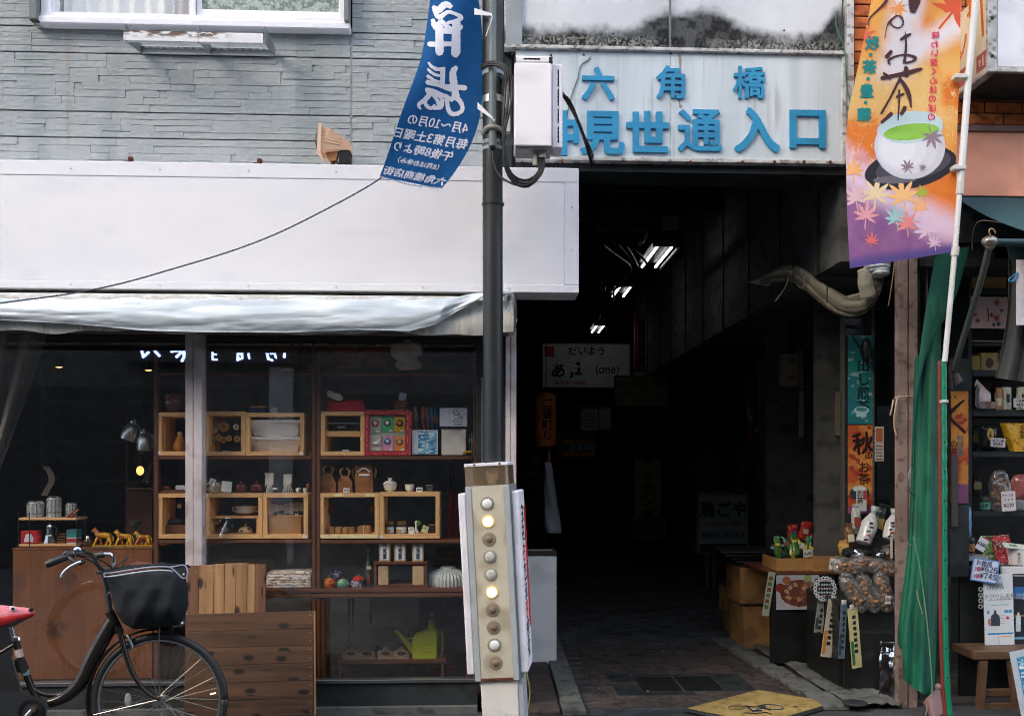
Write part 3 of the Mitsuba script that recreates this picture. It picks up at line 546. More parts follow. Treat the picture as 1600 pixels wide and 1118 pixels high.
cable('conduit_cable', 'thin black cable from the conduit end to the loop under the meter box', [(770, 236, -.872), (771, 252, -.88), (779, 272, -.9), (796, 285, -.93), (820, 290, -.955), (836, 275, -.95)], .006)
for k in range(3):
    d = k * 3.2
    cable('feed_cable', f'{("left", "middle", "right")[k]} black cable strand running from the meter box into the dark arcade', [(875, 141 + d, -.86), (886 + d * .6, 158, -.8), (903 + d * .5, 190 + 4 * k, -.6), (916 + d * .5, 226, -.35), (926 + d * .5, 262 - 4 * k, .1), (936 + d, 300, .8), (950 + 2 * d, 330, 2.0)], .0095 - .0012 * k, 60)
# ------------------------------------------------------------------ cloth that hangs from a pole, and what is printed on it
class Cloth:
    def __init__(s, L, R, depth, nu=40, nv=110):
        s.L, s.R = spline(np.array(L, float), 400), spline(np.array(R, float), 400); s.depth = depth
        s.mesh, s.uv = grid(lambda u, v: s.at(u, v), nu, nv)
        us, vs = np.meshgrid(np.linspace(0, 1, 260), np.linspace(0, 1, 520), indexing='ij'); s.us, s.vs = us.ravel(), vs.ravel()
        s.tree = cKDTree(np.array([s.plan(u, v) for u, v in zip(s.us, s.vs)]))
    def plan(s, u, v):
        k = min(398, int(v * 399)); f = v * 399 - k
        l, r = s.L[k] * (1 - f) + s.L[k + 1] * f, s.R[k] * (1 - f) + s.R[k + 1] * f; return l + (r - l) * u
    def at(s, u, v, lift=0): return P(*s.plan(u, v), s.depth(u, v) - lift)
    def print_plan(s, g, lift, edge=5.0):
        """A printed shape given in plan units."""
        v, f = tri2d(g, edge); i = s.tree.query(v)[1]
        pts = np.array([P(a, b, s.depth(s.us[k], s.vs[k]) - lift) for (a, b), k in zip(v, i)])
        return trimesh.Trimesh(pts, f, process=False)
    def print_uv(s, g, lift, edge=.03):
        v, f = tri2d(g, edge); return trimesh.Trimesh(np.array([s.at(min(1, max(0, a)), min(1, max(0, b)), lift) for a, b in v]), f, process=False)
def mirror(g): return affinity.scale(g, -1, 1, origin=(0, 0))
def leafshape(c, r, rot=0, lobes=7, sharp=.27):
    pts = []
    for k in range(lobes):
        a = rot + (k - (lobes - 1) / 2) * (4.7 / lobes); w = 2.35 / lobes; l = r * (1 - .10 * abs(k - (lobes - 1) / 2))
        pts += [(sharp * r * math.sin(a - w), sharp * r * math.cos(a - w)), (.5 * l * math.sin(a - .26), .5 * l * math.cos(a - .26)), (.72 * l * math.sin(a - .13), .72 * l * math.cos(a - .13)), (l * math.sin(a), l * math.cos(a)), (.72 * l * math.sin(a + .13), .72 * l * math.cos(a + .13)), (.5 * l * math.sin(a + .26), .5 * l * math.cos(a + .26))]
    pts += [(sharp * r * math.sin(rot + 2.6), sharp * r * math.cos(rot + 2.6)), (.05 * r * math.sin(rot + 3.0), .05 * r * math.cos(rot + 3.0))]
    st = LineString([(0, 0), (.7 * r * math.sin(rot + 3.2), .7 * r * math.cos(rot + 3.2))]).buffer(.035 * r)
    return affinity.translate(Polygon(pts).buffer(0).union(st), *c)
# blue market banner, seen from behind
bb = thing('market_banner', 'blue market banner with white mirrored lettering tied to the pole', 'banner')
dep = lambda u, v: -.80 - .05 * (1 - u) - .05 * math.sin(u * 3.0 + v * 2) * (1 - u * .6) + .02 * math.sin(v * 8 + u * 5) * (1 - u) - .05 * max(0, v - .55) * u
blue = Cloth([(678, -60), (672, 0), (666, 45), (658, 90), (640, 142), (621, 195), (607, 238), (593, 276)], [(738, -60), (748, 2), (753, 48), (754, 95), (753, 160), (741, 213), (718, 258), (690, 295)], dep)
scene[bb + '__cloth'] = shape(blue.mesh, 'cloth', '0f5089', True)
def zs(l, ox, oy, k=6.99): return [(ox + x / k, oy + y / k) for x, y in l]
ich = [([(690, 85), (740, 110), (790, 60), (865, 72)], [60, 75, 75, 60]), ([(690, 115), (760, 185), (830, 135), (930, 155), (985, 195), (930, 232), (840, 250)], [50, 60, 45, 40, 50, 45, 40]),
       ([(675, 235), (720, 285), (770, 235), (830, 300), (900, 330), (975, 300)], [60, 60, 50, 60, 70, 60]), ([(742, 290), (748, 430), (746, 565)], [85, 90, 95]), ([(930, 250), (925, 420), (922, 580)], [90, 100, 105]), ([(640, 485), (760, 480), (900, 480)], [60, 50, 50]), ([(700, 300), (790, 340), (900, 345)], [60, 60, 60])]
ba = [([(628, 690), (700, 755), (790, 750)], [30, 45, 40]), ([(780, 760), (785, 850), (780, 940)], [55, 55, 50]), ([(622, 760), (690, 815), (770, 830)], [30, 35, 30]), ([(620, 835), (690, 880), (790, 900)], [40, 30, 30]), ([(618, 900), (720, 930), (860, 980)], [55, 36, 45]), ([(615, 985), (720, 1010), (880, 1090)], [60, 36, 50]),
      ([(925, 740), (890, 800), (905, 930), (925, 1060)], [50, 80, 85, 80]), ([(800, 940), (900, 950), (1020, 962)], [40, 50, 60]), ([(905, 1050), (985, 1130), (985, 1220), (880, 1245), (835, 1170), (820, 1050)], [60, 50, 42, 50, 45, 50]),
      ([(630, 1000), (590, 1090), (520, 1140), (540, 1190)], [60, 50, 45, 24]), ([(600, 1060), (600, 1150), (650, 1185), (690, 1150)], [40, 45, 40, 30]), ([(660, 1010), (720, 1090), (740, 1160), (690, 1185)], [50, 45, 45, 40]), ([(730, 1030), (780, 1110), (765, 1170), (720, 1180)], [45, 40, 42, 40])]
for strokes in (ich, ba):
    g = unary_union([stroke(np.array(zs(p, 580, 0)), [x / 6.99 for x in w]) for p, w in strokes]).buffer(.4).buffer(-.4).simplify(.2)
    part(bb, 'character', blue.print_plan(g, .002, 6), 'print', 'dedfe9')
for s, uc, vc_, size, bold, sx in (('4月～10月の', .5, .697, .062, .022, .82), ('毎月第3土曜日', .475, .765, .064, .022, .86), ('午後8時より', .45, .83, .062, .022, .88), ('（8月はお休み）', .46, .893, .038, .02, .9), ('六角橋商店街', .5, .958, .058, .02, 1.0)):
    g = mirror(text(s, 1.0, bold=bold)); g = affinity.scale(g, size * sx / .36, -size / 1.22, origin=(0, 0)); g = affinity.translate(g, uc, vc_ + 0.004)
    part(bb, 'lettering', blue.print_uv(g, .002, .04), 'print', 'd6d9e6')
part(bb, 'hem', blue.print_plan(LineString([(595, 275.5), (640, 289), (690, 294)]).buffer(.9), .001, 6), 'print', '9aa9bd')
for i in range(14):
    u = rng.uniform(.02, .98); a = blue.at(u, .995); part(bb, 'loose_thread', tube([a, a + (rng.uniform(-.006, .006), -.004, -.008), a + (rng.uniform(-.018, .014), -.004, -rng.uniform(.012, .03))], .0009, 4), 'print', '3d5f86')
for (x0, y0), (x1, y1), tail in (((741, 18), (768, 23), (759, 57)), ((746, 165), (770, 185), (774, 186))):
    a, b = P(x0, y0, -.86), P(x1, y1, -.90)
    part(bb, 'tie', hullpts([a + (0, 0, .018), a + (0, 0, -.018), a + (0, .006, 0), b + (0, 0, .006), b + (0, 0, -.006), b + (0, .006, 0)]), 'print', 'd9d9de'); part(bb, 'tie_end', tube([b, b + (.004, -.006, -.02), P(*tail, -.9)], .0028, 6), 'print', 'cfd0d6')
solo('sagging_wire', 'thin dark wire sagging from the foot of the blue banner across the white board', 'wire', tube([P(*p) for p in ((598, 276, -.84), (560, 300, -.84), (500, 332, -.86), (430, 366, -.86), (350, 396, -.88), (270, 420, -.88), (200, 440, -.9), (120, 457, -.9), (50, 467, -.92), (-40, 479, -.92))], .0042, 8, 80), 'satin', '3c4552', smooth=True)
# autumn tea banner
ab = thing('autumn_banner', 'orange and purple autumn tea banner with a printed bowl of green tea', 'banner')
dep2 = lambda u, v: -.56 - .025 * math.sin(u * 5.0 + v * 1.5) * (1 - .7 * u) - .018 * math.sin(v * 7 + u * 3) * (1 - u) - .03 * (1 - u)
aut = Cloth([(1372, -60), (1362, 0), (1352, 50), (1337, 122), (1325, 180), (1322, 262), (1324, 340), (1328, 419)], [(1505, -60), (1502, 0), (1501, 60), (1499, 120), (1496, 195), (1494, 262), (1494, 330), (1494, 393)], dep2)
def autfn(p, n, uv):
    u, v = uv.x, uv.y; w = fbm(u * 3.2, v * 6.5, 1, 4); w2 = fbm(u * 9 + 4, v * 18, 3, 3)
    c = mix(C('dfa152'), C('dd7b35'), smoothstep(.35, .75, w + .35 * smoothstep(.4, .8, v) - .1))
    c = mix(c, C('e6c07e'), smoothstep(.30, .42, v) * smoothstep(.62, .5, v) * smoothstep(.75, .35, w) * .8)
    c = mix(c, C('d8745a'), .8 * smoothstep(.55, .68, w2) * smoothstep(.36, .1, v))
    glow = smoothstep(.28, .05, dr.abs(u - .42 - .12 * (w2 - .5) + .12 * v)) * smoothstep(.46, .36, v) + smoothstep(.09, .0, dr.abs(v - .33 + .22 * (u - .5))) * smoothstep(.25, .75, u)
    c = mix(c, C('e3dfe6'), dr.clip(glow, 0, 1) * .93)
    line = dr.abs(fbm(u * 16, v * 34, 7, 2) - .5); c = mix(c, C('f3dcae'), .7 * smoothstep(.018, .006, line) * smoothstep(.38, .46, v) * smoothstep(.78, .7, v))
    s = v - .70 - .235 * u + .05 * (w - .5); c = mix(c, C('d9bfd2'), smoothstep(-.10, -.01, s)); c = mix(c, mix(C('7d5287'), C('9b6a92'), w2), smoothstep(0.0, .09, s)); return mix(c, C('584a86'), smoothstep(.955, .99, v))
M['autumn_print'] = two(prin(tx(autfn), .8, specular=.2))
scene[ab + '__cloth'] = mikit.ply(aut.mesh, 'autumn_print', smooth=True, uv=aut.uv)
def ap(name, g, col, lift, edge=9): part(ab, name, aut.print_plan(g, lift, edge), 'print', col)
def ell(cx, cy, rx, ry, rot=0): return affinity.rotate(affinity.scale(Point(cx, cy).buffer(1, 24), rx, ry), rot)
clipb = Polygon([tuple(aut.plan(0.004, v)) for v in np.linspace(0, 1, 40)] + [tuple(aut.plan(.996, v)) for v in np.linspace(1, 0, 40)])
for cx_, cy_, r, rot, col in ((1491, 16, 52, 2.4, 'd65a38'), (1349, 55, 24, 1.2, 'd8664c'), (1402, 12, 20, .5, 'ef9a55')): ap('printed_leaf', leafshape((cx_, cy_), r, rot).intersection(clipb), col, .0012)
ap('printed_tray', ell(1423, 262, 73, 32, -12).intersection(clipb), '2a2730', .0014)
ap('printed_tray_inner', ell(1427, 259, 60, 22, -12).intersection(clipb), '4a4650', .002)
body = unary_union([ell(1421.5, 229, 55.5, 51, 0), ell(1422, 201, 52, 27, -7)]).intersection(clipb); ap('printed_bowl', body, 'c9c8d2', .0026)
ap('printed_bowl_light', ell(1416, 228, 49, 45, 0).intersection(body), 'd3d2da', .0028); ap('printed_bowl_light', ell(1410, 228, 39, 38, 0).intersection(body), 'dcdbe2', .0030); ap('printed_bowl_light', ell(1403, 230, 27, 29, 0).intersection(body), 'e4e3e8', .0032); ap('printed_tray_gloss', ell(1398, 281, 34, 6, -2).intersection(ell(1424, 262, 72, 31, -13)).difference(body), '6a6670', .0023)
ap('printed_bowl_inside', ell(1424, 199, 50, 25, -7).intersection(clipb), 'bcd2d6', .0034); ap('printed_tea', ell(1424, 206, 43.5, 12.5, -6), '8dc24e', .0040)
for cx_, cy_, r, rot in ((1456, 212, 23, 3.4), (1419, 262, 15, .5), (1443, 263, 9, .9)): ap('printed_leaf', leafshape((cx_, cy_), r, rot + PI).intersection(body), '8d7c86', .0046)
for cx_, cy_, r, rot, col in ((1337, 311, 22, 3.3, 'd9b3bb'), (1368, 306, 25, 3.0, 'e9cfa6'), (1411, 308, 26, 3.3, 'f2bd7c'), (1441, 303, 12, 3.4, 'a9b648'), (1353, 338, 21, 3.0, 'dd9aa4'), (1400, 342, 19, 3.3, '9cc4c6'), (1417, 352, 20, 3.2, 'e58a85'), (1449, 360, 22, 3.5, 'd8bcd2'), (1362, 377, 12, 3.1, 'e0706c'), (1460, 381, 12, 3.3, 'd6b4cc'), (1438, 325, 15, 3.4, 'f1b27a'), (1334, 268, 18, 3.1, 'f2b070'), (1346, 247, 14, 3.0, 'd99a9a')):
    ap('printed_leaf', leafshape((cx_, cy_), r * 1.3, rot).intersection(clipb), col, .0018)
k7 = lambda l: np.array([(1380 + x / 5.59, y / 5.59) for x, y in l])
cal = [([(15, 330), (40, 215), (62, 188), (130, 138), (176, 190), (150, 242), (92, 232), (62, 186)], [6, 8, 24, 12, 15, 12, 10, 16]), ([(192, 275), (200, 400), (184, 545)], [6, 20, 24]), ([(158, 345), (200, 318), (238, 300)], [26, 32, 22]), ([(62, 562), (48, 530), (120, 490), (220, 482), (285, 512), (230, 545), (180, 535)], [14, 22, 16, 18, 26, 18, 20]), ([(35, 492), (68, 452)], [44, 34]),
       ([(-8, 682), (110, 658), (200, 640), (335, 602)], [34, 30, 46, 24]), ([(200, 596), (206, 660)], [42, 40]), ([(5, 640), (60, 680)], [20, 30]), ([(150, 680), (60, 860), (-15, 990)], [22, 18, 20]), ([(146, 690), (215, 800), (244, 940)], [26, 42, 12]), ([(140, 790), (138, 930), (128, 1052)], [18, 14, 10]), ([(120, 845), (178, 822)], [22, 20]), ([(160, 995), (188, 945)], [34, 40]), ([(-12, 1070), (68, 998)], [26, 38]),
       ([(275, -60), (272, 40), (262, 90)], [105, 104, 62]), ([(40, -60), (0, 45), (-110, 150), (-128, 220)], [24, 22, 14, 10])]
for p, w in cal: ap('brush_stroke', stroke(k7(p), [x / 5.59 for x in w]).intersection(clipb), '4a2c30', .0052)
def col_text(s, x0, y0, x1, y1, em, col, bold):
    for i, ch in enumerate(s):
        t = i / (len(s) - 1); x, y = x0 + (x1 - x0) * t, y0 + (y1 - y0) * t
        g = text(ch, em, bold=bold) if ch != '・' else Point(0, 0).buffer(em * .12)
        ap('character', affinity.translate(affinity.scale(g, -1, -1, origin=(0, 0)), x, y), col, .0056)
col_text('味わい深く心ほのぼの', 1461.5, 55, 1455.5, 183, 13.0, 'd6335c', .02); col_text('秋・茶・豊・穣', 1362.5, 67, 1350.5, 179, 22, '1a8486', .035)
fp = thing('flag_pole', 'slim white telescopic flag pole holding the autumn banner', 'pole')
fpp = [(1531, -60), (1524, 0), (1513, 124), (1505, 233), (1500, 290)]; fq = [(1500, 290), (1492, 392), (1484, 480), (1476, 565)]
part(fp, 'tube', tube([P(a, b, -.6) for a, b in fpp], .0195, 12), 'satin', 'd3d3d1', smooth=60); part(fp, 'tube', tube([P(a, b, -.6) for a, b in fq], .0155, 12), 'satin', 'cfcfcc', smooth=60)
for a, b in (((1500.5, 284), (1499.5, 304)), ((1493, 386), (1491.5, 400))): part(fp, 'joint', tube([P(*a, -.6), P(*b, -.6)], .0225, 12), 'satin', 'c2c0ba', smooth=40)
for px, py in ((1501, 121), (1499, 263)):
    a = P(px - 13, py + 1, -.59); b = P(px + 8, py, -.6); part(fp, 'clip', box(a[0], b[0], -.628, -.57, a[2] - .013, a[2] + .013, .004), 'satin', 'c9c9c4')
# ------------------------------------------------------------------ floodlight on the board
fl = thing('floodlight', 'beige floodlight with a wire guard on top of the white board', 'floodlight')
yl = -.17; pt = lambda px, py, dy: P(px, py, yl) + (0, dy, 0)
bod = [pt(507, 206, -.085), pt(507, 206, .085), pt(504, 241, -.085), pt(504, 241, .085), pt(520, 208, -.08), pt(520, 208, .08), pt(537, 221, -.05), pt(537, 221, .05), pt(549, 226, -.035), pt(549, 226, .035), pt(548, 237, -.03), pt(548, 237, .03), pt(535, 236, -.05), pt(535, 236, .05)]
part(fl, 'housing', hullpts(bod), 'satin', 'd9b192')
for i in range(4): part(fl, 'rib', tube([pt(508, 212 + i * 5.5, -.086), pt(536, 219 + i * 4, -.054)], .003, 6), 'satin', 'd2a888', smooth=True)
part(fl, 'front_frame', hullpts([pt(a, b, c) for a, b in ((502, 201), (507, 201), (499.5, 245), (504.5, 245)) for c in (-.1, .1)]), 'satin', 'e0bfa3')
for dy in (-.06, -.03, 0, .03, .06): part(fl, 'guard_wire', tube([pt(501, 208, dy), pt(496, 216, dy), pt(495, 225, dy), pt(497, 234, dy), pt(500, 240, dy)], .0022, 5, 14), 'satin', '4e5458', smooth=True)
part(fl, 'latch', cat_(box(*sum(zip(pt(512, 203, -.02) - (.006, 0, 0), pt(516, 203, .02)), ()), ) if False else hullpts([pt(a, b, c) for a, b in ((512, 202.5), (520, 203.5), (512, 207), (519, 208)) for c in (-.012, .012)])), 'rusty')
part(fl, 'bracket', hullpts([pt(a, b, c) for a, b in ((509, 243), (530, 238), (526, 252), (515, 253)) for c in (-.03, .03)]), 'satin', 'b07a4a')
part(fl, 'junction_box', hullpts([pt(a, b, c) for a, b in ((532, 238), (549, 240), (548, 256), (531, 258)) for c in (-.04, .03)]), 'matte', '121617')
part(fl, 'foot', tube([pt(520, 250, 0), pt(521, 262, 0)], .012, 8), 'rusty')
part(fl, 'cord', tube([pt(536, 256, -.03), pt(534, 261, -.03), pt(529, 257, -.02), pt(524, 254, -.01)], .006, 6, 16), 'satin', '16191a', smooth=True)
# ------------------------------------------------------------------ standing lamp sign
ls = thing('lamp_sign', 'standing illuminated sign with a column of round bulbs beside the shop', 'sign')
o = P(777, 1063, -1.02)
def LS(m): return move(move(m, (0, 0, 0), ry=math.radians(-3.0)), tuple(o), rz=0) if False else move(move(m, ry=math.radians(-3.0)), tuple(o))
def RT(m): return LS(move(m, rz=math.radians(-7)))
H = 1.0
part(ls, 'body', RT(box(-.112, .112, .012, .3, 0, H)), 'satin', '9aa0a3')
for s in (-1, 1): part(ls, 'corner_rail', RT(box(s * .084, s * .113, -.004, .02, 0, H, .002)), 'satin', 'a9aeb0')
part(ls, 'front_panel', RT(box(-.083, .083, .002, .011, .004, H)), 'cream_acrylic')
part(ls, 'rust_edge', RT(box(-.083, .083, -.0005, .0015, .0, .014)), 'rusty')
kinds = ['w', 'l', 'd', 'g', 'g', 'l', 'd', 'd', 'w', 'd']
for i, k in enumerate(kinds):
    z = H - .093 - i * .0905; b = part(ls, 'bulb_socket', RT(lathe([(.036, 0), (.036, .003), (.026, .006), (.0, .006)], (-.004, .002, z), 20, 'y')), 'satin', {'w': '8d8878', 'l': 'e2c78a', 'g': '9b9788', 'd': '8a7d6a'}[k], smooth=30)
    r = .026 if k != 'd' else .018
    m = RT(lathe([(r, .003), (r * .97, .008), (r * .8, .0125), (r * .45, .0155), (.0005, .0165)], (-.004, .001, z), 20, 'y'))
    if k == 'l': part(ls, 'bulb', m, 'bulb_lit', None, True, 'lit bulb', emitter=lamp((1.0, .80, .46), .42))
    else: part(ls, 'bulb', m, 'print' if k != 'd' else 'satin', {'w': 'dcdcda', 'g': 'b5b5ab', 'd': '7a6653'}[k], smooth=True)
for s, nm in ((-1, 'left'), (1, 'right')):
    p_ = part(ls, 'side_panel', RT(box(s * .118, s * .158, .03, .31, .03, .965, .006)), 'satin', 'e6e6ee', label=f'{nm} white sign face')
    part(ls, 'panel_rail', RT(box(s * .113, s * .1175, .02, .3, .0, H)), 'satin', '7b8286')
blk = [(.06 + .8 * i / 8, .09 + .8 * i / 8 + .03) for i in range(8)]
for i, (z0, z1) in enumerate(blk):
    r9 = random.Random(90 + i); w9 = lambda: [r9.uniform(.008, .014) for _ in range(3)]; n9 = lambda a, b: (a + r9.uniform(-.012, .012), z0 + b + r9.uniform(-.008, .008))
    g = unary_union([stroke(np.array([n9(.06, .05), n9(.11, .055), n9(.17, .05)]), w9()), stroke(np.array([n9(.07, .02), n9(.12, .026), n9(.16, .02)]), w9()), stroke(np.array([n9(.115, .075), n9(.11, .03), n9(.07, -.015)]), w9()), stroke(np.array([n9(.13, .04), n9(.15, .0), n9(.18, -.018)]), w9()), stroke(np.array([n9(.09, -.01), n9(.12, -.016), n9(.15, -.01)]), w9())])
    m = prism(affinity.translate(g, 0, .06), 0, .001); v = np.array(m.vertices); m = trimesh.Trimesh(np.stack([.1585 + v[:, 1], v[:, 0] + .03, v[:, 2]], 1), m.faces)
    part(ls, 'print_mark', RT(m), 'print', 'b0303a' if i in (2, 5) else '22242a')
m = prism(sbox(.24, .3, .25, .9) if False else sbox(.215, .235, .3, .88), 0, .001); v = np.array(m.vertices); part(ls, 'print_mark', RT(trimesh.Trimesh(np.stack([.1585 + v[:, 1], v[:, 0] + .03, v[:, 2]], 1), m.faces)), 'print', 'b5323c')
M['smoke_acrylic'] = {'type': 'blendbsdf', 'weight': .2, 'a': {'type': 'thindielectric', 'int_ior': 1.49}, 'b': two(prin(rgb('9a8468'), .3))}
hood = part(ls, 'hood', RT(cat_(box(-.112, .112, .003, .005, H + .001, H + .1), box(.109, .111, .006, .28, H + .001, H + .1), box(-.111, -.109, .006, .28, H + .001, H + .1), box(-.109, .109, .278, .28, H + .001, H + .1))), 'smoke_acrylic', label='smoked transparent hood over the top bulb')
part(ls, 'cap', RT(box(-.114, .114, 0, .285, H + .1, H + .117, .002)), 'satin', 'dfe0e6')
for x in (-.06, .07): part(ls, 'cap_screw', RT(lathe([(0, .002), (.006, .001), (.006, 0)], (x, 0, H + .109), 10, 'y')), 'satin', '2a2e32')
part(ls, 'top_bulb', RT(lathe([(.0, .0), (.018, .0), (.02, .012), (.03, .03), (.036, .05), (.03, .072), (.014, .084), (.0005, .087)], (.015, .1, H + .004), 20)), 'gloss', 'd8b98e', smooth=True)
part(ls, 'base', RT(box(-.09, .1, .02, .26, -.41, -.006, .003)), 'satin', 'dcd9d2'); part(ls, 'base_rail', RT(box(.101, .125, .03, .25, -.41, -.003)), 'satin', 'a9adb2')
solo('power_cord', 'yellow green power cord running down the post behind the lamp sign', 'cord', tube([P(*p) for p in ((822, 1010, -.06), (822, 1040, -.06), (825, 1060, -.07), (828, 1080, -.06), (826, 1100, -.07), (823, 1130, -.08))], .004, 6, 40), 'satin', '8f8f4a', smooth=True)

# ================================================================== inside the shop window
YS = .12                                       # front of the display rack
def lat(parent, name, cx, base, y, prof, mat, col=None, n=28, smooth=35, **k):
    """A turned body standing at (cx, base) of the plan; profile in plan units of radius and height."""
    s = 1 / scale(y, cx); c = P(cx, base, y); m = lathe([(max(r * s, 1e-4), h * s) for r, h in prof], tuple(c), n)
    return part(parent, name, m, mat, col, smooth, **k)
def bx(parent, name, a, b, c, d, y, depth, mat, col=None, bev=.003, **k): return part(parent, name, pbox(a, b, c, d, y, depth, bev), mat, col, **k)
def txt(parent, name, s, size, px, py, y, col, vertical=False, bold=.01, lift=.0012, rot=0, **k): return part(parent, name, lettering(text(s, size, vertical, bold, **k), px, py, y, lift, rot), 'print', col)
rkk = thing('display_rack', 'tall dark brown wooden rack with two long shelves behind the shop window', 'rack')
for a, b in ((240, 247), (487, 493), (494.5, 500)): bx(rkk, 'upright', a, 545, b, 1062, YS, .05, 'darkwood_upright'); 
for a, b in ((240, 247), (490, 498), (738, 744)): bx(rkk, 'back_upright', a, 545, b, 1055, YS + .4, .04, 'darkwood_upright')
bx(rkk, 'upright', 739, 545, 744, 1062, YS, .05, 'darkwood_upright')
for y0, y1 in ((712, 717.5), (843, 848.5)):
    for a, b in ((247.5, 486.5), (500.5, 738.5)): bx(rkk, 'shelf', a, y0, b, y1, YS - .01, .42, 'darkwood')
bx(rkk, 'top_rail', 247.5, 582, 738, 587, YS + .01, .03, 'darkwood')
tb = thing('display_table', 'long dark wooden display table below the rack shelves', 'table')
bx(tb, 'tabletop', 318, 919.5, 738, 925.5, YS - .02, .5, 'darkwood'); bx(tb, 'apron', 318, 927, 738, 933, YS - .015, .03, 'darkwood')
for a in (322, 500.6, 728): bx(tb, 'leg', a, 933.5, a + 7, 1068, YS + .01, .04, 'darkwood_upright')
def pinebox(a, b, c, d, label, depth=.27, t=6.5, mats=('pine', 'pine_upright')):
    k = thing('pine_box', label, 'box'); y = YS + .005
    x0, x1 = P(a, 700, y)[0], P(c, 700, y)[0]; z1, z0 = P((a + c) / 2, b, y)[2], P((a + c) / 2, d, y)[2]; w = t / scale(y)
    part(k, 'top_board', box(x0, x1, y, y + depth, z1 - w, z1, .0015), mats[0]); part(k, 'bottom_board', box(x0, x1, y, y + depth, z0, z0 + w, .0015), mats[0])
    part(k, 'side_board', box(x0, x0 + w, y + .001, y + depth, z0 + w, z1 - w, .001), mats[1]); part(k, 'side_board', box(x1 - w, x1, y + .001, y + depth, z0 + w, z1 - w, .001), mats[1])
    return k
def sticker(k, px, py, r=2.6): part(k, 'sticker', lathe([(0, .0008), (r / 250, .0008), (r / 250, 0)], tuple(P(px, py, YS + .005)), 14, 'y'), 'print', 'dcdce6')
bA = pinebox(246, 644, 300, 711.5, 'upper pine box half behind the white post with a yellow bird in it'); sticker(bA, 248.5, 707)
bB = pinebox(320, 642.5, 383, 711.5, 'pine box hung with round wooden pendants, right of the white post')
bC = pinebox(383.6, 644.5, 475, 711.5, 'wide pine box holding two trays lined with white cloth'); sticker(bC, 471, 708)
bD = pinebox(501, 642.5, 569.5, 711.5, 'pine box with a pale inner shelf under the red cloth bag'); bx(bD, 'inner_shelf', 508.5, 673, 563, 681.5, YS + .03, .2, 'pine'); bx(bD, 'glass_shelf', 508.5, 660, 563, 662, YS + .04, .2, 'satin', '68777c'); bx(bD, 'glass_dish', 527, 664, 540, 668.5, YS + .08, .04, 'satin', 'a9b6bb')
bF = pinebox(247, 770.5, 300, 841, 'lower pine box half behind the white post'); bx(bF, 'inner_shelf', 254, 820, 291, 834.4, YS + .06, .2, 'darkwood')
bG = pinebox(320, 770.5, 410, 841.5, 'wide pine box with a small inner shelf, a white casserole and a cream pot'); sticker(bG, 323, 774)
bH = pinebox(410.8, 770.5, 481, 841, 'pine box with white cards above a brown carton'); sticker(bH, 476, 837.5)
bI = pinebox(499, 770, 592, 841, 'pine box with a row of brown packets under the paper bags'); bJ = pinebox(592.8, 768.5, 687, 841, 'pine box with honey jars under the white bowl'); sticker(bJ, 596, 838)
for a, b in ((500.5, 514), (516, 529), (531, 589)): bx(bI, 'price_strip', a, 835, b, 840.5, YS + .003, .002, 'print', 'ddd6a4', 0)
for a, b in ((523, 537), (571, 585)): bx(bI, 'price_strip', a, 771, b, 775.5, YS + .003, .002, 'print', 'ddd6a4', 0)
YI = .27
# inside and on the left boxes
k = thing('plant_pot', 'dark red pot wrapped in clear plastic on the pine box left of the white post', 'pot')
lat(k, 'pot', 271, 643.5, YI, [(9, 0), (13, 21), (14, 21), (14, 27), (12.5, 27), (10, 3), (0.1, 3)], 'satin', '6e2f27'); part(k, 'wrap', crumple(ellipsoid(P(274, 628, YI - .0), (.06, .055, .065), 3), .02, 18, 4), 'clearbag', smooth=True)
k = thing('bird_ornament', 'yellow bird ornament standing inside the upper left pine box', 'ornament')
c = lambda px, py, dy=0: P(px, py, YI - .05 + dy)
part(k, 'body', blob([((c(279, 699)), .024), (c(277, 703), .026)][0:1] * 0 + [((c(277, 698), .03), (c(281, 682), .016)), ((c(281, 682), .016), (c(280, 677), .013))], .006), 'satin', 'c98a2c', smooth=True)
part(k, 'head', ellipsoid(c(280.5, 676.5), (.014, .014, .012), 2), 'satin', 'b9b0a0', smooth=True); part(k, 'wing', ellipsoid(c(286, 694, -.0), (.012, .02, .045), 2), 'satin', '6b4a2a', smooth=True)
for i, (px, py, r, col, top) in enumerate(((335, 672, 4.5, 'c9bb8e', 660), (342, 683.5, 5, 'b98a45', 662), (349, 687, 5, 'a87a3a', 664), (358, 684.5, 4.6, 'd0a45a', 664), (371, 685.5, 5.4, 'bb8b46', 668), (350, 666, 8, 'a67b3f', 655), (369, 667, 4.8, 'd9cfae', 655), (333, 688, 3.6, '4f9a98', 676), (338, 665, 6, '8c7d4a', 652))):
    q = thing('pendant', ('pale wooden pendant, upper left in the pine box', 'brown disc pendant, leftmost of the lower row in the pine box', 'brown disc pendant, second of the lower row in the pine box', 'light disc pendant, third of the lower row in the pine box', 'largest disc pendant, right of the lower row in the pine box', 'broad brown half moon pendant in the middle of the pine box', 'pale ring pendant at the upper right in the pine box', 'teal pendant at the lower left in the pine box', 'olive pendant at the top left in the pine box')[i], 'pendant', 'pendants hanging in the pine box'); p = P(px, py, YI - .06)
    part(q, 'disc', lathe([(.0005, .004), (r / 260, .004), (r / 240, 0), (r / 260, -.004), (.0005, -.004)], tuple(p), 18, 'y'), 'satin', col); part(q, 'boss', lathe([(.0005, .008), (r / 700, .006), (r / 600, .004)], tuple(p), 10, 'y'), 'satin', '7d5a30')
    part(q, 'thread', tube([p + (0, 0, r / 245), P(px, 649, YI - .06)], .0016, 5), 'satin', '8a7c66')
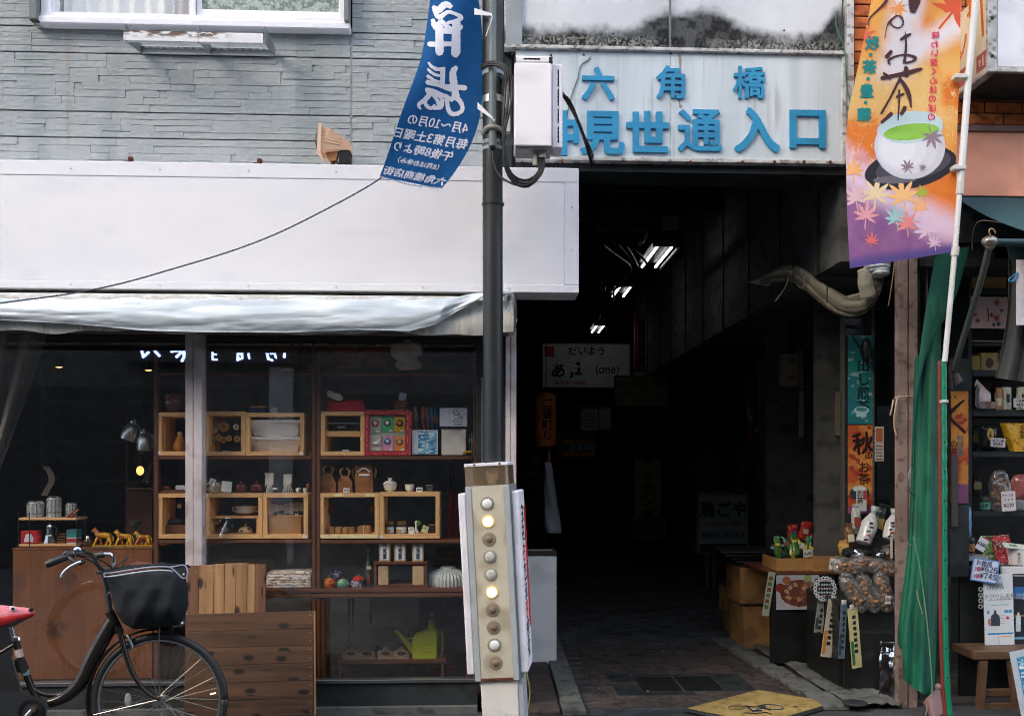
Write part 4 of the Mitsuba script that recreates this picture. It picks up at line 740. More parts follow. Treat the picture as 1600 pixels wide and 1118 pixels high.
q = thing('blue_book', 'thin blue book lying on the pine box of cloth trays', 'book'); bx(q, 'cover', 388, 637.5, 415, 644.4, YI - .08, .15, 'satin', '2c4163'); bx(q, 'spine_edge', 389, 634, 414.5, 637, YI - .08, .14, 'satin', 'b98a5c')
for i, (y0, y1, w) in enumerate(((657, 681, 'upper'), (684, 706, 'lower'))):
    q = thing('cloth_tray', f'{w} tray lined with crinkled white cloth in the pine box', 'tray')
    a, b, c2, d = P(390, y0, YS + .04), P(469, y0, YS + .04), P(464, y1, YS + .07), P(397, y1, YS + .07)
    m = hullpts([a, b, c2, d, a + (0, .17, 0), b + (0, .17, 0), c2 + (0, .12, 0), d + (0, .12, 0)]); m = m.subdivide().subdivide().subdivide()
    part(q, 'liner', crumple(crumple(m, .016, 16, i), .006, 50, i + 3), 'satin', 'cfcdc8' if i == 0 else 'c5b7a4', smooth=40)
    part(q, 'rim', crumple(pbox(389.5, y0 - 2, 470, y0 + 3.5, YS + .037, .18, .006).subdivide().subdivide(), .004, 30, 5 + i), 'satin', 'd8d5d0', smooth=40)
    part(q, 'content', cat_(*[ellipsoid(P(x, y0 - 3, YS + .09 + .05 * rng.random()), (.018, .018, .011), 2) for x in (415, 428, 440, 452)]), 'satin', '6f7358' if i else '5a3a34', smooth=True, kind='stuff')
q = thing('tiny_bottle', 'tiny green stoppered bottle beside the tray box', 'bottle'); lat(q, 'glass_body', 485, 711.5, YI - .1, [(2.4, 0), (3.2, 1), (3.2, 4), (1.2, 6), (1.2, 8)], 'gloss', '5e6b4a', 12); lat(q, 'stopper', 485, 703.4, YI - .1, [(.8, 0), (.8, 11), (0.1, 11)], 'satin', '8a2f2a', 8)
# on the box with the pale shelf
q = thing('red_cloth_bag', 'slumped red cloth bag on top of a pine box', 'bag')
m = hullpts([P(511.5, 641.8, YS + .05), P(511, 623, YS + .09), P(524, 628, YS + .05), P(540, 631, YS + .05), P(556, 627, YS + .06), P(568, 625, YS + .08), P(570, 641.8, YS + .05), P(512, 641.8, YS + .2), P(569, 641.8, YS + .2), P(516, 624, YS + .18), P(565, 626, YS + .18)]).subdivide().subdivide().subdivide()
part(q, 'cloth', crumple(m, .012, 20, 8), 'cloth', 'b83a45', smooth=60); part(q, 'filling', crumple(ellipsoid(P(550, 628, YS + .13), (.05, .04, .02), 3), .008, 30, 2), 'satin', '7a7a70', smooth=True)
q = thing('wooden_rabbit', 'pale wooden animal shape lying on the red cloth bag', 'ornament'); g = unary_union([ell(516.5, 615, 5, 5), ell(527, 620, 9.5, 5.5, 18), ell(519, 618, 6, 4, 20)]).simplify(.2)
s = 1 / scale(YS + .05); c0 = P(520, 618, YS + .05); g2 = affinity.affine_transform(g, [s, 0, 0, -s, c0[0] - 520 * s, c0[2] + 618 * s]); part(q, 'body', prism(g2, YS + .03, .02), 'satin', 'c9bfb2', smooth=30)
q = thing('woven_basket', 'small woven basket with a white card on the red framed case', 'basket')
for i in range(6): lat(q, 'hoop', 626, 641 - i * 2.5, YI - .05, [(9 + i * .35, 0), (10.3 + i * .35, 1.2), (9 + i * .35, 2.4)], 'satin', ('9a6d4c', '7c5338')[i % 2], 20)
part(q, 'card', move(pbox(623.5, 614, 634.5, 627, YI - .06, .003), ry=math.radians(8), about=P(629, 620, YI - .06)), 'print', 'c8d2da')
# the red case with six packets
q = thing('red_case', 'red patterned display case with six round badges on coloured cards', 'case'); y = YS + .003
def redfn(p, n, uv):
    a = dr.abs(p.x * 60 - dr.floor(p.x * 60) - .5) + dr.abs(p.z * 60 - dr.floor(p.z * 60) - .5); d = cell_rand(dr.floor(p.x * 60), dr.floor(p.z * 60) + 500)
    return mix(C('b3202f'), mix(C('d9c7a0'), C('2f3a44'), smoothstep(.4, .6, d)), smoothstep(.28, .2, a))
M['red_pattern'] = two(prin(tx(redfn), .5))
bx(q, 'top_board', 570.2, 640.5, 641.5, 647.5, y, .2, 'red_pattern'); bx(q, 'bottom_board', 570.2, 704.8, 641.5, 711.5, y, .2, 'red_pattern'); bx(q, 'side_board', 570.2, 647.6, 576.8, 704.7, y, .2, 'red_pattern'); bx(q, 'side_board', 634.6, 647.6, 641.5, 704.7, y, .2, 'red_pattern'); bx(q, 'backing', 577, 648, 634.4, 704.5, y + .04, .01, 'print', 'aab0a4')
for a, b, c_, d, col in ((578, 650, 595.5, 675, '9fb0a0'), (598, 650.5, 614.5, 674.5, '4fae74'), (616.3, 650.5, 633, 674.5, 'c8a424'), (578, 680, 596, 704, 'c2c2ba'), (598, 680.5, 614.5, 704, 'd79ab4'), (616.3, 680.5, 632.8, 704, 'e2954a')):
    bx(q, 'card', a, b, c_, d, y + .032, .004, 'print', col, 0); bx(q, 'price_tag', a + 9, d - 3, a + 15, d - .6, y + .03, .002, 'print', 'dcdcd6', 0)
for px, py, c1, c2 in ((586.5, 661, '9c4038', 'c8bfae'), (605.3, 660.5, '5b4a3c', 'e2dfd2'), (624.5, 661, '2a2626', 'd8663a'), (605.5, 689, '3f5f86', 'a9c6d4'), (624.2, 690, '7d7468', 'c9a24a')):
    part(q, 'badge', lathe([(.0005, .009), (.014, .008), (.021, .004), (.022, 0)], tuple(P(px, py, y + .031)), 20, 'y'), 'gloss', c1, smooth=50); part(q, 'badge_face', lathe([(.0005, .0095), (.010, .0091), (.011, .0086)], tuple(P(px, py, y + .031)), 16, 'y'), 'gloss', c2, smooth=50)
part(q, 'spoon', cat_(ellipsoid(P(588, 692, y + .02), (.03, .006, .012), 2), ellipsoid(P(591, 690, y + .02), (.012, .006, .02), 2)), 'satin', 'd6d6d2', smooth=True)
# right end of the upper shelf
q = thing('picture_book', 'white edged book with a blue sea picture leaning on the upper shelf', 'book'); bx(q, 'cover', 643.5, 671.5, 684, 709.5, YS + .03, .012, 'satin', 'd5d8e2', .001)
bx(q, 'picture', 653, 673, 682, 709, YS + .0285, .0012, 'sea_print', None, 0)
q = thing('cream_box', 'square cream cardboard box on the upper shelf beside the sea picture', 'box'); bx(q, 'carton', 690, 672, 728, 710.5, YS + .02, .12, 'matte', 'd6d4ca', .002); bx(q, 'lid_edge', 689.5, 670.5, 728.5, 672, YS + .018, .124, 'matte', 'c3c0b4', .001)
q = thing('white_carton', 'white carton with a line drawing on it, standing above the cream box', 'box'); bx(q, 'carton', 687, 637, 730, 666, YS + .03, .1, 'satin', 'ccd2dc', .002); bx(q, 'fold_line', 702, 637.5, 702.6, 665.5, YS + .0288, .001, 'print', '8fa0b4', 0)
for pts in ([(708, 643), (710, 641), (714, 641.5), (716, 645), (714, 649), (710, 648.5), (708, 645), (708, 643)], [(716, 645), (720, 648), (723, 651), (720, 653), (716, 649)], [(709, 655), (714, 654.6), (721, 655)], [(711.5, 645), (712.5, 645.6)]):
    s = 1 / scale(YS + .03); c0 = P(712, 650, YS + .03); g = LineString(pts).buffer(.55); part(q, 'line_drawing', prism(affinity.affine_transform(g, [s, 0, 0, -s, c0[0] - 712 * s, c0[2] + 650 * s]), YS + .0288, .001), 'print', '3e4650')
for yy, w in ((658.5, (707, 710, 713, 716, 719, 722)), (662.5, (711, 714, 717, 720))):
    for x in w: bx(q, 'print_mark', x - .9, yy - 1, x + .9, yy + 1, YS + .0288, .001, 'print', '4a525c', 0)
bx(q, 'stand', 700, 666.3, 726, 670.2, YS + .05, .06, 'dark_paint', None, .002)
for px, col, c2, lab in ((650, 'a29686', '7d7264', 'slim beige'), (661.5, 'c9763c', '34548c', 'orange and blue'), (668, 'a8687a', '8c5266', 'dull pink'), (675, '2b7fa8', '8a6a2c', 'blue'), (681, '2a6f98', 'a07a2f', 'blue and gold')):
    q = thing('carved_bird', f'{lab} carved bird ornament behind the sea picture', 'ornament'); cc = lambda a, b: P(px + a, b, YI + .04)
    part(q, 'body', blob([((cc(0, 665), .008), (cc(0, 654), .018)), ((cc(0, 654), .018), (cc(-1, 644), .013)), ((cc(-1, 644), .013), (cc(-1, 637), .011)), ((cc(0, 665), .008), (cc(2, 672), .005))], .006), 'satin', col, smooth=True); part(q, 'wing', ellipsoid(cc(2.5, 655) - (0, .012, 0), (.009, .008, .03), 2), 'satin', c2, smooth=True); part(q, 'beak', hullpts([cc(-3, 638), cc(-3, 640), cc(-7, 640), cc(-3, 639) + (0, .006, 0)]), 'satin', 'c9a04a')
for i, (a, b, col) in enumerate(((732, 735, '232b2c'), (736, 738.5, '4d5a60'))):
    q = thing('dark_album', ('black' if i == 0 else 'grey') + ' album standing at the right end of the upper shelf', 'album'); bx(q, 'cover', a, 676, b, 710, YS + .04, .16, 'satin', col, .001); bx(q, 'spine_label', a + .4, 684, b - .4, 690, YS + .0385, .002, 'print', '8a8a84', 0)
q = thing('yellow_clip', 'small yellow clip lying before the cream box', 'clip'); part(q, 'body', pbox(724, 704, 737, 707, YS + .005, .012, .003), 'satin', 'd99a1f'); part(q, 'jaw', pbox(722, 706, 729, 708.5, YS + .004, .01, .002), 'satin', 'c98a1a')
# middle shelf: pots and paper figures
q = thing('grey_jug', 'grey glazed jug with a handle on the pine box by the white post', 'jug'); lat(q, 'body', 339, 770, YI, [(8, 0), (12, 2), (13, 8), (11, 15), (9.5, 17.5), (9, 17.5), (10.5, 14), (12, 8), (0.1, 2)], 'gloss', '7b746b'); c0 = lambda a, b: P(a, b, YI); part(q, 'handle', tube([c0(329, 754.5), c0(324, 756), c0(322.5, 761), c0(327, 766.5)], .007, 8, 20), 'gloss', '757067', smooth=True); part(q, 'card', move(pbox(327, 747, 337, 757, YI - .02, .002), ry=.3, about=P(332, 752, YI)), 'print', 'b9bfc4')
q = thing('white_card', 'white price card leaning beside the grey jug', 'card'); part(q, 'sheet', move(pbox(346, 751.5, 362, 768, YI - .04, .002), ry=.08, about=P(354, 760, YI)), 'print', 'c9d3d6'); part(q, 'stand', pbox(351, 767.5, 357, 770, YI - .04, .03), 'satin', '8c8c88')
for px, r, col, lab in ((376.5, 9, '6a3a34', 'small'), (401.5, 10.8, '5a2f28', 'larger')):
    q = thing('clay_pot', f'{lab} round reddish brown clay pot on the pine box', 'pot'); lat(q, 'body', px, 770, YI, [(r * .6, 0), (r * .95, 4), (r, 8), (r * .85, 13.5), (r * .45, 16.5), (0.1, 17)], 'gloss', col); lat(q, 'lid', px, 786.5 - 0, YI, [(0.1, 0), (0.2, .1)], 'gloss', col) if False else None; lat(q, 'knob', px, 753.3, YI, [(2.2, 0), (1.4, 2), (1.8, 3.6), (0.1, 4)], 'gloss', col, 12)
for i, (px, w, top, bot) in enumerate(((421, 6.5, 739, 757), (449.5, 6.2, 741, 755))):
    q = thing('paper_figure', 'white paper figure on wire legs, ' + ('left' if i == 0 else 'right') + ' of the two on the pine box', 'ornament'); y = YI - .03
    part(q, 'sheet', move(pbox(px - w, top, px + w, bot, y, .012, .002), ry=.03, about=P(px, top, y)), 'print', 'cfcfc8'); part(q, 'fold', pbox(px - w - 1.5, top - .5, px + w, top + 1.2, y - .004, .02), 'print', 'd8d8d2'); part(q, 'fold', pbox(px - w - .6, bot - 3, px - w + 1.2, bot + 2.5, y - .003, .014), 'print', 'c4c4bc')
    for j, dx in enumerate((-7, -4, -1.5, 1.5, 4.5, 7.5)): part(q, 'leg', tube([P(px + dx * .4, bot, y + .006), P(px + dx * (.7 if i == 0 else 1.15), 770, y - .02 + .012 * j)], .003, 5), 'print', 'd2d2cc')
    if i == 0: part(q, 'arm', pbox(426, 761.5, 433, 764.5, y - .01, .01), 'print', 'c9c9c2')
q = thing('shell_ornament', 'small white shell with a dark side beside the paper figures', 'ornament'); part(q, 'shell', ellipsoid(P(466.5, 765, YI - .04), (.018, .016, .016), 2), 'gloss', 'd2d4d2', smooth=True); part(q, 'patch', ellipsoid(P(469, 766, YI - .05), (.012, .01, .012), 2), 'satin', '3a3c3c', smooth=True)
q = thing('tiny_cup', 'tiny white cup with a brown figure at the end of the pine box', 'cup'); lat(q, 'cup', 477, 770, YI - .04, [(2.5, 0), (4, 8), (3.4, 8), (2, 1)], 'gloss', 'cfd1cf', 16); part(q, 'figure', blob([((P(481, 764, YI - .03), .007), (P(481, 757, YI - .03), .010))], .004), 'satin', 'a5682e', smooth=True)
q = thing('casserole', 'white casserole with a brown base and two ear handles', 'casserole'); y = YS + .15; lat(q, 'bowl', 384, 806, y, [(10, 0), (13, 2), (14.5, 5.5)], 'satin', '7a4a36'); lat(q, 'rim', 384, 800.5, y, [(14.5, 0), (15.6, 9), (15.0, 11), (14, 11), (13, 1), (.1, 1)], 'gloss', 'cfc9bd')
for s in (-1, 1): part(q, 'ear', tube([P(384 + s * 14.5, 794, y), P(384 + s * 19.5, 792.5, y), P(384 + s * 19.5, 796.5, y), P(384 + s * 14.5, 798, y)], .006, 8, 16), 'gloss', 'cfc9bd', smooth=True)
q = thing('small_riser', 'low brown riser standing inside the pine box', 'riser'); bx(q, 'board', 324, 806, 405, 809.5, YS + .05, .2, 'pine', None, .001); bx(q, 'side', 324.5, 809.7, 328, 834.8, YS + .05, .2, 'pine_upright', None, .001); bx(q, 'side', 400.5, 809.7, 404, 834.8, YS + .05, .2, 'pine_upright', None, .001)
for px, col, r, lab in ((349.5, '565450', 10, 'dark grey pot with a lid in the shade of the low riser'), (383.5, 'd3bf8b', 11, 'cream pot with black brush marks under the low riser')):
    q = thing('lidded_pot', lab, 'pot'); lat(q, 'body', px, 834.8, YS + .13, [(r * .6, 0), (r * .97, 3.5), (r, 7), (r * .75, 11), (r * .3, 13), (.1, 13)], 'gloss', col); lat(q, 'knob', px, 822, YS + .13, [(r * .2, 0), (r * .14, 2.5), (r * .17, 4.5), (.1, 5)], 'gloss', col, 12)
    if col[0] == 'd':
        for a in range(6): t = a * 1.05 - 2.4; part(q, 'brush_mark', ellipsoid(P(px, 834.8 - 8.5, YS + .13) + np.array([math.sin(t) * .041, -math.cos(t) * .041, .01 * math.sin(a * 2.2)]), (.011, .006, .006), 2), 'gloss', '22201e', smooth=True)
q = thing('card_row', 'row of white cards hanging in the pine box above the carton', 'card set')
for i, px in enumerate((421, 428.5, 436, 444, 451.5, 459, 466.5)): bx(q, 'card', px, 786 + 2.5 * math.sin(i), px + 7, 800 + 3 * math.cos(i * 1.7), YS + .1 + .006 * i, .002, 'print', ('b9b4a8', 'cac5b8', 'c0bbae')[i % 3], 0)
bx(q, 'string', 418, 784.5, 474, 785.3, YS + .12, .002, 'satin', '6c6455', 0)
q = thing('brown_carton', 'brown cardboard carton inside the pine box', 'carton'); bx(q, 'carton', 420, 808, 470, 834.6, YS + .03, .17, 'cardboard', None, .002); bx(q, 'lid', 419.3, 805.5, 470.6, 808, YS + .028, .174, 'cardboard', None, .001)
for i, px in enumerate((435, 440, 444.5, 462, 465)): q = solo('tiny_peg', ('first', 'second', 'third', 'fourth', 'fifth')[i] + ' tiny peg figure from the left on the brown carton', 'peg', lathe([(.004, 0), (.0045, .01), (.002, .012), (.0035, .017), (.0005, .02)], tuple(P(px, 805.5, YS + .06)), 10), 'satin', 'b98a62' if px > 438 and px < 450 else 'c9c4b8', True, 'peg figures on the carton')
q = thing('wooden_board', 'reddish wooden board with a white packet on the pine box by the post', 'board'); bx(q, 'board', 248, 765.5, 291, 770, YS + .02, .2, 'darkwood'); bx(q, 'packet', 274, 758, 290, 765, YS + .05, .08, 'satin', 'b9bdc2'); part(q, 'knob', ellipsoid(P(260, 762, YS + .08), (.024, .02, .014), 2), 'satin', '9a4a2c', smooth=True)
q = thing('bread_loaf', 'dark round loaf shaped ornament in the lower left pine box', 'ornament'); part(q, 'body', crumple(ellipsoid(P(274, 815, YS + .14), (.05, .05, .022), 3), .006, 20, 2), 'satin', '31363c', smooth=True); part(q, 'cap', ellipsoid(P(280, 790, YS + .14), (.014, .014, .016), 2), 'satin', 'cfc9c0', smooth=True)
# paper bags, bowls and jars on the right boxes
def paperbag(cx, w, top, label, front=None):
    q = thing('paper_bag', label, 'bag'); y = YS + .06; b = 769.8
    pts = [P(cx - w, b, y), P(cx + w, b, y), P(cx - w, b, y + .09), P(cx + w, b, y + .09), P(cx - w * .98, b - 16, y), P(cx + w * .98, b - 16, y), P(cx - w * .9, b - 18, y + .09), P(cx + w * .9, b - 18, y + .09)]
    if front: pts += [P(cx - w * 1.05, top, y + .01), P(cx + w * .86, top - 2, y + .01), P(cx - w, top, y + .05), P(cx + w * .86, top - 2, y + .05)]
    else: pts += [P(cx - w * .5, top + 12, y + .03), P(cx + w * .45, top + 12, y + .03), P(cx - w * .5, top + 12, y + .05), P(cx + w * .45, top + 12, y + .05)]
    part(q, 'bag', crumple(hullpts(pts).subdivide().subdivide().subdivide(), .007, 22, int(cx)), 'cardboard_dark', smooth=38)
    if not front:
        for s in (-1, 1): part(q, 'handle', tube([P(cx + s * w * .35, top + 13, y + .035), P(cx + s * w * .62, top + 5, y + .03), P(cx + s * w * .2, top, y + .03)], [.004, .009, .006], 6, 14), 'matte', 'c09a6a', smooth=True)
    else:
        for s in (-1, 1): part(q, 'tie', tube([P(cx + s * (w + 2), top + 20, y + .05), P(cx + s * (w + 4), top + 8, y + .05), P(cx + s * (w + 2), top + 3, y + .05)], [.004, .009, .005], 6, 14), 'matte', 'b08c60', smooth=True)
        for i in range(7): part(q, 'print_mark', ellipsoid(P(cx - 9 + i * 2.9, top + 9 - 4.5 * math.sin(i / 6 * PI), y + .0), (.006, .003, .007), 1), 'print', 'd8d0cc'); 
        part(q, 'print_mark', pbox(cx - 8, top + 13, cx + 8, top + 16, y - .004, .006), 'print', 'd8d0cc')
paperbag(512.5, 12.5, 727, 'tied brown paper bag, leftmost on the pine box shelf'); paperbag(539, 11.5, 731, 'tied brown paper bag standing between two others'); paperbag(569, 14, 727, 'taller brown paper bag with white print on its front', True)
for i, (a, b, top) in enumerate(((512, 533, 823), (534.5, 553, 823.5), (558, 578, 821.5))):
    q = thing('brown_packet', ('leftmost', 'middle', 'rightmost')[i] + ' brown packet tied with string in the pine box', 'packet'); bx(q, 'packet', a, top, b, 834.4, YS + .05, .08, 'cardboard', None, .008); bx(q, 'string', (a + b) / 2 - .7, top - .4, (a + b) / 2 + .7, 834.6, YS + .048, .084, 'satin', 'c9ad80' if i == 2 else '2c211a', 0)
for px, py, lab in ((515, 795, 'left'), (581, 794, 'right')): q = thing('round_purse', f'round brown purse hanging at the {lab} inside the pine box', 'purse'); part(q, 'body', ellipsoid(P(px, py, YI + .06), (.032, .02, .034), 3), 'satin', '6d4228', smooth=True); part(q, 'strap', tube([P(px, py - 8, YI + .06), P(px, 777, YI + .06)], .003, 5), 'satin', '3d2a20')
q = thing('lidded_bowl', 'white porcelain bowl with a knobbed lid on the pine box', 'bowl'); y = YI - .03; lat(q, 'bowl', 609.5, 769, y, [(4.6, 0), (5, 2), (8.3, 4), (10.2, 10), (10.6, 13)], 'gloss', 'd6d8cf'); lat(q, 'lid', 609.5, 756, y, [(11.4, 0), (11.3, .8), (8, 4), (4, 5.5), (2.6, 6), (2.4, 7.5), (3.6, 9), (3.4, 9.8), (.1, 9.8)], 'gloss', 'd9dbd3')
q = thing('white_cup', 'small white porcelain cup between the lidded bowl and the glass cup', 'cup'); lat(q, 'cup', 640, 769, y, [(3.2, 0), (3.6, 2), (6.2, 4), (6.9, 9), (7.6, 12.6), (7, 12.6), (6, 8), (3, 3), (.1, 3)], 'gloss', 'd9dad3')
q = thing('glass_cup', 'small clear glass cup at the right end of the pine box', 'cup'); lat(q, 'cup', 671, 769, y, [(.1, 0), (4.6, 0), (5.6, 11.5), (5.0, 11.5), (4.1, 2), (.1, 2)], 'glass')
lat(q, 'rim', 671, 757.8, y, [(5.6, 0), (6.0, .5), (5.5, .9)], 'gloss', 'aab0b0')
for i, (px, r, h) in enumerate(((610, 7, 20), (627.5, 9.2, 20.5))):
    q = thing('honey_jar', ('smaller' if i == 0 else 'larger') + ' dark honey jar with a white label in the pine box', 'jar'); y = YS + .1; lat(q, 'glass_body', px, 834.4, y, [(r * .9, 0), (r, 1.5), (r, h - 5), (r * .85, h - 3)], 'gloss', '3a2417'); lat(q, 'lid', px, 834.4 - h + 3, y, [(r * .9, 0), (r * .9, 3.4), (.1, 3.4)], 'metal', 'b08a4a')
    s = 1 / scale(y); c0 = P(px, 834.4, y); m, _ = grid(lambda u, v: (c0[0] + (r + .15) * s * math.sin((u - .5) * 2), c0[1] - (r + .15) * s * math.cos((u - .5) * 2), c0[2] + (2.5 + 9.5 * v) * s), 14, 2); part(q, 'label', m, 'print', 'c3cad2', smooth=True)
    m, _ = grid(lambda u, v: (c0[0] + (r + .3) * s * math.sin((u - .9) * .9), c0[1] - (r + .3) * s * math.cos((u - .9) * .9), c0[2] + (3.2 + 5 * v) * s), 8, 2); part(q, 'label_picture', m, 'print', 'b98a3c', smooth=True)
q = thing('dark_jar', 'dark jar with a brass lid at the right of the pine box', 'jar'); lat(q, 'glass_body', 675, 834.4, YS + .14, [(6, 0), (6.5, 1.5), (6.5, 13), (5.5, 14)], 'gloss', '24201c'); lat(q, 'lid', 675, 820.2, YS + .14, [(6, 0), (6, 2), (.1, 2)], 'metal', 'a98450')
q = thing('garlic_bunch', 'white garlic bulb with a green top beside the honey jars', 'garlic'); y = YS + .07; lat(q, 'bulb', 650, 834.4, y, [(2.5, 0), (4.2, 3), (3.4, 7), (1.4, 10), (1.1, 21), (.1, 21.5)], 'satin', 'd6d6da', 16); part(q, 'leaves', crumple(ellipsoid(P(653, 817, y + .05), (.022, .018, .02), 2), .01, 40, 3), 'satin', '4d7a2e', smooth=True)
for a, b, c_, d, rot, col in ((638, 823, 647, 835, -.1, 'd9d5cc'), (659, 821, 669, 832, .35, 'b9bd8c')):
    q = thing('price_card', ('white' if rot < 0 else 'greenish') + ' price card leaning by the garlic', 'card'); part(q, 'card', move(pbox(a, b, c_, d, YS + .04, .003), ry=rot, about=P((a + c_) / 2, (b + d) / 2, YS + .04)), 'print', col); part(q, 'print_mark', move(pbox(a + 2, b + 3, c_ - 2, b + 4.3, YS + .0388, .001), ry=rot, about=P((a + c_) / 2, (b + d) / 2, YS + .04)), 'print', '6b6a60')
q = thing('hanging_cloth', 'narrow grey cloth with black brush writing hanging behind the boxes', 'cloth'); m, _ = grid(lambda u, v: P(696 + 16 * u + 2 * math.sin(v * 5), 716 + 66 * v, .62 + .01 * math.sin(u * 9)), 16, 20); part(q, 'cloth', m, 'cloth', '5f6a70', smooth=True)
for i in range(5): part(q, 'brush_mark', lettering(stroke(np.array([(-.02, .01 - .01 * i % 2), (.0, -.012), (.022, .008)]), [.006, .012, .007]).union(stroke(np.array([(-.008, .02), (.004, -.02)]), [.008, .01])), 704, 724 + 12 * i, .605), 'print', '1c2024')
q = thing('red_scarf', 'dull red scarf hanging at the right end of the shop shelves', 'scarf'); m, _ = grid(lambda u, v: P(700 + (12 + 9 * v) * u - 4 * v, 768 + 76 * v, .55 + .02 * math.sin(u * 10 + v * 2)), 20, 20); part(q, 'cloth', m, 'cloth', '96323c', smooth=True); m, _ = grid(lambda u, v: P(700 + 12 * u, 764 + 5 * v, .55 + .02 * math.sin(u * 10)), 14, 4); part(q, 'fold', m, 'cloth', '7c2832', smooth=True)
# bottom row on the table
q = thing('textile_stack', 'stack of folded patterned white cloths on the display table', 'cloth stack')
for i in range(6):
    y0 = 918.5 - i * 4.1; m = pbox(415 + rng.uniform(-1, 2), y0 - 4.4, 488 - rng.uniform(0, 3) - i * .3, y0, YS + .02, .22, .006).subdivide().subdivide().subdivide(); part(q, 'folded_cloth', crumple(m, .006, 14, i), 'textile', smooth=50)
y = YS + .06
for nm, lab, px, base, r, h, mt in (('round_box', 'orange red painted round box with a green knob', 514.5, 918.5, 10.5, 17, 'orn_red'), ('round_box', 'teal patterned round box between two others on the table', 536, 919, 10, 15.5, 'orn_teal')):
    q = thing(nm, lab, 'box'); lat(q, 'body', px, base, y, [(r * .6, 0), (r * .95, h * .25), (r, h * .5)], mt); lat(q, 'lid', px, base - h * .5, y, [(r, 0), (r * .92, h * .25), (r * .5, h * .45), (.1, h * .5)], mt); lat(q, 'knob', px, base - h, y, [(2, 0), (2.4, 1.2), (.1, 2.4)], 'gloss', '4d8a62' if mt == 'orn_red' else '8a3a2a', 12)
q = thing('painted_ball', 'blue and white painted ball lying behind the red round box', 'ball'); part(q, 'ball', ellipsoid(P(525, 897, y + .07), (.034, .034, .032), 3), 'orn_blue', smooth=True); part(q, 'cap', ellipsoid(P(525, 888.6, y + .07), (.008, .008, .004), 1), 'gloss', '6b5a3a', smooth=True)
q = thing('painted_jar', 'navy patterned jar with a bright red lid on the table', 'jar'); lat(q, 'body', 557.5, 919, y, [(8.5, 0), (9.3, 1), (9.3, 12), (8.5, 13)], 'orn_navy'); lat(q, 'lid', 560, 906, y, [(9, 0), (9, 3), (5, 6.5), (1, 7.5), (.1, 7.6)], 'gloss', 'b83a28'); lat(q, 'knob', 560, 898.4, y, [(1.8, 0), (2, 1.2), (.1, 2.2)], 'gloss', '4d8a62', 10)
q = thing('green_bottle', 'slim green glass bottle with a cork on the display table', 'bottle'); lat(q, 'glass_body', 576, 918.5, y + .05, [(6, 0), (6.2, 1), (6.2, 32), (5, 38), (2.4, 46), (2.2, 55)], 'gloss', '2f4a3c'); lat(q, 'cork', 576, 863.5, y + .05, [(1.8, 0), (2.6, 2), (2.6, 6.5), (.1, 6.6)], 'satin', 'b09a7c', 12); part(q, 'tag', pbox(573, 884, 580, 889, y + .02, .002), 'print', 'b9b48c'); part(q, 'label', pbox(573.5, 898, 578, 911, y + .022, .003), 'print', '8a3a2c')
q = thing('small_shelf', 'small dark two level shelf standing on the display table', 'shelf'); bx(q, 'top_board', 583, 877, 668, 881.5, YS + .02, .17, 'darkwood'); bx(q, 'bottom_board', 584, 913.5, 668, 918.5, YS + .02, .17, 'darkwood'); bx(q, 'side', 584.5, 881.8, 588.5, 913.3, YS + .022, .16, 'darkwood_upright'); bx(q, 'side', 663.5, 881.8, 667, 913.3, YS + .022, .16, 'darkwood_upright')
for i, (a, b) in enumerate(((590.5, 606), (644.5, 662))): q = thing('kraft_box', ('left' if i == 0 else 'right') + ' plain kraft box under the small dark shelf', 'box'); bx(q, 'carton', a, 884.5, b, 913.3, YS + .03, .07, 'matte', 'b59a74', .002); bx(q, 'flap', a + .3, 883.4, b - .3, 884.4, YS + .031, .068, 'matte', 'a58a66', .0005)
for i, (a, b) in enumerate(((592, 609.5), (616, 633.5), (644, 661.5))):
    q = thing('soap_box', ('leftmost', 'middle', 'rightmost')[i] + ' of three kraft boxes with white labels on the small shelf', 'box'); bx(q, 'carton', a, 848.5, b, 876.8, YS + .03, .06, 'matte', 'b99c74', .002); bx(q, 'label', a + 2.4, 851, b - 1.8, 874.5, YS + .0285, .002, 'print', 'cdd2da', 0); txt(q, 'character', '今宵菊', .027, (a + b) / 2 + .4, 860, YS + .0285, '23262c', True, .03); bx(q, 'print_mark', (a + b) / 2 - 2.5, 869, (a + b) / 2 + 3, 873, YS + .0275, .001, 'print', '3a3e46', 0)
q = thing('ribbed_pot', 'squat ribbed white ceramic pot at the right end of the display table', 'pot'); s = 1 / scale(y + .1); c0 = P(700, 918.5, y + .1)
pr = spline(np.array([(24, 0), (29, 2), (31, 9), (31, 16), (28, 23), (20, 28), (12, 31)]), 22)
m, _ = grid(lambda u, v: (lambda r, h, t: (c0[0] + r * s * math.cos(t), c0[1] + r * s * math.sin(t), c0[2] + h * s))(pr[int(v * 21)][0] * (1 + .035 * math.cos(u * 2 * PI * 34)), pr[int(v * 21)][1], u * 2 * PI), 240, 22); part(q, 'body', m, 'gloss', 'b6bfbc', smooth=True); lat(q, 'neck', 700, 887.7, y + .1, [(12, 0), (12, 3), (10.5, 3), (10.5, -1), (.1, -1)], 'gloss', 'b6bfbc')
q = thing('coiled_basket', 'brown coiled basket behind the ribbed white pot', 'basket')
for i in range(7): lat(q, 'coil', 697, 887 - i * 4.6, y + .27, [(17 - .4 * i, 0), (20 - .5 * i, 2.2), (17 - .4 * i, 4.5)], 'satin', ('6f5a38', '8a7148')[i % 2], 24)
